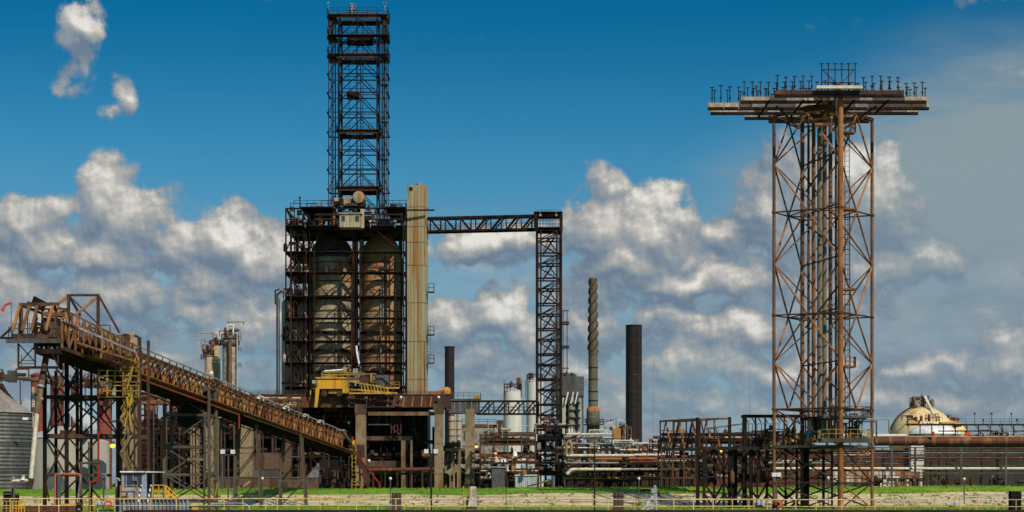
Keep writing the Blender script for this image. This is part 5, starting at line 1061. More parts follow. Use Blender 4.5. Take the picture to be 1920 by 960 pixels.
# conveyor hoist gantry
T = thing('hoist_gantry', 'tall brown A-frame gantry with flat top over the conveyor head', 'gantry', (h(150), 200, hz(660)))
G = 199.0
def g(px, py, y=G): return (hx2(px, y), y, ZP(py, y))
for y in (G, G+4):
    part(T, 'post', 'brown_steel', lambda m: m.bar(g(128.5, 660, y), g(128.5, 553.5, y), .28)); part(T, 'post', 'dark_rust', lambda m: m.bar(g(184, 664, y), g(184, 553.5, y), .28))
    part(T, 'top_beam', 'brown_steel', lambda m: m.bar(g(125.5, 553.5, y), g(186.5, 553.5, y), .22))
part(T, 'brace', 'orange_rust', lambda m: m.bar(g(127, 555), g(108, 571), .22)); part(T, 'brace', 'orange_rust', lambda m: m.bar(g(183, 556), g(142, 590), .24))
part(T, 'brace', 'dark_steel', lambda m: m.bar(g(130, 556), g(151, 592), .22)); part(T, 'brace', 'dark_steel', lambda m: m.bar(g(131, 556, G+4), g(182, 606, G+4), .12)); part(T, 'brace', 'dark_rust', lambda m: m.bar(g(186, 556), g(224, 624), .2))
# dense truss work of the inclined head section
T = thing('inclined_head_truss', 'dense orange and brown truss between head house and yellow stair', 'truss', (h(150), 200, hz(660)))
q = random.Random(8)
tp = [(112, 580), (240, 640)]; bt = [(108, 626), (232, 668)]
for Yk, mt in ((198, 'orange_brown'), (202, 'brown_steel')):
    for (a, b) in (((108, 575), (262, 652)), ((108, 598), (255, 660)), ((100, 628), (250, 676))):
        part(T, 'chord', mt if a[1] != 598 else 'galvanized', lambda m: m.bar(g(a[0], a[1], Yk), g(b[0], b[1], Yk), .2))
    for i in range(13):
        xx = 112+i*11.4; yt = 577+i*5.7; yb_2 = 628+i*3.7
        part(T, 'post', q.choice(('brown_steel', 'orange_rust', 'dark_steel', 'orange_brown')), lambda m: m.bar(g(xx, yt, Yk), g(xx, yb_2, Yk), .16))
        part(T, 'diagonal', q.choice(('orange_rust', 'brown_steel', 'orange_brown')), lambda m: m.bar(g(xx, yt, Yk), g(xx+11, yb_2+3, Yk), .14))
        part(T, 'diagonal', q.choice(('rust_steel', 'brown_steel', 'dark_steel')), lambda m: m.bar(g(xx+11, yt+6, Yk), g(xx, yb_2, Yk), .12))
for i in range(16):
    xx = 114+i*7; part(T, 'idler', q.choice(('vessel_tan', 'pale_tan', 'galvanized', 'yellow_faded')), lambda m: m.hcyl(g(xx, 606+i*3.2, 199.5), g(xx+3.5, 607+i*3.2, 199.5), .22, 8, .1), True)
part(T, 'motor', 'cream_paint', lambda m: m.hcyl(g(131, 623, 197.5), g(137, 623, 197.5), .3, 12), True)
clutter(T, hx2(110, 200), hx2(240, 200), 198, 202, ZP(655, 200), 2.6, 22, 61, ('brown_steel', 'orange_brown', 'dark_steel', 'yellow_faded', 'rust_steel'), .45)
# ---- loading tower
YL = 205.0
def t_(px, py, y=YL): return (hx2(px, y), y, ZP(py, y))
T = thing('loading_tower', 'dark braced steel tower carrying the conveyor head by the river', 'tower', (hx2(170, YL), YL+2, GR))
for px, top, w in ((84, 690, .34), (125, 640, .36), (152, 668, .26), (222, 640, .42), (261.5, 632, .34)):
    for y, k in ((YL, 1), (YL+5, .8)):
        part(T, 'leg', 'dark_rust' if px > 250 else 'black_steel' if px < 200 else 'dark_steel', lambda m: m.bar((hx2(px, YL), y, GR-1.5), (hx2(px, YL), y, ZP(top, YL)), w*k))
part(T, 'main_girder', 'dark_steel', lambda m: m.b2(hx2(108, YL), hx2(228, YL), YL-.35, YL-.2, ZP(676.5, YL), ZP(661, YL))); part(T, 'main_girder', 'dark_steel', lambda m: m.b2(hx2(108, YL), hx2(228, YL), YL+5.2, YL+5.4, ZP(676.5, YL), ZP(661, YL)))
for py, hgt in ((744.5, .38), (817.5, .42), (891, .3)):
    for y in (YL-.05, YL+5): part(T, 'cross_beam', 'dark_steel' if py < 800 else 'brown_steel', lambda m: m.bar((hx2(82, YL), y, ZP(py, YL)), (hx2(264 if py < 880 else 190, YL), y, ZP(py, YL)), .2, hgt))
part(T, 'portal', 'dark_steel', lambda m: m.path([t_(225, 672), t_(225, 634), t_(230, 630), t_(256, 630), t_(261, 634), t_(261.5, 660)], .2, 6))
for a, b in (((88, 690), (125, 815)), ((104, 690), (150, 742)), ((128, 680), (152, 703)), ((222, 664), (186, 700)), ((85, 815), (150, 748)), ((125, 815), (185, 748)), ((128, 746), (186, 790)), ((84, 820), (120, 886)), ((86, 820), (160, 905)), ((128, 820), (186, 886)), ((186, 820), (130, 886)), ((84, 905), (125, 822)), ((84, 893), (92, 940)), ((150, 893), (112, 930)), ((152, 893), (190, 938)), ((190, 893), (150, 935)), ((225, 745), (262, 815)), ((262, 745), (225, 815)), ((152, 672), (125, 742)), ((222, 820), (262, 890)), ((262, 820), (230, 890)), ((188, 760), (222, 815))):
    part(T, 'brace', 'dark_steel', lambda m: m.bar(t_(*a), t_(*b), .16))
for a, b in (((125, 668), (88, 812)), ((262, 700), (238, 790)), ((240, 700), (222, 790)), ((228, 690), (262, 812)), ((215, 700), (205, 760))):
    part(T, 'brace', 'tan_steel' if a[0] != 228 else 'dark_rust', lambda m: m.bar(t_(*a, YL+5), t_(*b, YL+5), .18))
for a, b in (((84, 700), (125, 742)), ((152, 745), (222, 817)), ((222, 745), (152, 817)), ((84, 817), (152, 891))): part(T, 'brace', 'black_steel', lambda m: m.bar(t_(*a, YL+5), t_(*b, YL+5), .15))
# red riser
T = thing('red_fire_riser', 'bright red vertical fire pipe down the front of the loading tower', 'pipe', t_(185, 905, YL-.8))
part(T, 'pipe', 'red_paint', lambda m: m.path([t_(222, 681, YL-.8), t_(205, 678, YL-.8), t_(184.5, 678, YL-.8), t_(184.5, 902, YL-.8), t_(172, 903, YL-.8), t_(168.5, 906, YL-.8)], .21, 8), True)
part(T, 'flange', 'red_paint', lambda m: [m.box(t_(184.5, 901, YL-.8), (.5, .4, .25)), m.ball(t_(184.5, 678, YL-.8), .2)]); part(T, 'foot_pipe', 'tan_steel', lambda m: m.bar(t_(168.5, 907, YL-.8), (hx2(170, YL), YL-.8, GR-1), .2, n=8), True)
# yellow stair
T = thing('yellow_stair', 'faded yellow zigzag stair tower hanging under the conveyor', 'stair', t_(235, 900, 214))
m = None
YS = 203.4
fl_ = [(250, 640, 236, 665), (236, 665, 250, 690), (250, 690, 232, 722), (232, 722, 250, 750), (250, 750, 228, 785), (228, 785, 247, 815), (247, 815, 228, 850), (228, 850, 245, 885), (245, 885, 230, 915)]
for k, (a, b, c, d) in enumerate(fl_):
    part(T, 'flight', 'yellow_paint' if k in (0, 1) else ('yellow_faded' if k < 5 else 'tan_steel'), lambda m: [m.stairs((hx2(a, YS), YS, ZP(b, YS)), (hx2(c, YS), YS, ZP(d, YS)), .7)])
for k, py in enumerate((744, 716, 690)): part(T, 'landing', 'yellow_faded', lambda m: [m.b2(hx2(188 if k < 2 else 226, YS), hx2(262, YS), YS-.5, YS+.6, ZP(py+1, YS), ZP(py, YS)), m.rail([(hx2(188 if k < 2 else 226, YS), YS-.5, ZP(py, YS)), (hx2(262, YS), YS-.5, ZP(py, YS))], 1.1, .09, .8)])
for px in (226, 236, 250): part(T, 'post', 'brown_steel' if px != 236 else 'tan_steel', lambda m: m.bar((hx2(px, YS), YS+.6, GR), (hx2(px, YS), YS+.6, ZP(690, YS)), .16))
for a, b in (((246, 650), (226, 700)), ((262, 650), (240, 730)), ((250, 740), (236, 800)), ((240, 745), (250, 810))): part(T, 'diagonal', 'yellow_faded', lambda m: m.bar((hx2(a[0], YS), YS-.6, ZP(a[1], YS)), (hx2(b[0], YS), YS-.6, ZP(b[1], YS)), .16))
# loading spout
T = thing('loading_spout', 'long cream tubular spout hanging from the conveyor head', 'spout', (h(60), YH-2.6, hz(905)))
part(T, 'upper_tube', 'brown_steel', lambda m: m.bar((h(82), YH, hz(642)), (h(77), YH-1.6, hz(712)), .62, n=12), True)
part(T, 'tube', 'tan_steel', lambda m: m.bar((h(77), YH-1.6, hz(712)), (h(70), YH-2.2, hz(775)), .58, n=12), True)
part(T, 'tube', 'pipe_cream', lambda m: m.bar((h(70), YH-2.2, hz(775)), (h(60.5), YH-2.6, hz(897)), .44, n=12), True)
for py, px in ((722, 76), (745, 73.5)): part(T, 'collar', 'galvanized', lambda m: m.bar((h(px), YH-1.8, hz(py)), (h(px)-.03, YH-1.85, hz(py+4)), .75, n=12))
part(T, 'tip', 'dark_steel', lambda m: m.bar((h(60.5), YH-2.6, hz(897)), (h(58.5), YH-2.65, hz(912)), .62, n=12))
# windsock
T = thing('windsock', 'orange windsock drooping from a thin pole at the far left', 'windsock', (h(22), YH-2.4, hz(634)))
part(T, 'pole', 'grey_steel', lambda m: m.bar((h(22), YH-2.2, hz(634)), (h(22), YH-2.2, hz(567)), .07, n=6))
part(T, 'sock', 'sock_orange', lambda m: [m.bar((h(22.5), YH-2.2, hz(568)), (h(13), YH-2.2, hz(570.5)), .24, n=10, w2=.24), m.bar((h(13), YH-2.2, hz(570.5)), (h(9), YH-2.2, hz(576)), .23, n=10), m.bar((h(9), YH-2.2, hz(576)), (h(4.5), YH-2.2, hz(584)), .27, n=10, w2=.34)], True)
# ---- trestles and bents under the conveyor
def frame_trestle(px0, px1, top, Y, dep, levels, label, mt='tan_steel', w=.3):
    T = thing('conveyor_trestle', label, 'trestle', (hx2((px0+px1)/2, Y), Y, GR), 'trestles under the conveyor')
    x0, x1 = hx2(px0, Y), hx2(px1, Y)
    for x in (x0, x1):
        for y in (Y, Y+dep): part(T, 'leg', mt, lambda m: m.bar((x, y, GR-1), (x, y, ZP(top, Y)), w))
    zs = [ZP(l, Y) for l in levels]
    for i, z in enumerate(zs):
        for y in (Y, Y+dep): part(T, 'cross_beam', mt, lambda m: m.bar((x0, y, z), (x1, y, z), .18, w if i else w*1.4))
        for x in (x0, x1): part(T, 'cross_beam', mt, lambda m: m.bar((x, Y, z), (x, Y+dep, z), .16))
    for z0, z1 in zip(zs, zs[1:]):
        for y in (Y, Y+dep):
            part(T, 'brace', mt, lambda m: m.bar((x0, y, z0), (x1, y, z1), .15)); part(T, 'brace', 'grey_brown', lambda m: m.bar((x1, y, z0), (x0, y, z1), .15))
    return T
T = frame_trestle(308, 392, 724, 238, 5, (728, 778, 838, 890, 940), 'tan lattice trestle under the conveyor left of the tall pier', 'grey_brown', .32)
part(T, 'head_box', 'black_steel', lambda m: m.b2(hx2(318, 238), hx2(388, 238), 238.5, 242.5, ZP(760, 238), ZP(727, 238)))
part(T, 'head_box', 'dark_steel', lambda m: m.b2(hx2(330, 238), hx2(372, 238), 238.7, 242, ZP(800, 238), ZP(761, 238)))
part(T, 'cabinet', 'tan_steel', lambda m: m.b2(hx2(352, 238), hx2(383, 238), 237.5, 238.2, ZP(864, 238), ZP(859, 238)))
part(T, 'leg', 'grey_steel', lambda m: m.bar((hx2(383, 238), 237.6, GR-1), (hx2(385, 238), 237.6, ZP(780, 238)), .2)); part(T, 'leg', 'grey_brown', lambda m: m.bar((hx2(407, 240), 240, GR-1), (hx2(406, 240), 240, ZP(770, 240)), .24))
for a, b in (((386, 915), (400, 835)), ((402, 940), (408, 905)), ((385, 790), (407, 850)), ((407, 850), (385, 905)), ((385, 905), (407, 940))): part(T, 'brace', 'orange_rust' if b[1] in (835, 905) and a[1] != 850 else 'grey_brown', lambda m: m.bar((hx2(a[0], 239), 239, ZP(a[1], 239)), (hx2(b[0], 239), 239, ZP(b[1], 239)), .15))
def bent(t0, t1, b0, b1, top, Y, label):
    T = thing('conveyor_bent', label, 'bent', (hx2((b0+b1)/2, Y), Y, GR), 'A-shaped bents under the conveyor')
    zt = ZP(top, Y)
    for d in (0, 2.2):
        f = lambda px, z: (hx2(px, Y), Y+d, z)
        part(T, 'leg', 'grey_brown', lambda m: m.bar(f(b0, GR-1), f(t0, zt), .24)); part(T, 'leg', 'grey_brown', lambda m: m.bar(f(b1, GR-1), f(t1, zt), .24))
        for k in (.35, .68): 
            a = b0+(t0-b0)*k; b = b1+(t1-b1)*k; z = GR+(zt-GR)*k; part(T, 'cross_beam', 'grey_brown', lambda m: m.bar(f(a, z), f(b, z), .15))
            part(T, 'brace', 'dark_steel', lambda m: m.bar(f(a, z), f(t1 if k > .5 else b1+(t1-b1)*.68, zt if k > .5 else GR+(zt-GR)*.68), .1)); part(T, 'brace', 'dark_steel', lambda m: m.bar(f(b, z), f(b0 if k < .5 else b0+(t0-b0)*.35, GR if k < .5 else GR+(zt-GR)*.35), .1))
bent(447, 479, 436, 489, 786, 262, 'thin A-shaped conveyor bent in front of the broad grey pier')
bent(531, 563, 522, 574, 812, 281, 'thin A-shaped conveyor bent nearest the levee crest')
# conveyor tail structure beyond the levee
T = thing('conveyor_tail', 'dark tangle of steel and chutes at the conveyor foot by the red pipe', 'conveyor tail', (hx2(670, 322), 322, 1))
part(T, 'chute', 'dark_rust', lambda m: [m.box((hx2(668, 322), 323, ZP(846, 322)), (2.4, 2, 2)), m.bar((hx2(668, 322), 322, ZP(850, 322)), (hx2(690, 322), 322, ZP(905, 322)), 1.3, 1)])
part(T, 'screen', 'black_steel', lambda m: m.b2(hx2(600, 324), hx2(662, 324), 323, 326, ZP(915, 324), ZP(862, 324)))
clutter(T, hx2(600, 322), hx2(690, 322), 320.5, 323, 1.5, 5.5, 22, 71, ('dark_steel', 'brown_steel', 'dark_rust', 'coke'), .8)
for px in (607, 617, 640, 655, 676): part(T, 'post', 'dark_steel' if px != 617 else 'brown_steel', lambda m: m.bar((hx2(px, 321), 320.4, 1), (hx2(px, 321), 320.4, ZP(850, 321)), .2))
part(T, 'yellow_ladder', 'yellow_faded', lambda m: m.ladder((hx2(664, 320), 319.8, 2), (hx2(664, 320), 319.8, ZP(836, 320)), .6, False, .1))
part(T, 'yellow_rail', 'yellow_faded', lambda m: m.rail([(hx2(660, 320), 319.5, ZP(916, 320)), (hx2(676, 320), 319.5, ZP(916, 320))], 1.1, .1, .6)); part(T, 'orange_strut', 'orange_rust', lambda m: m.bar((hx2(680, 320), 319.5, 2), (hx2(678, 320), 319.5, ZP(880, 320)), .2))
part(T, 'beacon', 'red_paint', lambda m: m.box((hx2(661.5, 320), 319.5, ZP(822, 320)), (.3, .3, .5))); part(T, 'beacon_box', 'yellow_paint', lambda m: m.box((hx2(663, 320), 319.7, ZP(830, 320)), (.45, .3, .8)))
part(T, 'cabin', 'sheet_grey', lambda m: m.b2(hx2(627, 330), hx2(648, 330), 330, 333, ZP(822, 330), ZP(806, 330))); part(T, 'cabin_roof', 'galvanized', lambda m: m.b2(hx2(629, 329.9), hx2(646, 329.9), 329.7, 332, ZP(808, 330), ZP(805, 330)))
# coke heap
m = MB(); q = random.Random(12); n = 26; vs = []
for j in range(n+1):
    for i in range(n+1):
        x = -1+2*i/n; y = -1+2*j/n; r = sqrt(x*x+y*y*1.1); z = max(0, 1-r)*7.5+q.uniform(-.35, .35)*(1 if r < 1 else 0)-.3
        vs.append((hx2(598, 352)+x*6.8+q.uniform(-.1, .1), 350+y*9, z))
m.add(vs, [(j*(n+1)+i, j*(n+1)+i+1, (j+1)*(n+1)+i+1, (j+1)*(n+1)+i) for j in range(n) for i in range(n)])
o = single('coke_heap', m, 'coke_grey', 'grey and black coke heap under the sloping conveyor', 'heap', (hx2(598, 352), 350, 0)); 
m = MB(); m.box((0, 0, 0), (1, 1, 1)); 
T = thing('coke_bunker', 'low rust brown bunker wall behind the grass along the coke yard', 'wall', (hx2(480, 335), 335, 0))
part(T, 'wall', 'brown_cladding', lambda m: m.b2(hx2(410, 335), hx2(640, 335), 335, 335.6, 0, ZP(896, 335)))
part(T, 'coping', 'tan_steel', lambda m: m.b2(hx2(410, 335), hx2(640, 335), 334.9, 335.7, ZP(896, 335)+.003, ZP(895, 335)+.05))
T = thing('block_shed', 'flat grey concrete shed between the piers below the conveyor', 'shed', (hx2(505, 360), 362, 0))
part(T, 'wall', 'sheet_grey', lambda m: m.b2(hx2(474, 356), hx2(530, 356), 356, 364, 0, ZP(850, 356))); part(T, 'band', 'brown_cladding', lambda m: m.b2(hx2(476, 356), hx2(529, 356), 355.9, 355.99, ZP(880, 356), ZP(849, 356)))
T = thing('sand_heap', 'small pale sand heap at the levee edge under the tail', 'heap', (hx2(622, 330), 330, 1.5))
part(T, 'heap', 'gravel', lambda m: m.lathe((hx2(622, 328), 328, 1.0), [(3.2, 0), (2.2, 1.0), (.9, 1.9), (.1, 2.2)], 14), True)
T = thing('rope_heap', 'tan coiled rope and timber pile on the levee under the bent', 'heap', (hx2(452, 318), 318, 2.4))
for k in range(9):
    q2 = random.Random(k); part(T, 'stick', 'pale_tan' if k % 2 else 'tan_steel', lambda m: m.bar((hx2(440+q2.uniform(0, 16), 318), 317+q2.random(), 2.6+q2.random()*.5), (hx2(450+q2.uniform(0, 20), 318), 317+q2.random(), 3.0+q2.random()*1.3), .22))
# ---- bins, tank, red silos, columns on the left
T = thing('grey_grain_bin', 'big dark grey ribbed steel bin with shallow conical roof at left edge', 'storage bin', (hx2(-10, 330), 338, 0))
bc = (hx2(-30, 338), 338, 0); br_ = (hx2(58.5, 338)-hx2(-30, 338))
part(T, 'shell', 'bin_sheet', lambda m: m.lathe(bc, [(br_, 0), (br_, ZP(775, 338))], 64), True)
part(T, 'roof', 'bin_roof', lambda m: m.lathe((bc[0], bc[1], ZP(775, 338)+.002), [(br_+.25, 0), (br_*.5, 2.9), (1.2, 5.2), (.3, 5.6)], 40))
part(T, 'hatch', 'white_paint', lambda m: m.box((hx2(48, 330), 329.9, ZP(785, 330)), (.9, .2, .4)))
for k in range(5): part(T, 'band', 'sheet_grey', lambda m: m.lathe((bc[0], bc[1], 1.5+k*2.2), [(br_+.02, -.06), (br_+.07, -.06), (br_+.07, .06), (br_+.02, .06)], 64))
T = thing('pale_storage_tank', 'broad pale grey storage tank with cone roof behind the loading tower', 'tank', (hx2(125, 368), 372, 0))
tc_ = (hx2(118, 378), 378, 0); tr_ = 7.4
part(T, 'shell', 'tank_grey', lambda m: m.lathe(tc_, [(tr_, 0), (tr_, ZP(822, 378))], 56), True); part(T, 'roof', 'tank_grey', lambda m: m.lathe((tc_[0], tc_[1], ZP(822, 378)+.002), [(tr_+.15, 0), (2, 2.0), (.2, 2.3)], 40))
part(T, 'top_fitting', 'brown_steel', lambda m: [m.box((hx2(140, 372), 372, ZP(812, 372)), (5, 2, 1)), m.bar((hx2(152, 372), 371, ZP(815, 372)), (hx2(152, 372), 371, ZP(798, 372)), .5)])
T = thing('annex_tank', 'second smaller pale tank at the right shoulder of the pale tank', 'tank', (hx2(180, 366), 366, 0))
part(T, 'shell', 'tank_grey', lambda m: m.lathe((hx2(183, 366), 367, 0), [(1.9, 0), (1.9, ZP(828, 366)), (.3, ZP(828, 366)+.6)], 28), True); part(T, 'vent', 'dark_steel', lambda m: m.box((hx2(184, 366), 366, ZP(822, 366)), (.5, .5, 1)))
Yr = 520.0
rs = [(70, 24, 702), (107, 25, 707), (144, 22, 715), (196, 28, 722), (231, 22, 722), (282, 21, 724), (326, 18, 736)]
for i, (px, w, top) in enumerate(rs):
    r = w/2*Yr/3840
    T = thing('red_silo', ('dull red silo with white letters, behind the cream spout', 'dull red silo second from the bin with a pipe bundle at its top', 'darkened red silo behind the steam plume', 'broad red silo just right of the red fire pipe', 'narrow red silo left of the yellow stair', 'red silo standing alone between stair and tan trestle', 'small red silo block behind the trestle top')[i], 'silo', (hx2(px, Yr), Yr, 0), 'row of dull red silos behind the loading tower')
    part(T, 'shell', 'red_silo', lambda m: m.lathe((hx2(px, Yr), Yr, 0), [(r, 0), (r, ZP(top, Yr)), (r*.3, ZP(top, Yr)+.5)], 28), True)
    part(T, 'ring', 'brown_steel', lambda m: m.lathe((hx2(px, Yr), Yr, ZP(top, Yr)-.5), [(r+.02, 0), (r+.15, 0), (r+.15, .35), (r+.02, .35)], 28))
    if i == 0:
        FON = {'R': ['110', '101', '110', '101', '101'], 'A': ['010', '101', '111', '101', '101'], 'I': ['111', '010', '010', '010', '111'], 'N': ['101', '111', '111', '101', '101'], 'C': ['011', '100', '100', '100', '011']}
        zz = ZP(727, Yr)
        for ch in 'RAIN CII':
            if ch != ' ':
                part(T, 'letter', 'letter_white', lambda m: [m.box((hx2(65, Yr)+(c-1)*.24, Yr-sqrt(max(0, r*r-(hx2(65, Yr)+(c-1)*.24-hx2(px, Yr))**2))-.05, zz-r_*.24), (.26, .12, .26)) for r_, row in enumerate(FON[ch]) for c, v in enumerate(row) if v == '1'])
            zz -= 1.30
T = thing('silo_top_conveyor', 'dark pipe conveyor running along the tops of the red silos', 'conveyor', (hx2(150, 515), 515, ZP(720, 515)))
sp_ = [(-20, 706), (35, 709), (60, 712), (120, 722), (150, 712), (190, 716), (260, 738), (310, 742)]
for a, b in zip(sp_, sp_[1:]): part(T, 'pipe', 'grey_brown' if a[0] < 100 else 'dark_steel', lambda m: m.bar((hx2(a[0], 515), 515, ZP(a[1], 515)), (hx2(b[0], 515), 515, ZP(b[1], 515)), .95, n=10), True)
for k in range(14):
    a = 80+k*9; part(T, 'hoop', 'brown_steel', lambda m: m.path([(hx2(a, 514), 514, ZP(720, 514)), (hx2(a+2, 514), 514, ZP(706, 514)), (hx2(a+7, 514), 514, ZP(704, 514)), (hx2(a+10, 514), 514, ZP(716, 514))], .22, 6))
clutter(T, hx2(140, 514), hx2(240, 514), 512, 516, ZP(728, 514), 4.0, 24, 81, ('dark_steel', 'brown_steel', 'grey_steel'), 1.2)
clutter(T, hx2(0, 514), hx2(36, 514), 512, 516, ZP(715, 514), 3.4, 9, 82, ('dark_steel', 'grey_steel', 'brown_steel'), 1.3)
for px in (2, 38, 110, 130, 160, 172): part(T, 'lattice_post', 'dark_steel', lambda m: [m.bar((hx2(px, 514), 514, 0), (hx2(px, 514), 514, ZP(712, 514)), .22)]+[m.bar((hx2(px, 514), 514, 8+k*3), (hx2(px+5 if k % 2 else px-5, 514), 514, 10+k*3), .14) for k in range(6)])
T = thing('ship_loader', 'dark curved unloading boom with lattice behind the grey bin', 'loader', (hx2(15, 420), 420, 5))
m_ = [(0, 722), (8, 738), (20, 752), (34, 766)]
part(T, 'boom', 'dark_steel', lambda m: m.path([(hx2(a, 420), 420, ZP(b, 420)) for a, b in m_], 1.5, 8))
for k in range(8): part(T, 'lattice', 'dark_steel', lambda m: m.bar((hx2(k*5, 420), 419, ZP(715+k*6, 420)), (hx2(k*5+7, 420), 419, ZP(742+k*6, 420)), .22))
part(T, 'head', 'grey_steel', lambda m: m.box((hx2(23, 420), 420, ZP(706, 420)), (1.6, 1.6, 2.4)))
# refinery columns left of the coker
def col_tower(name, px, w, top, Y, label, mt, grp, plats=(), arm=None, topkit=True):
    r = w/2*Y/3840; x = hx2(px, Y)
    T = thing(name, label, 'column', (x, Y, 0), grp)
    part(T, 'shell', mt, lambda m: m.lathe((x, Y, 0), [(r, 0), (r, ZP(top, Y)-r*.7), (r*.7, ZP(top, Y)-r*.2), (.1, ZP(top, Y))], 24), True)
    for py, pw in plats:
        z = ZP(py, Y); rw = pw/2*Y/3840
        o = part(T, 'platform', 'brown_steel', lambda m: m.lathe((x, Y, z-.2), [(r, 0), (rw, 0), (rw, .25), (r, .25)], 20)); m = MB()
        ring = [(x+rw*cos(2*pi*i/12), Y+rw*sin(2*pi*i/12), z) for i in range(13)]; m.rail(ring, 1.3, .14, 3); m.build('railing', 'brown_steel', o)
    if arm:
        part(T, 'davit_arm', 'vessel_tan', lambda m: m.path([(x+arm[0]*Y/3840, Y-1, ZP(top+8, Y)), (x+arm[0]*Y/3840, Y-1, ZP(arm[2], Y)), (hx2(arm[1], Y), Y-1, ZP(arm[2], Y)), (hx2(arm[1], Y), Y-1, ZP(arm[2]+arm[3], Y))], .42, 7), True)
    if topkit: clutter(T, x-r*.8, x+r*.8, Y-r, Y+r*.5, ZP(top+4, Y), 4, 9, int(px), ('dark_rust', 'brown_steel', 'dark_steel', 'galvanized', 'salmon_dull'), 1.3)
    return T, x, r
G_ = 'tall fractionating columns left of the coker'
T, x, r = col_tower('fractionating_column', 392, 17, 660, 650, 'short tan fractionating column with boom arm, left of its group', 'vessel_tan', G_, ((664, 19), (668, 18)), (-6, 369, 637, 0))
part(T, 'ledge', 'dark_steel', lambda m: m.rail([(hx2(378, 650), 649, ZP(675, 650)), (hx2(386, 650), 649, ZP(675, 650))], 1.6, .3, .8))
T, x, r = col_tower('fractionating_column', 405, 17, 644, 655, 'middle tan column with the upper boom arm, beside the tallest', 'vessel_tan', G_, ((646, 18),), (-5, 375, 624.5, 0))
T, x, r = col_tower('fractionating_column', 431, 28, 628, 645, 'tallest and fattest fractionating column with orange streak and top pipe', 'pipe_grey', G_, ((646, 36), (634, 32)), None)
part(T, 'front_duct', 'orange_brown', lambda m: m.bar((x+.4, 645-r-.4, 5), (x+.4, 645-r-.4, ZP(638, 645)), 1.3, n=10), True); part(T, 'riser_pipe', 'tank_grey', lambda m: m.bar((x+r+.2, 643, 5), (x+r+.2, 643, ZP(622, 645)), .45, n=8), True)
part(T, 'riser_pipe', 'dark_steel', lambda m: m.bar((x-r*.1, 645-r-.3, 5), (x-r*.1, 645-r-.3, ZP(640, 645)), .5, n=8), True); part(T, 'riser_pipe', 'tank_white', lambda m: m.path([(x-r*.3, 644, ZP(632, 645)), (x-r*.3, 644, ZP(610, 645)), (x+r*.5, 644, ZP(610, 645)), (x+r*.5, 644, ZP(632, 645))], .6, 8), True)
part(T, 'davit_arm', 'vessel_tan', lambda m: m.path([(x-r*.2, 644, ZP(615, 645)), (x-r*.2, 644, ZP(604, 645)), (x+r*1.9, 644, ZP(604, 645)), (x+r*1.9, 644, ZP(610, 645))], .4, 7), True)
part(T, 'davit_arm', 'vessel_tan', lambda m: m.path([(x+r*.5, 644, ZP(618, 645)), (x+r*1.4, 644, ZP(618, 645)), (x+r*1.5, 644, ZP(630, 645))], .4, 7), True)
for py in (640, 660, 690): part(T, 'landing', 'brown_steel', lambda m: m.rail([(x+r, 643, ZP(py, 645)), (x+r+1.4, 643, ZP(py, 645))], 1.4, .16, .7))
# ================================================================ middle: racks, stacks, silos, process units
def X(px, Y): return (px-960)*Y/3840
def process_unit(name, label, px0, px1, ytop, Y, dep, nb, levels, seed, frame='black_steel', w=.4, fill=6, mats=None, cat='pipe rack', grp=None, big=1.0, pipes=3, pm=None, brace=True):
    """open steel frame with floors, long pipes and machinery on each floor"""
    x0, x1 = X(px0, Y), X(px1, Y); r = random.Random(seed)
    T = thing(name, label, cat, ((x0+x1)/2, Y+dep/2, 0), grp)
    mats = mats or ('dark_steel', 'black_steel', 'brown_steel', 'grey_steel', 'dark_steel')
    pm = pm or mats
    zt = ZP(ytop, Y)
    for i in range(nb+1):
        x = x0+(x1-x0)*i/nb
        for y in (Y, Y+dep): part(T, 'post', frame, lambda m: m.bar((x, y, 0), (x, y, zt), w*.8))
    zs = [ZP(l, Y) for l in levels]
    for z in zs:
        for y in (Y, Y+dep): part(T, 'beam', frame, lambda m: m.bar((x0, y, z), (x1, y, z), w*.6, w*.9))
        for i in range(nb+1):
            x = x0+(x1-x0)*i/nb; part(T, 'beam', frame, lambda m: m.bar((x, Y, z), (x, Y+dep, z), w*.6, w*.8))
        for k in range(pipes):
            pw = r.choice((.25, .35, .5, .65))*big; y = Y+.3+(dep-.6)*r.random(); a = x0 if r.random() < .75 else x0+(x1-x0)*r.uniform(0, .4); b = x1 if r.random() < .75 else x0+(x1-x0)*r.uniform(.6, 1)
            part(T, 'pipe', r.choice(pm), lambda m: m.bar((a, y, z+w*.45+pw/2), (b, y, z+w*.45+pw/2), pw, n=10), True)
    if brace:
        for z0, z1 in zip(zs, zs[1:]):
            i = r.randrange(nb); xa, xb = x0+(x1-x0)*i/nb, x0+(x1-x0)*(i+1)/nb
            part(T, 'brace', frame, lambda m: m.bar((xa, Y, z0), (xb, Y, z1), w*.5)); 
    for z in zs+[0.2]:
        clutter(T, x0+.5, x1-.5, Y+.2, Y+dep-.3, z+.1, 2.6*big, fill, r.randrange(9999), mats, big)
    return T
DKM = ('dark_steel', 'black_steel', 'brown_steel', 'grey_steel', 'black_steel', 'sheet_grey')
process_unit('process_unit', 'dark blue-black pipe unit between loading tower and tan trestle', 262, 345, 800, 372, 8, 4, (795, 812, 835, 858, 882), 101, fill=9, mats=DKM, cat='process unit', big=1.2, pipes=5, w=.6)
process_unit('process_unit', 'dark pipe unit seen between the tall tan pier and broad grey pier', 345, 462, 790, 376, 8, 5, (790, 812, 835, 858, 882), 102, fill=10, mats=DKM, cat='process unit', big=1.2, pipes=5, w=.6)
process_unit('process_unit', 'black pipe unit behind the A-shaped bents and grey shed', 462, 560, 775, 380, 8, 4, (770, 795, 820, 850, 880), 103, fill=9, mats=DKM, cat='process unit', big=1.2, pipes=5, w=.6)
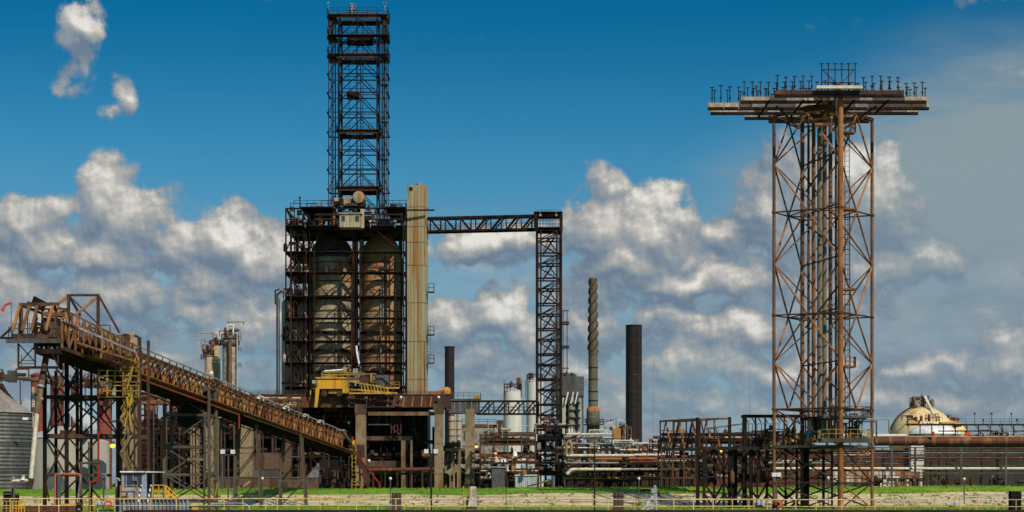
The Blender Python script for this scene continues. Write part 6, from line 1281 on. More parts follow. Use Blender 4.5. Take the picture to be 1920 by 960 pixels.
T = thing('dark_hall', 'long black unlit hall behind the pipe units left of the deck', 'building', (X(400, 392), 396, 0))
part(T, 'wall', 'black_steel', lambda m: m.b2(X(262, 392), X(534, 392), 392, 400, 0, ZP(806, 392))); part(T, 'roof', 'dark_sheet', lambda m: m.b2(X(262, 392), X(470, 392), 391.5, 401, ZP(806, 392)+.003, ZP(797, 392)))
part(T, 'eave_pipe', 'salmon_dull', lambda m: m.bar((X(190, 388), 388, ZP(790, 388)), (X(470, 388), 388, ZP(788, 388)), .5, n=8), True)
T = process_unit('ochre_gallery', 'ochre and rust railed gallery crossing behind the tan trestle head', 264, 385, 745, 300, 3, 5, (757, 745), 104, frame='brown_steel', w=.22, fill=6, mats=('yellow_faded', 'orange_brown', 'rust_steel', 'brown_steel'), cat='gallery', big=.6, pipes=2)
part(T, 'edge', 'orange_brown', lambda m: m.b2(X(264, 299), X(385, 299), 299.6, 299.7, ZP(757, 299), ZP(750, 299)))
T = process_unit('tan_trestle_deck', 'brown railed deck at the left end of the rusty crane deck', 415, 560, 748, 366, 4, 6, (762, 750), 105, frame='brown_cladding', w=.3, fill=5, mats=('tan_steel', 'brown_steel', 'rust_steel', 'pale_tan', 'vessel_tan'), cat='deck', big=.8, pipes=3)
part(T, 'white_box', 'tank_white', lambda m: m.b2(X(412, 364), X(432, 364), 364, 365, ZP(783, 364), ZP(765, 364)))
part(T, 'pipe', 'pipe_cream', lambda m: m.bar((X(405, 364), 364.5, ZP(780, 364)), (X(445, 364), 364.5, ZP(776, 364)), .4, n=8), True)
process_unit('pit_frame', 'shadowed steel frame with chutes under the crane deck, left part', 556, 690, 766, 391, 5, 5, (775, 800, 828, 856, 885), 106, fill=9, mats=('brown_steel', 'rust_steel', 'brown_cladding', 'dark_rust', 'grey_steel', 'tan_steel'), cat='steel frame', pipes=3, w=.45)
process_unit('pit_frame', 'shadowed steel frame with pipes under the crane deck, right part', 690, 812, 800, 391.5, 3, 5, (830, 858, 888), 107, fill=9, mats=('brown_steel', 'rust_steel', 'brown_cladding', 'grey_steel', 'tan_steel'), cat='steel frame', pipes=3, w=.4)
# tan vessels right of column, building behind
G2 = 'tan vessels between the two right hand concrete columns'
for i, (px, w, t_0, b_0) in enumerate(((847, 13, 780, 830), (860, 8.5, 770, 830))):
    Y = 400; x = X(px, Y); r = w/2*Y/3840
    T = thing('tan_vessel', ('fat tan vessel with orange neck behind the brown capped column', 'slim pale vessel beside the fat tan one')[i], 'vessel', (x, Y, 0), G2)
    part(T, 'shell', 'vessel_tan' if i == 0 else 'pale_tan', lambda m: m.lathe((x, Y, 0), [(r*.9, 0), (r*.9, ZP(b_0, Y)), (r, ZP(b_0, Y)+.05), (r, ZP(t_0, Y)-.5), (r*.6, ZP(t_0, Y))], 22), True)
    if i == 0: part(T, 'neck', 'orange_brown', lambda m: m.lathe((x, Y, ZP(t_0, Y)-.1), [(r*.6, 0), (r*.6, 1.1), (r*.4, 1.4)], 16), True)
    for k in (790, 806, 818): part(T, 'ring', 'tan_steel', lambda m: m.lathe((x, Y, ZP(k, Y)), [(r+.01, 0), (r+.08, 0), (r+.08, .15), (r+.01, .15)], 22))
T = thing('orange_ledge', 'orange brown ledge platform with hopper under the tan vessels', 'platform', (X(848, 396), 396, 0))
for t1, b1, mt in ((830, 838, 'orange_brown'), (840, 846, 'yellow_tan')): part(T, 'beam', mt, lambda m: m.b2(X(834, 396), X(863, 396), 395, 399, ZP(b1, 396), ZP(t1, 396)))
for px in (836, 848, 862): part(T, 'leg', 'tan_steel', lambda m: m.bar((X(px, 396), 395.3, 0), (X(px, 396), 395.3, ZP(846, 396)), .5))
part(T, 'hopper', 'pale_tan', lambda m: m.bar((X(852, 394), 394, ZP(888, 394)), (X(846, 394), 394, ZP(878, 394)), 1.4, 1.6, w2=2.6))
process_unit('valve_rack', 'dark clutter of pipes between the concrete columns near the lamp', 834, 900, 850, 402, 5, 3, (848, 868, 890), 108, fill=9, mats=('dark_steel', 'grey_steel', 'vessel_tan', 'brown_steel', 'pipe_grey'), cat='pipe rack')
T = thing('tan_block_building', 'flat tan block building with orange parapet behind the low bridge', 'building', (X(915, 520), 525, 0))
part(T, 'wall', 'pipe_grey', lambda m: m.b2(X(866, 520), X(946, 520), 520, 535, 0, ZP(800, 520))); part(T, 'parapet', 'orange_brown', lambda m: m.b2(X(866, 520), X(946, 520), 519.7, 535, ZP(800, 520)+.003, ZP(795, 520)))
part(T, 'stair_tower', 'brown_cladding', lambda m: m.b2(X(931, 519), X(944, 519), 518.6, 519.6, ZP(816, 519), ZP(788, 519))); part(T, 'window', 'dark_sheet', lambda m: m.b2(X(932, 518), X(943, 518), 518.4, 518.55, ZP(812, 518), ZP(804, 518)))
for a, b in ((908, 914), (870, 873)): part(T, 'window', 'dark_sheet', lambda m: m.b2(X(a, 520), X(b, 520), 519.9, 519.99, ZP(826, 520), ZP(808, 520)))
part(T, 'roof_rail', 'brown_steel', lambda m: m.rail([(X(866, 520), 520.2, ZP(795, 520)), (X(930, 520), 520.2, ZP(795, 520))], 1.2, .12, 2))
# white silos
def silo(px, w, top, Y, label, shade='tank_white'):
    r = w/2*Y/3840; x = X(px, Y)
    T = thing('white_silo', label, 'silo', (x, Y, 0), 'tall white silos beside the lift tower')
    part(T, 'shell', shade, lambda m: m.lathe((x, Y, 0), [(r, 0), (r, ZP(top, Y))], 40), True)
    o = part(T, 'roof', 'tank_white', lambda m: m.lathe((x, Y, ZP(top, Y)+.002), [(r+.1, 0), (r*.2, .8), (.1, .85)], 30))
    m = MB(); m.rail([(x+r*.95*cos(2*pi*i/14), Y+r*.95*sin(2*pi*i/14), ZP(top, Y)+.1) for i in range(15)], 1.5, .14, 3); m.build('railing', 'brown_steel', o)
    return T, x, r
T, x, r = silo(961, 33.5, 733, 480, 'shorter white silo with two roof filters left of the lift tower')
part(T, 'roof_filter', 'grey_steel', lambda m: m.lathe((x-.3, 480, ZP(733, 480)), [(.5, 0), (.5, 1.6), (.15, 2.3)], 12), True); part(T, 'roof_filter', 'dark_rust', lambda m: m.box((x+1.4, 480, ZP(721, 480)), (1.0, 1.0, 3.2)))
for px in (945, 978, 985): part(T, 'mast', 'brown_steel', lambda m: m.bar((X(px, 479), 479, ZP(745, 479)), (X(px, 479), 479, ZP(712, 479)), .16))
part(T, 'lit_strip', 'tank_white', lambda m: m.b2(x-r*1.0-.02, x-r*1.0+.1, 479.8, 480, 4, ZP(736, 480)))
T, x, r = silo(1003, 32, 715, 486, 'taller white silo standing directly behind the lift tower')
part(T, 'roof_filter', 'brown_steel', lambda m: m.box((x-1.0, 486, ZP(708, 486)), (1.1, 1, 2.2)))
# grey dryer block behind the lift tower
Y = 500
T = thing('dryer_block', 'tall silver and dark grey cyclone block right behind the lift tower', 'building', (X(1065, Y), 505, 0))
part(T, 'body', 'sheet_grey', lambda m: m.add([(X(a, Y), y, ZP(b, Y)) for y in (Y, Y+9) for a, b in ((1035, 742), (1095, 742), (1095, 706), (1035, 704))], [(0, 1, 2, 3), (7, 6, 5, 4), (0, 4, 5, 1), (1, 5, 6, 2), (2, 6, 7, 3), (3, 7, 4, 0)]))
for px, w, t0, b0, mt in ((1040, 9, 740, 812, 'galvanized'), (1056, 11, 745, 812, 'tank_grey'), (1072, 14, 735, 805, 'pipe_grey'), (1087, 9, 742, 806, 'galvanized')):
    r = w/2*Y/3840; part(T, 'cyclone', mt, lambda m: m.lathe((X(px, Y), Y+1, 0), [(r, 0), (r, ZP(t0, Y))], 20), True)
for px in (1065, 1075, 1083): part(T, 'duct', 'tank_white', lambda m: m.bar((X(px, Y), Y-.4, ZP(735, Y)), (X(px-5, Y), Y-.4, ZP(757, Y)), .45, n=8), True)
part(T, 'base', 'sheet_grey', lambda m: m.b2(X(1035, Y), X(1095, Y), Y+3, Y+9, 0, ZP(742, Y)-.02))
for k in range(4): part(T, 'floor', 'dark_steel', lambda m: m.b2(X(1064, Y), X(1088, Y), Y-.3, Y+2, ZP(756+k*14, Y), ZP(754+k*14, Y)))
clutter(T, X(1042, Y), X(1086, Y), Y+1, Y+6, ZP(705, Y), 1.6, 14, 111, ('salmon_dull', 'dark_steel', 'red_brown', 'grey_steel'), 1.0)
T = thing('radio_mast', 'twin pole lattice mast with rungs above the silver block', 'mast', (X(1062, Y), Y, ZP(704, Y)))
for px, t0 in ((1056, 580), (1063.5, 580), (1041, 592), (1047, 620)): part(T, 'pole', 'grey_steel', lambda m: m.bar((X(px, Y), Y+1, ZP(704, Y)), (X(px, Y), Y+1, ZP(t0, Y)), .24))
for py in (582, 604, 608, 648, 652, 690): part(T, 'rung', 'grey_steel', lambda m: m.bar((X(1036 if py > 600 else 1055, Y), Y+1, ZP(py, Y)), (X(1067, Y), Y+1, ZP(py, Y)), .22, .3))
for py in (604, 650): part(T, 'rest_platform', 'brown_steel', lambda m: m.box((X(1060, Y), Y+1, ZP(py, Y)), (2, 1.2, .5)))
# stacks
Y = 520; x = X(1112, Y)
T = thing('spiral_stack', 'tall slender stack with spiral strakes and rust on top half', 'chimney', (x, Y, 0))
w_ = lambda px: px*Y/3840
part(T, 'shaft', 'stack_green', lambda m: m.lathe((x, Y, 0), [(w_(9.2), 0), (w_(8.7), ZP(660, Y)), (w_(7.2), ZP(600, Y)), (w_(6.6), ZP(521, Y)), (w_(5.2), ZP(521, Y)), (w_(5.0), ZP(523, Y))], 32), True)
for s_ in range(3):
    m = MB(); n = 44; z0, z1 = ZP(660, Y), ZP(523, Y)
    pr = []
    for k in range(n+1):
        f = k/n; a = 2*pi*(f*2.6+s_/3); r = w_(8.4-2.0*f); pr.append(Vector((x+(r+.12)*cos(a), Y+(r+.12)*sin(a), z0+(z1-z0)*f)))
    for a, b in zip(pr, pr[1:]): m.bar(a, b, .4, .3)
    m.build('strake', 'stack_rust', T)
part(T, 'hood', 'orange_rust', lambda m: m.lathe((x, Y, ZP(772, Y)), [(w_(12.5), 0), (w_(12.2), .6), (w_(9.4), 1.25), (w_(9.2), 1.3)], 32), True)
part(T, 'base', 'stack_green', lambda m: m.lathe((x, Y, 0), [(w_(12.3), 0), (w_(12.3), ZP(772.2, Y)-.02)], 32), True)
for py in (664, 690, 712, 735, 752): part(T, 'band', 'orange_brown' if py == 664 else 'dark_steel', lambda m: m.lathe((x, Y, ZP(py, Y)), [(w_(9.0), 0), (w_(9.5), 0), (w_(9.5), .22), (w_(9.0), .22)], 32))
o = part(T, 'platform', 'brown_steel', lambda m: m.lathe((x, Y, ZP(797, Y)), [(w_(12.4), 0), (w_(21), 0), (w_(21), .2), (w_(12.4), .2)], 24)); m = MB(); m.rail([(x+w_(20.6)*cos(2*pi*i/14), Y+w_(20.6)*sin(2*pi*i/14), ZP(797, Y)+.2) for i in range(15)], 1.3, .12, 2); m.build('railing', 'brown_steel', o)
Y = 560; x = X(1188.5, Y); r = 15*Y/3840
T = thing('dark_stack', 'thick dark brown stack with faint weld bands, right of spiral one', 'chimney', (x, Y, 0), 'plain dark stacks')
part(T, 'shaft', 'stack_black', lambda m: m.lathe((x, Y, 0), [(r*1.04, 0), (r, ZP(612, Y)), (r*1.04, ZP(612, Y)), (r*1.04, ZP(609.5, Y)), (r*.9, ZP(609.5, Y)), (r*.9, ZP(614, Y))], 36), True)
part(T, 'ladder', 'dark_rust', lambda m: m.ladder((x+r*.45, Y-r*.95, 5), (x+r*.45, Y-r*.95, ZP(614, Y)), .6, True, .09))
for py in range(640, 830, 32): part(T, 'weld_band', 'dark_rust', lambda m: m.lathe((x, Y, ZP(py, Y)), [(r+.0, 0), (r+.06, 0), (r+.06, .2), (r+.0, .2)], 36))
T = thing('dark_stack', 'short black stack rising right of the cream clad shaft', 'chimney', (X(843, 600), 600, 0), 'plain dark stacks')
part(T, 'shaft', 'stack_black', lambda m: m.lathe((X(843, 600), 600, 0), [(1.42, 0), (1.42, ZP(652, 600)), (1.2, ZP(652, 600))], 28), True)
part(T, 'rim', 'dark_steel', lambda m: m.lathe((X(843, 600), 600, ZP(652, 600)), [(1.2, 0), (1.55, 0), (1.55, .4), (1.2, .4)], 28))
# lightning masts
for px, top, Y, lb in ((1225, 648, 430, 'thin grey mast standing alone right of the dark stack'), (1406, 655, 400, 'thin grey mast rising behind the dark trestle'), (1856, 752, 420, 'thin mast left of the last two on the far walkway'), (1884, 748, 420, 'thinnest rightmost mast on the far walkway')):
    m = MB(); m.bar((X(px, Y), Y, 0), (X(px, Y), Y, ZP(top, Y)), .13, n=6, w2=.06); single('lightning_mast', m, 'galvanized', lb, 'mast', (X(px, Y), Y, 0), 'thin lightning masts')
# ---- mid pipe racks (from the column to the trestle)
MM = ('pipe_grey', 'pipe_cream', 'pipe_rust', 'brown_steel', 'vessel_tan', 'pipe_cream', 'dark_steel', 'pipe_orange')
MX = ('pipe_grey', 'vessel_tan', 'brown_steel', 'dark_steel', 'pipe_cream', 'rust_steel', 'dark_steel')
T = process_unit('open_rack', 'tall brown open rack with orange pipes left of the lift tower', 900, 1004, 812, 372, 6, 4, (816, 825, 833, 852, 859), 121, frame='brown_steel', w=.28, fill=3, mats=MX, pipes=2, pm=('orange_brown', 'grey_brown', 'tan_steel', 'brown_steel'))
process_unit('low_rack', 'low dark pump rack behind the grass left of the lift tower', 900, 1010, 862, 360, 8, 5, (868, 885, 900), 122, frame='dark_steel', w=.3, fill=12, mats=MX+('white_paint',), pipes=3, pm=MX, big=.8)
T = thing('equipment_hut', 'grey flat roofed equipment hut near the amber lamp', 'hut', (X(935, 366), 366, 0))
part(T, 'wall', 'sheet_grey', lambda m: m.b2(X(922, 357), X(947, 357), 357, 359.5, 0, ZP(877, 357))); part(T, 'roof', 'galvanized', lambda m: m.b2(X(921, 357), X(948, 357), 356.8, 359.7, ZP(877, 357)+.003, ZP(875, 357)))
T = thing('blue_grey_container', 'pale blue grey container box with cream sheets beside it', 'container', (X(986, 352), 352, 0))
part(T, 'body', 'fender_sheet', lambda m: m.b2(X(966, 351), X(1007, 351), 351, 354, 0, ZP(892, 351))); part(T, 'lid', 'tank_white', lambda m: m.b2(X(965, 351), X(1008, 351), 350.8, 354.2, ZP(892, 351)+.003, ZP(890, 351)))
for k in range(5): part(T, 'sheet', 'pale_tan', lambda m: m.bar((X(980+k*8, 349), 349.4, ZP(913-k*1.5, 349)), (X(1000+k*7, 349), 349.4, ZP(910-k*2.5, 349)), .35, .2))
process_unit('lower_lift_frame', 'black frame clutter at the foot of the lift tower', 1004, 1062, 795, 386, 4, 3, (800, 822, 845, 868, 890), 123, frame='black_steel', w=.4, fill=6, mats=('dark_steel', 'brown_steel', 'red_brown', 'grey_steel', 'pipe_grey'), pipes=2)
process_unit('main_rack', 'long two tier rack with cream and red rust pipes, left half', 1056, 1150, 836, 366, 7, 4, (843, 858, 868, 884, 899), 124, frame='dark_steel', w=.3, fill=11, mats=MX, pipes=4, pm=MM, big=.75, grp='long main pipe racks')
process_unit('main_rack', 'long two tier rack with cream and red rust pipes, right half', 1152, 1246, 840, 366, 7, 4, (846, 858, 868, 884, 899), 125, frame='dark_steel', w=.3, fill=11, mats=MX, pipes=4, pm=MM, big=.75, grp='long main pipe racks')
process_unit('upper_exchanger_deck', 'pale pipes and exchangers on the deck under the spiral stack', 1058, 1150, 814, 376, 5, 4, (822, 836), 126, frame='grey_steel', w=.2, fill=15, mats=('pipe_cream', 'white_paint', 'vessel_tan', 'pipe_grey', 'grey_steel', 'orange_brown', 'galvanized'), pipes=3, pm=('pipe_cream', 'pipe_cream', 'pipe_grey'), big=.75, cat='deck')
process_unit('upper_exchanger_deck', 'pale pipes on the deck right of the spiral stack base', 1150, 1240, 828, 378, 5, 4, (836, 846), 127, frame='grey_steel', w=.2, fill=9, mats=('pipe_cream', 'pipe_grey', 'vessel_tan', 'dark_steel', 'brown_steel'), pipes=3, pm=('pipe_cream', 'pipe_grey'), big=.7, cat='deck')
T = thing('long_pipes', 'cream and red rust pipes lying along the main rack front', 'pipe', (X(1150, 364), 364, ZP(870, 364)))
for a, b, py, w, mt in ((1062, 1190, 854, .5, 'pipe_cream'), (1115, 1166, 860.5, .55, 'pipe_orange'), (1178, 1275, 860, .45, 'pipe_orange'), (1190, 1275, 853, .45, 'pipe_cream'), (1075, 1165, 880, .55, 'pipe_cream'), (1165, 1310, 880, .45, 'pipe_grey'), (1056, 1240, 832, .28, 'pipe_grey'), (1180, 1320, 866, .4, 'pipe_rust'), (1060, 1160, 868, .3, 'pipe_grey'), (1240, 1330, 858, .4, 'pipe_orange'), (1062, 1147, 814, .35, 'pipe_cream'), (1148, 1216, 831, .3, 'pipe_cream')):
    part(T, 'pipe', mt, lambda m: m.bar((X(a, 364), 364, ZP(py, 364)), (X(b, 364), 364, ZP(py, 364)), w, n=12), True)
part(T, 'elbow_pipe', 'pipe_cream', lambda m: m.path([(X(1078, 363), 363.4, ZP(880, 363)), (X(1071, 363), 363.4, ZP(881, 363)), (X(1063, 363), 363.4, ZP(889, 363))], .62, 10), True)
part(T, 'elbow_pipe', 'vessel_tan', lambda m: m.path([(X(1062, 363), 363.4, ZP(850, 363)), (X(1062, 363), 363.4, ZP(831, 363)), (X(1066, 363), 363.4, ZP(827, 363)), (X(1071, 363), 363.4, ZP(832, 363)), (X(1071, 363), 363.4, ZP(846, 363))], .5, 10), True)
part(T, 'elbow_pipe', 'pipe_cream', lambda m: m.path([(X(1150, 363), 363.4, ZP(833, 363)), (X(1150, 363), 363.4, ZP(826, 363)), (X(1187, 363), 363.4, ZP(826, 363)), (X(1187, 363), 363.4, ZP(835, 363))], .25, 10), True)
T = thing('orange_heater', 'small orange heater box with short flues left of the dark stack', 'heater', (X(1164, 450), 450, ZP(830, 450)))
part(T, 'body', 'orange_rust', lambda m: m.b2(X(1149, 450), X(1164, 450), 450, 453, ZP(825, 450), ZP(803, 450))); part(T, 'side_frame', 'tan_steel', lambda m: m.rail([(X(1170, 449), 449.5, ZP(832, 450)), (X(1184, 449), 449.5, ZP(832, 450))], 3.6, .25, .9))
part(T, 'flue', 'dark_rust', lambda m: m.lathe((X(1167, 450), 451, ZP(828, 450)), [(.6, 0), (.6, 4.4), (.4, 4.6)], 12), True)
clutter(T, X(1132, 450), X(1180, 450), 450, 453, ZP(806, 450), 2.6, 14, 131, ('dark_steel', 'brown_steel', 'orange_brown', 'grey_steel'), .8)
T = thing('dark_tank_group', 'pair of low dark drums between dark stack and orange bridge', 'tank', (X(1222, 400), 400, 0))
part(T, 'drum', 'dark_steel', lambda m: m.b2(X(1219, 400), X(1236, 400), 400, 404, 0, ZP(826, 400))); part(T, 'drum', 'grey_steel', lambda m: m.b2(X(1225, 398), X(1240, 398), 397, 399, 0, ZP(812, 398)*.96))
process_unit('bridge_rack', 'rusty pipe rack behind the orange truss bridge', 1240, 1325, 822, 352, 7, 4, (826, 843, 860, 878, 896), 128, frame='brown_steel', w=.28, fill=12, mats=('pipe_rust', 'dark_steel', 'brown_steel', 'pipe_grey', 'tan_steel', 'rust_steel'), pipes=4, pm=('pipe_rust', 'pipe_cream', 'brown_steel', 'pipe_orange', 'pipe_grey'), big=.75)
process_unit('bridge_rack', 'rusty pipe rack behind the dark trestle', 1325, 1450, 818, 350, 7, 5, (824, 843, 860, 878, 896), 129, frame='dark_steel', w=.28, fill=13, mats=('pipe_rust', 'dark_steel', 'brown_steel', 'pipe_grey', 'tan_steel', 'rust_steel', 'pipe_cream'), pipes=4, pm=('pipe_rust', 'pipe_cream', 'brown_steel', 'pipe_grey', 'pipe_grey'), big=.75)
T = process_unit('pylon_back_rack', 'brown pipe rack seen through the pylon legs', 1450, 1640, 838, 345, 6, 6, (842, 853, 868, 884, 900), 130, frame='brown_steel', w=.25, fill=9, mats=('dark_steel', 'brown_steel', 'pipe_rust', 'red_brown', 'pipe_grey'), pipes=4, pm=('pipe_rust', 'red_brown', 'pipe_cream', 'brown_steel'), big=.7)
for Ym, a, b, t0 in ((356, 1060, 1245, 868), (361, 1245, 1450, 850), (354, 1450, 1565, 845)):
    pass
T = thing('maroon_building', 'low dull red brown building behind racks and pylon base', 'building', (X(1500, 380), 380, 0))
part(T, 'wall', 'red_brown', lambda m: m.b2(X(1330, 374), X(1735, 374), 374, 382, 0, ZP(846, 374))); part(T, 'roof', 'dark_rust', lambda m: m.b2(X(1330, 374), X(1735, 374), 373.6, 382, ZP(846, 374)+.003, ZP(843, 374)))
T = thing('dark_back_hall', 'dark brown windowless hall behind the main pipe racks', 'building', (X(1200, 392), 392, 0))
part(T, 'wall', 'dark_steel', lambda m: m.b2(X(1062, 388), X(1330, 388), 388, 394, 0, ZP(866, 388))); part(T, 'roof', 'brown_steel', lambda m: m.b2(X(1062, 388), X(1330, 388), 387.7, 394, ZP(866, 388)+.003, ZP(864, 388)))
T = thing('dark_back_hall', 'dark windowless hall behind the low pump rack', 'building', (X(950, 392), 392, 0))
part(T, 'wall', 'dark_steel', lambda m: m.b2(X(830, 410), X(1004, 410), 410, 414, 0, ZP(880, 410))); part(T, 'roof', 'brown_steel', lambda m: m.b2(X(830, 410), X(1004, 410), 409.7, 414, ZP(880, 410)+.003, ZP(878, 410)))
# sphere and dome tank, walkway with lamps
Y = 640; R_ = 55.5*Y/3840*1.0; cxs = X(1729, Y); zc_ = ZP(762, Y)-R_*1.12
T = thing('gas_sphere', 'big cream spherical tank with orange cap band and stair', 'sphere tank', (cxs, Y, 0))
n = 24; prof_ = [(max(.02, R_*1.12*sin(pi*k/n)), -R_*1.12*cos(pi*k/n)) for k in range(n+1)]
part(T, 'shell', 'sphere_cream', lambda m: m.lathe((cxs, Y, zc_), prof_[:-3], 56), True); part(T, 'cap', 'sphere_orange', lambda m: m.lathe((cxs, Y, zc_), prof_[-4:], 56), True)
part(T, 'stair', 'brown_steel', lambda m: m.path([(cxs-R_*1.14*cos(a), Y-R_*.35*sin(a), zc_+R_*1.12*sin(a)+.3) for a in [R(15+k*7) for k in range(10)]], .5, 5))
part(T, 'stair', 'pale_tan', lambda m: m.path([(cxs-R_*1.0+k*.9, Y-R_*.75-k*.03, zc_+R_*(.35+.055*k)) for k in range(7)], .35, 5))
part(T, 'vent_pipe', 'tank_white', lambda m: m.bar((cxs+.4, Y-R_*.2, zc_+R_*1.12+3.0), (cxs+2.4, Y-R_*.75, zc_+R_*.78), .95, n=10), True)
clutter(T, cxs-3.4, cxs+3.2, Y-2, Y+2, zc_+R_*1.10, 4.2, 18, 141, ('dark_rust', 'brown_steel', 'dark_steel', 'pipe_grey', 'tan_steel'), 1.2)
for k in range(8):
    a = pi+pi*(k+.5)/8; part(T, 'leg', 'pale_tan', lambda m: m.bar((cxs+R_*cos(a), Y+R_*sin(a), 0), (cxs+R_*cos(a), Y+R_*sin(a), zc_), .9, n=10))
T = thing('gas_sphere', 'lower orange topped tank half hidden right of the cream sphere', 'sphere tank', (X(1770, 620), 620, 0))
part(T, 'shell', 'sphere_cream', lambda m: m.lathe((X(1772, 650), 650, 0), [(7.2, 0), (7.2, ZP(806, 650)), (5.6, ZP(796, 650)), (3.4, ZP(790, 650)), (.2, ZP(789, 650))], 40), True)
part(T, 'cap', 'sphere_orange', lambda m: m.lathe((X(1768, 648), 648, 0), [(6.2, ZP(798, 648)), (4.0, ZP(789, 648)), (.2, ZP(788, 648))], 40), True)
clutter(T, X(1768, 645), X(1797, 645), 644, 648, ZP(790, 645), 3.6, 10, 142, ('dark_rust', 'brown_steel', 'dark_steel', 'pipe_grey'), 1.1)
T = thing('white_dome_tank', 'wide white tank with shallow dome roof before the sphere', 'tank', (X(1752, 560), 560, 0))
r = 48*560/3840
part(T, 'shell', 'pipe_grey', lambda m: m.lathe((X(1752, 560), 560, 0), [(r, 0), (r, ZP(814, 560))], 48), True)
part(T, 'roof', 'white_paint', lambda m: m.lathe((X(1752, 560), 560, ZP(814, 560)+.002), [(r+.1, 0)]+[(r*cos(pi/2*k/6), 2.6*sin(pi/2*k/6)) for k in range(1, 6)]+[(.1, 2.6)], 48), True)
T = thing('roof_platforms', 'orange topped platforms with fittings on the sphere front', 'platform', (X(1715, 610), 610, ZP(800, 610)))
part(T, 'platform', 'sphere_orange', lambda m: [m.b2(X(1703, 610), X(1725, 610), 610, 613, ZP(794, 610), ZP(788, 610))]); part(T, 'platform', 'sphere_orange', lambda m: m.b2(X(1764, 610), X(1792, 610), 610, 613, ZP(794, 610), ZP(791, 610)))
part(T, 'ledge', 'white_paint', lambda m: m.b2(X(1732, 608), X(1750, 608), 608, 610, ZP(795, 608), ZP(792.5, 608)))
part(T, 'frame', 'pale_tan', lambda m: m.rail([(X(1743, 608), 607, ZP(790, 608)), (X(1758, 608), 607, ZP(790, 608))], 2.2, .3, .8))
clutter(T, X(1702, 609), X(1765, 609), 609, 612, ZP(790, 609), 2.4, 16, 143, ('dark_rust', 'brown_steel', 'dark_steel', 'pale_tan', 'grey_steel'), .9)
Y = 430
T = thing('far_walkway', 'dark elevated walkway with braces and lamps before the white tank', 'walkway', (X(1830, Y), Y, 0))
part(T, 'girder', 'dark_steel', lambda m: m.b2(X(1702, Y), X(2040, Y), Y, Y+2, ZP(797.5, Y), ZP(794.5, Y)))
part(T, 'railing', 'dark_steel', lambda m: m.rail([(X(1795, Y), Y, ZP(794.5, Y)), (X(2040, Y), Y, ZP(794.5, Y))], 1.0, .07, 1.8))
for k in range(15): part(T, 'post', 'dark_steel' if k else 'pale_tan', lambda m: m.bar((X(1704+k*22, Y), Y+.5, 0), (X(1704+k*22, Y), Y+.5, ZP(797, Y)), .2))
for k in range(11): part(T, 'brace', 'dark_steel', lambda m: m.bar((X(1786+k*22, Y), Y+.4, ZP(798, Y)), (X(1797+k*22, Y), Y+.4, ZP(812, Y)), .14))
for py, a in ((808, 1761), (815, 1761)): part(T, 'lower_pipe', 'brown_steel' if py == 808 else 'pipe_grey', lambda m: m.bar((X(a, Y), Y+1, ZP(py, Y)), (X(2040, Y), Y+1, ZP(py, Y)), .28, n=8), True)
part(T, 'orange_box', 'sock_orange', lambda m: m.box((X(1814, Y), Y-.3, ZP(813, Y)), (1.0, .6, .6)))
clutter(T, X(1800, Y), X(2000, Y), Y, Y+3, ZP(818, Y), 1.6, 26, 144, ('pipe_cream', 'pipe_grey', 'salmon_dull', 'dark_steel', 'pale_tan'), .7)
for px in (1828, 1860, 1897, 1844, 1907):
    m = MB(); h_ = 14 if px in (1844, 1907) else 0; m.bar((X(px, Y), Y+.3, ZP(794.5, Y)), (X(px, Y), Y+.3, ZP(776+h_*.8, Y)), .1, n=6); m.box((X(px, Y), Y+.3, ZP(775.5+h_*.8, Y)), (.3, .3, .4))
    single('walkway_lamp', m, 'dark_steel', {1828: 'lamp post on the far walkway, nearest the sphere', 1860: 'lamp post beside the first thin mast on the far walkway', 1897: 'tall lamp post at the right end of the far walkway', 1844: 'stubby lamp post between two tall ones on the far walkway', 1907: 'stubby lamp post at the far right end of the walkway'}[px], 'lamp post', (X(px, Y), Y+.3, ZP(794.5, Y)), 'lamp posts on the far walkway')
# ================================================================ foreground: dock railings, booth, lamps, bollards, steam
def D(px, py, Y=135.0): return Vector(((px-960)*Y/3840, Y, EYE+(905-py)*Y/3840))
def deck_rail(label, pts_px, ytop, posts, Y=135.0, mat='cream_rail', w=.07, foot=962, mid=None):
    xs_ = [(p-960)*Y/3840 for p in pts_px]; z = ZP(ytop, Y); zm = ZP(mid if mid else ytop+13, Y); zf = ZP(foot, Y)
    T = thing('dock_railing', label, 'railing', ((xs_[0]+xs_[-1])/2, Y, zf), 'cream pipe railings along the dock')
    part(T, 'top_rail', mat, lambda m: m.bar((xs_[0], Y, z), (xs_[-1], Y, z), w, n=8), True); part(T, 'mid_rail', mat, lambda m: m.bar((xs_[0], Y, zm), (xs_[-1], Y, zm), w*.9, n=8), True)
    for p in posts: part(T, 'post', mat, lambda m: m.bar((X(p, Y), Y, zf), (X(p, Y), Y, z), w, n=8), True)
    return T
# dock platforms the rails stand on
m = MB(); m.b2(X(-80, 134), X(250, 134), 133.5, 142, -1.2, ZP(962, 134)); struct('dock', m, 'concrete')
m = MB(); m.b2(X(236, 131), X(2060, 131), 130, 133.2, -.6, ZP(956.8, 131)); struct('dock', m, 'dark_steel')
for k in range(12):
    m = MB(); m.bar((X(-60+k*180, 134), 134 if k > 2 else 138, -6), (X(-60+k*180, 134), 134 if k > 2 else 138, -.7), .7, n=12); single('dock_pile', m, 'timber', 'round timber pile carrying the dock deck', 'pile', (X(-60+k*180, 134), 134, -6), 'piles beneath the dock')
deck_rail('long cream railing from the left edge to the grey booth', (-40, 285), 935, [-20, 19, 46, 73, 110, 145, 183, 215, 232, 262, 282], mat='cream_rail')
deck_rail('long cream railing from booth to the dark timber pile', (285, 760), 935, [331, 420, 455, 498, 520, 560, 600, 634, 668, 708, 742, 758], mat='cream_rail')
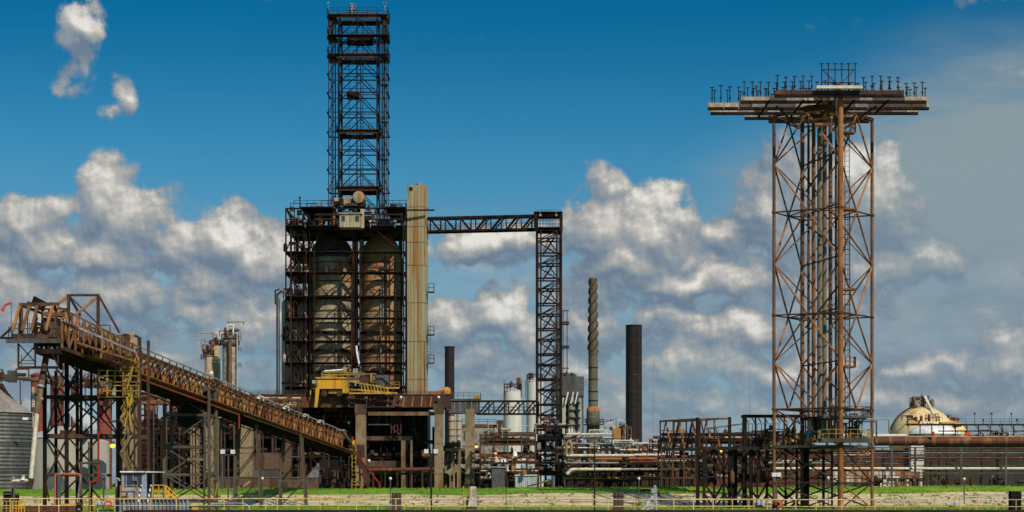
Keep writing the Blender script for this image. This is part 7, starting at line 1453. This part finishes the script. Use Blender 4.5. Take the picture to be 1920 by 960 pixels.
deck_rail('cream railing from the timber pile across to the white beacon', (760, 1215), 936.5, [798, 806, 860, 910, 960, 1016, 1076, 1086, 1140, 1190], mat='cream_rail')
deck_rail('cream railing in front of the dark trestle, right of white beacon', (1215, 1440), 936.5, [1263, 1300, 1337, 1373, 1404, 1413, 1438], mat='cream_rail', w=.09)
deck_rail('cream railing before the pylon legs', (1440, 1700), 937, [1463, 1492, 1530, 1578, 1640, 1678], mat='cream_rail')
deck_rail('faint cream railing at the far right by the black pile', (1700, 2020), 937, [1752, 1800, 1830, 1868, 1905, 1950], mat='cream_rail', w=.055)
deck_rail('second lower railing with panel at the far left corner', (2, 22), 940, [2, 12, 22], Y=133, mat='yellow_faded'); deck_rail('short inner yellow railing near the left edge', (22, 46), 940, [24, 30, 35, 40, 46], Y=133, mat='yellow_paint')
def bollard(px, w, top, Y, label, mt='timber'):
    T = thing('mooring_pile', label, 'pile', (X(px, Y), Y, -6), 'square mooring piles')
    ww = w*Y/3840
    for i in (-1, 1): part(T, 'timber', mt, lambda m: m.b2(X(px, Y)+i*ww/4-ww/4+.01, X(px, Y)+i*ww/4+ww/4-.01, Y-ww/2, Y+ww/2, -6, ZP(top, Y)))
    part(T, 'strap', 'dark_steel', lambda m: m.b2(X(px, Y)-ww/2-.02, X(px, Y)+ww/2+.02, Y-ww/2-.02, Y+ww/2+.02, ZP(top+9, Y), ZP(top+7.5, Y)))
bollard(743.5, 18, 924, 150, 'square dark timber pile at the middle of the dock rail'); bollard(1159.5, 19, 922, 150, 'brown timber pile left of the white beacon'); bollard(1903, 20, 921, 150, 'black mooring pile at the right edge', 'black_steel')
T = thing('concrete_dolphin', 'stained concrete foot with two yellow posts below pale column', 'dolphin', (X(887, 255), 255, GR))
part(T, 'block', 'concrete_pale', lambda m: [m.b2(X(874, 255), X(898, 255), 254, 257, GR, ZP(930, 255)), m.bar((X(886, 252), 252, GR), (X(888, 255), 255, ZP(916, 255)), 1.1, w2=.7)])
for px in (869, 881): part(T, 'guard_post', 'yellow_faded', lambda m: m.bar((X(px, 253), 253, GR), (X(px, 253), 253, ZP(912, 253)), .22, n=8), True)
# white beacon frame
T = thing('navigation_beacon', 'white A-frame beacon standing behind the rail right of centre', 'beacon', D(1228, 962, 150))
part(T, 'post', 'fender_sheet', lambda m: m.bar(D(1230, 965, 150), D(1228, 919, 150), .22)); part(T, 'raker', 'fender_sheet', lambda m: m.bar(D(1200, 963, 150), D(1224, 930, 150), .2))
part(T, 'lamp_body', 'galvanized', lambda m: [m.box(D(1226, 920, 150), (.42, .3, .34)), m.lathe(D(1228, 916, 150), [(.12, 0), (.12, .15), (.02, .25)], 8)])
part(T, 'brace', 'fender_sheet', lambda m: m.bar(D(1206, 957, 150), D(1229, 950, 150), .08))
# grey control booth on corrugated fender deck
YB = 138.0
def d(px, py, Y=YB): return D(px, py, Y)
T = thing('fender_deck', 'grey corrugated steel fender wall below the booth', 'fender wall', d(290, 975))
part(T, 'sheet', 'fender_sheet', lambda m: m.b2(X(222, 139.2), X(353, 139.2), 139.2, 139.5, -2, ZP(936.5, 139))); part(T, 'coping', 'cream_rail', lambda m: m.b2(X(221, 139), X(354, 139), 139, 139.7, ZP(936.5, 139)+.002, ZP(935, 139)))
for k in range(18): part(T, 'rib', 'galvanized', lambda m: m.b2(X(224+k*7.4, 139), X(226.5+k*7.4, 139), 139.0, 139.19, -2, ZP(937, 139)))
part(T, 'deck', 'grey_steel', lambda m: m.b2(X(222, 140), X(353, 140), 139.52, 144, ZP(941, 139), ZP(936.6, 139)))
T = thing('control_booth', 'small grey blue booth with big windows and flat white roof', 'booth', (X(256, 141), 141, ZP(936.5, 140)))
bx0, bx1 = X(228, 140), X(288, 140); zb0, zb1, zr = ZP(936, 140)+.01, ZP(914, 140), ZP(886, 140)
part(T, 'wall', 'booth_paint', lambda m: [m.b2(X(228, 140), X(272, 140), 140, 140.08, zb0, zb1), m.b2(X(228, 140), X(233, 140), 140, 140.08, zb1, zr), m.b2(X(266, 140), X(275, 140), 139.98, 140.1, zb0, zr), m.b2(X(228, 140), X(275, 140), 142.4, 142.48, zb0, zr), m.b2(X(228, 140), X(230, 140), 140.1, 142.38, zb0, zr)])
part(T, 'window', 'glass', lambda m: m.b2(X(233, 140), X(266, 140), 140.02, 140.05, zb1, zr))
for px in (236, 249): part(T, 'mullion', 'booth_paint', lambda m: m.b2(X(px, 140), X(px+1.2, 140), 139.99, 140.06, zb1, zr))
part(T, 'corner_post', 'galvanized', lambda m: m.b2(X(286, 140), X(288, 140), 140, 140.1, zb0, zr)); part(T, 'door', 'sheet_grey', lambda m: m.b2(X(276, 141), X(283, 141), 141.2, 141.26, zb0, zr-.1))
part(T, 'roof', 'white_paint', lambda m: [m.b2(X(226, 140), X(272, 140), 139.8, 142.7, zr+.005, ZP(883.3, 140)), m.b2(X(272.2, 140), X(297, 140), 139.9, 142.6, zr-.0, ZP(884, 140))])
part(T, 'roof_post', 'dark_steel', lambda m: m.bar(d(271.5, 888, 139.9), d(271.5, 878, 139.9), .07)); part(T, 'instrument', 'galvanized', lambda m: [m.box(d(255, 896, 139.85), (.18, .1, .1)), m.box(d(254, 900, 139.85), (.3, .1, .08)), m.bar(d(258, 900, 139.85), d(258, 925, 139.85), .04)])
T = thing('orange_stair_rail', 'orange yellow stair railing descending right of the booth', 'stair rail', d(310, 936))
part(T, 'guard_rail', 'yellow_paint', lambda m: [m.rail([d(286, 933, 139.6), d(309, 933, 139.6)], .85, .06, .4)]); part(T, 'stair', 'yellow_paint', lambda m: [m.bar(d(311, 910, 139.8), d(335, 932, 139.8), .07), m.bar(d(311, 920, 139.8), d(330, 935, 139.8), .16), m.bar(d(311, 910, 139.8), d(311, 935, 139.8), .09), m.bar(d(317, 916, 139.8), d(317, 925, 139.8), .05), m.bar(d(324, 922, 139.8), d(324, 931, 139.8), .05)])
T = thing('booth_railing', 'thin orange guard rail in front of the booth window', 'railing', d(242, 936))
part(T, 'rail', 'orange_rust', lambda m: [m.bar(d(226, 910, 139.6), d(257, 910, 139.6), .05), m.bar(d(226, 910, 139.6), d(226, 935, 139.6), .07), m.bar(d(257, 910, 139.6), d(257, 932, 139.6), .07), m.bar(d(226, 930, 139.6), d(262, 930, 139.6), .05)])
T = thing('yellow_valve', 'small yellow hand wheel valve before the booth window', 'valve', d(237, 936))
part(T, 'wheel', 'yellow_paint', lambda m: [m.bar(d(230, 918, 139.5), d(244, 918, 139.5), .12), m.box(d(237, 919, 139.5), (.2, .15, .16))]); part(T, 'stem', 'brown_steel', lambda m: m.bar(d(237.5, 919, 139.5), d(238, 950, 139.5), .09))
for i, px in enumerate((262, 280)):
    m = MB(); m.bar(d(px-3, 941, 137.5), d(px+3, 909, 137.5), .12, n=10); single('striped_pole', m, 'barber_stripe', ('leaning black and white striped pole, left one before the booth', 'leaning black and white striped pole, right one before the booth')[i], 'pole', d(px-3, 941, 137.5), 'striped poles before the booth')
# fire monitor at far left
T = thing('fire_monitor', 'cream fire monitor nozzle on a thin stand at far left', 'fire monitor', D(26, 960, 140))
part(T, 'barrel', 'pipe_cream', lambda m: m.hcyl(D(23, 902, 140), D(52, 901, 140), .11, 10), True); part(T, 'cup', 'pipe_cream', lambda m: m.lathe(D(43, 900, 140), [(.22, 0), (.12, .12), (.12, .2), (.19, .36)], 12), True); part(T, 'cap', 'galvanized', lambda m: m.lathe(D(25, 898, 140), [(.1, 0), (.1, .1), (.03, .16)], 10), True)
part(T, 'stand', 'grey_brown', lambda m: m.bar(D(26.5, 962, 140), D(26.5, 903, 140), .11)); part(T, 'base', 'sheet_grey', lambda m: m.bar(D(24, 962, 140.3), D(24, 915, 140.3), .2, w2=.14))
T = thing('dock_winch', 'dark stepped winch box behind the far left railing', 'winch', D(14, 962, 142)); part(T, 'housing', 'black_steel', lambda m: [m.b2(X(6, 142), X(30, 142), 142, 143, ZP(962, 142), ZP(928, 142)), m.b2(X(6, 142), X(20, 142), 142, 143, ZP(928, 142)+.002, ZP(921.5, 142))]); part(T, 'cover', 'grey_steel', lambda m: m.b2(X(5, 142), X(30, 142), 141.9, 143, ZP(927.5, 142)+.0, ZP(925, 142)))
T = thing('brown_pipe_bank', 'dark red brown pipe bank lying behind the left railing', 'pipe', D(90, 962, 139)); 
for k in range(3): part(T, 'pipe', 'red_brown', lambda m: m.bar(D(5 if k else 47, 950+k*4, 139), D(143, 950+k*4, 139), .13, n=8), True)
# red fire water loops
YF = 150.0
T = thing('fire_water_loop', 'salmon red fire water pipe loop standing behind the left railing', 'pipe', D(127, 962, YF))
part(T, 'pipe', 'salmon_paint', lambda m: m.path([D(103.5, 958, YF), D(103.5, 889, YF), D(148, 889, YF), D(151, 893, YF)], .13, 8), True); part(T, 'header', 'salmon_paint', lambda m: m.bar(D(112, 889, YF-.02), D(147, 889, YF-.02), .18, n=8), True); part(T, 'pipe', 'pipe_grey', lambda m: m.path([D(151, 892, YF), D(150, 905, YF), D(146, 935, YF)], .13, 8), True); part(T, 'column', 'grey_steel', lambda m: m.bar(D(111, 962, YF), D(111, 890, YF), .22))
T = thing('grey_goose_neck', 'short grey goose-neck vent pipe right of the red riser foot', 'pipe', D(196, 962, YF)); part(T, 'pipe', 'galvanized', lambda m: m.path([D(190, 889, YF), D(197, 889, YF), D(199, 893, YF), D(199, 930, YF)], .1, 8), True); part(T, 'box', 'sheet_grey', lambda m: m.box(D(194, 894, YF), (.34, .3, .25))); part(T, 'post', 'grey_brown', lambda m: m.bar(D(194, 962, YF), D(194, 897, YF), .12))
T = thing('bent_vent', 'grey bent vent cowl left of the booth', 'vent', D(220, 962, 142)); part(T, 'pipe', 'galvanized', lambda m: m.path([D(225, 902, 142), D(222, 898, 142), D(219, 897, 142), D(218, 904, 142), D(218, 960, 142)], .14, 8), True)
for px0, px1, yy in ((152, 190, 868), ): 
    T = thing('small_portal', 'small grey brown portal frame inside the loading tower base', 'frame', D(170, 962, 160)); part(T, 'frame', 'grey_brown', lambda m: m.path([D(152, 930, 165), D(152, 868, 165), D(188, 868, 165)], .18, 6))
# life rings, signs
def torus(m, c, R0, r0, n=16, k=6):
    vs = []
    for i in range(n):
        a = 2*pi*i/n
        for j in range(k):
            b = 2*pi*j/k; vs.append((c[0]+(R0+r0*cos(b))*cos(a), c[1]+r0*sin(b), c[2]+(R0+r0*cos(b))*sin(a)))
    m.add(vs, [(i*k+j, ((i+1) % n)*k+j, ((i+1) % n)*k+(j+1) % k, i*k+(j+1) % k) for i in range(n) for j in range(k)])
for px, py, lb in ((203, 945, 'orange life ring on the left railing beside a pale sign'), (1460, 945, 'orange life ring on the railing before the pylon')):
    m = MB(); torus(m, D(px, py, 134.7), .22, .06); single('life_ring', m, 'sock_orange', lb, 'life ring', D(px, py+8, 134.7), 'orange life rings on the rails', True)
for px, py, w, h_, lb in ((191, 943, 13, 7, 'pale blank notice board on the left railing'), (1427, 942, 14, 9, 'pale blank notice board on the railing left of the right life ring'), (1789, 945, 11, 6, 'small grey plate on the rail near the right end')):
    m = MB(); m.box(D(px, py, 134.8), (w*.035, .04, h_*.035)); single('notice_board', m, 'fender_sheet', lb, 'sign', D(px, py+h_/2, 134.8))
for px, py, lb in ((148, 948, 'black bin with dark red lid behind left railing'), (1453, 950, 'black pump box under the right life ring')):
    T = thing('dock_bin', lb, 'bin', D(px, 962, 134.3)); part(T, 'body', 'black_steel', lambda m: m.lathe(D(px, 962, 134.3), [(.16, 0), (.19, .55)], 12)); part(T, 'lid', 'dark_rust', lambda m: m.lathe(D(px, 946, 134.3), [(.19, 0), (.14, .12), (.03, .15)], 12)); part(T, 'label_plate', 'pipe_grey', lambda m: m.box(D(px, 955, 134.1), (.18, .02, .12)))
T = thing('yellow_turnstile', 'yellow gate posts standing together behind the left railing', 'gate', D(172, 962, 134.4))
for px in (156, 162, 169, 177): part(T, 'post', 'yellow_faded', lambda m: m.bar(D(px, 962, 134.4), D(px, 938, 134.4), .07, n=8))
part(T, 'bar', 'yellow_paint', lambda m: m.bar(D(113, 946, 134.4), D(143, 946, 134.4), .1))
m = MB(); m.path([D(398, 945, 160), D(456, 944, 160), D(466, 950, 160), D(469, 962, 160)], .2, 8); single('white_hose_pipe', m, 'galvanized', 'grey white pipe curving down behind the railing right of the booth', 'pipe', D(398, 962, 160), None, True)
m = MB(); m.b2(X(360, 150), X(371, 150), 150, 150.6, ZP(965, 150), ZP(951, 150)); single('yellow_box', m, 'yellow_paint', 'plain yellow box at the foot of the corrugated wall', 'box', D(365, 965, 150))
# floodlight poles and globe lamps
def flood(px, top, foot, Y, label, w=.2, mat='dark_steel', heads=((-9, -7), (9, -7))):
    T = thing('floodlight_pole', label, 'lamp post', (X(px, Y), Y, ZP(foot, Y)), 'floodlight poles')
    part(T, 'pole', mat, lambda m: m.bar((X(px, Y), Y, ZP(foot, Y)), (X(px, Y), Y, ZP(top, Y)), w, n=8), True)
    part(T, 'cross_arm', mat, lambda m: m.bar((X(px+heads[0][0]-3, Y), Y, ZP(top, Y)), (X(px+heads[-1][0]+3, Y), Y, ZP(top, Y)), .12))
    for dx, dy in heads: part(T, 'lamp_head', 'white_paint', lambda m: [m.box((X(px+dx, Y), Y-.1, ZP(top+dy, Y)), (8*Y/3840, .25, 7.5*Y/3840)), m.bar((X(px+dx, Y), Y, ZP(top, Y)), (X(px+dx, Y), Y, ZP(top+dy, Y)), .08)])
flood(808.5, 853, 966, 235, 'dark pole with two white floodlights before the brown capped column', .24)
flood(428, 853, 966, 240, 'grey pole with two white floodlights right of the tan pier', .2, 'grey_steel', ((-10, -6), (9, -6)))
flood(1456, 894, 966, 150, 'short pole with white floodlight at the pylon left leg', .1, 'grey_steel', ((-5, -4), (4, -4)))
m = MB(); m.bar((X(1115, 240), 240, GR), (X(1115, 240), 240, ZP(828, 240)), .2, n=8, w2=.14); single('dark_pole', m, 'dark_steel', 'slim dark pole before the pipe racks under the spiral stack', 'pole', (X(1115, 240), 240, GR))
m = MB(); m.bar((X(949, 250), 250, GR), (X(949, 250), 250, ZP(898, 250)), .1, n=8); m.box((X(949, 250), 250, ZP(898, 250)), (.5, .3, .4)); single('dark_pole', m, 'dark_steel', 'short thin pole before the low pump rack', 'pole', (X(949, 250), 250, GR))
m = MB(); m.bar((X(417, 300), 300, 2), (X(417, 300), 300, ZP(845, 300)), .3, n=8); single('dark_pole', m, 'grey_steel', 'pale grey post just right of the tall tan pier', 'pole', (X(417, 300), 300, 2))
def globe(px, py, foot, Y, label, r=.35, mat='grey_steel'):
    T = thing('globe_lamp', label, 'lamp post', (X(px, Y), Y, ZP(foot, Y)), 'white globe lamps')
    part(T, 'pole', mat, lambda m: m.bar((X(px, Y), Y, ZP(foot, Y)), (X(px, Y), Y, ZP(py, Y)-r*.6), .14, n=8), True)
    part(T, 'globe', 'white_paint', lambda m: m.lathe((X(px, Y), Y, ZP(py, Y)), [(.1, -r), (r*.75, -r*.6), (r, 0), (r*.7, r*.6), (.05, r*.9)], 14), True)
for px, py, foot, Y, lb in ((687, 745, 765, 384.6, 'white globe lamp on the rusty deck girder, left of three'), (752, 745, 765, 384.6, 'white globe lamp on the rusty deck girder, middle of three'), (822.5, 745, 760, 384.6, 'white globe lamp on the rusty deck girder above the brown cap')): globe(px, py, foot, Y, lb, .28)
for px, py, Y, lb in ((732, 897, 250, 'white topped lamp standing on the revetment near the timber pile'), (692, 864, 330, 'white lamp head beside the red pipe at the conveyor foot'), (492, 897, 262, 'white topped lamp standing at the foot of the first bent'), (1198, 897, 255, 'small white lamp on grey post left of the beacon'), (1553, 896, 250, 'small white lamp inside the pylon legs'), (1808, 898, 262, 'white lamp on thin post in front of the olive shed'), (673, 819, 388, 'white lamp beside the brown pier below the deck'), (654, 792, 388, 'white lamp in the dark hall below the deck'), (597, 791, 388, 'white lamp left of the salmon cloth under the deck')):
    globe(px, py, 945 if Y < 300 else (915 if Y < 350 else py+18), Y, lb, .19 if Y < 300 else .27)
# lit amber lamps
for px, py, Y, r, mt, lb in ((211, 836, 300, .42, 'lamp_amber', 'bright amber lit lamp behind the loading tower'), (893, 837.5, 381, .3, 'lamp_amber', 'small amber lit lamp right of the pale column'), (929, 850, 371, .3, 'lamp_orange', 'small orange lit lamp in the open rack'), (1352, 846, 262, .16, 'lamp_amber', 'small amber lit lamp under the dark trestle beam')):
    T = thing('lit_lamp', lb, 'lamp', (X(px, Y), Y, ZP(py, Y)-r), 'lit amber lamps'); part(T, 'bulb', mt, lambda m: m.ball((X(px, Y), Y, ZP(py, Y)), r, 7, 12, .8), True); part(T, 'hood', 'dark_steel', lambda m: m.lathe((X(px, Y), Y, ZP(py, Y)+r*.72), [(r*1.1, 0), (r*.5, .25), (.05, .3)], 12)); part(T, 'stem', 'dark_steel', lambda m: m.bar((X(px, Y), Y+.1, ZP(py, Y)+r*.8), (X(px, Y), Y+1.6, ZP(py, Y)+r*.8+.4), .1))
for px, py, lb in ((962, 878, 'yellow orange drum sitting above the blue grey container, left one'), (983, 886, 'smaller orange drum on the blue grey container')):
    m = MB(); m.lathe((X(px, 350), 350, ZP(py+4, 350)), [(.35, 0), (.4, .5), (.3, .75), (.05, .85)], 12); single('orange_drum', m, 'orange_rust', lb, 'drum', (X(px, 350), 350, ZP(py+4, 350)), None, True)
# extra long shadowed debris rows on the levee: pipes lying on the grass
T = thing('ground_pipes', 'dark pipes lying on the grass of the levee left of trestle', 'pipe', (X(1205, 296), 296, 2.6))
for k in range(3): part(T, 'pipe', 'dark_steel', lambda m: m.bar((X(1195, 295), 294.5+k*.5, 3.0-.15*(2-k)), (X(1222, 295), 294.5+k*.5, 3.0-.15*(2-k)), .22, n=8), True)
# steam plumes
def steam(lb, blobs, Y, dens):
    m = bpy.data.materials.new('steam'); m.use_nodes = True; t = m.node_tree; t.nodes.clear()
    o = t.nodes.new('ShaderNodeOutputMaterial'); v = t.nodes.new('ShaderNodeVolumePrincipled'); v.inputs['Color'].default_value = (1, 1, 1, 1); v.inputs['Anisotropy'].default_value = 0.0
    n = tnoise(t, ocoord(t), .9, 5, .65); t.links.new(maprange(t, n, .40, .56, 0.0, dens), v.inputs['Density']); t.links.new(v.outputs[0], o.inputs['Volume'])
    MATS['steam'] = m
    vs = bpy.data.metaballs.new('steam') if False else None
    mb = MB()
    for (px, py, r) in blobs: mb.ball((X(px, Y), Y, ZP(py, Y)), r*Y/3840, 10, 16)
    ob = mb.build('steam', 'steam'); ob['kind'] = 'stuff'; ob['label'] = lb
    md = ob.modifiers.new('remesh', 'REMESH'); md.mode = 'VOXEL'; md.voxel_size = .35
steam('white steam plume drifting behind the loading tower', ((142, 770, 14), (150, 764, 11), (150, 782, 15), (161, 791, 13), (171, 797, 11), (177, 801, 8), (136, 762, 9)), 360, 1.5)
steam('thin pinkish steam left of the dark stack', ((1142, 799, 9), (1151, 796, 9), (1160, 793, 8), (1169, 791, 6), (1135, 804, 9)), 420, .7)
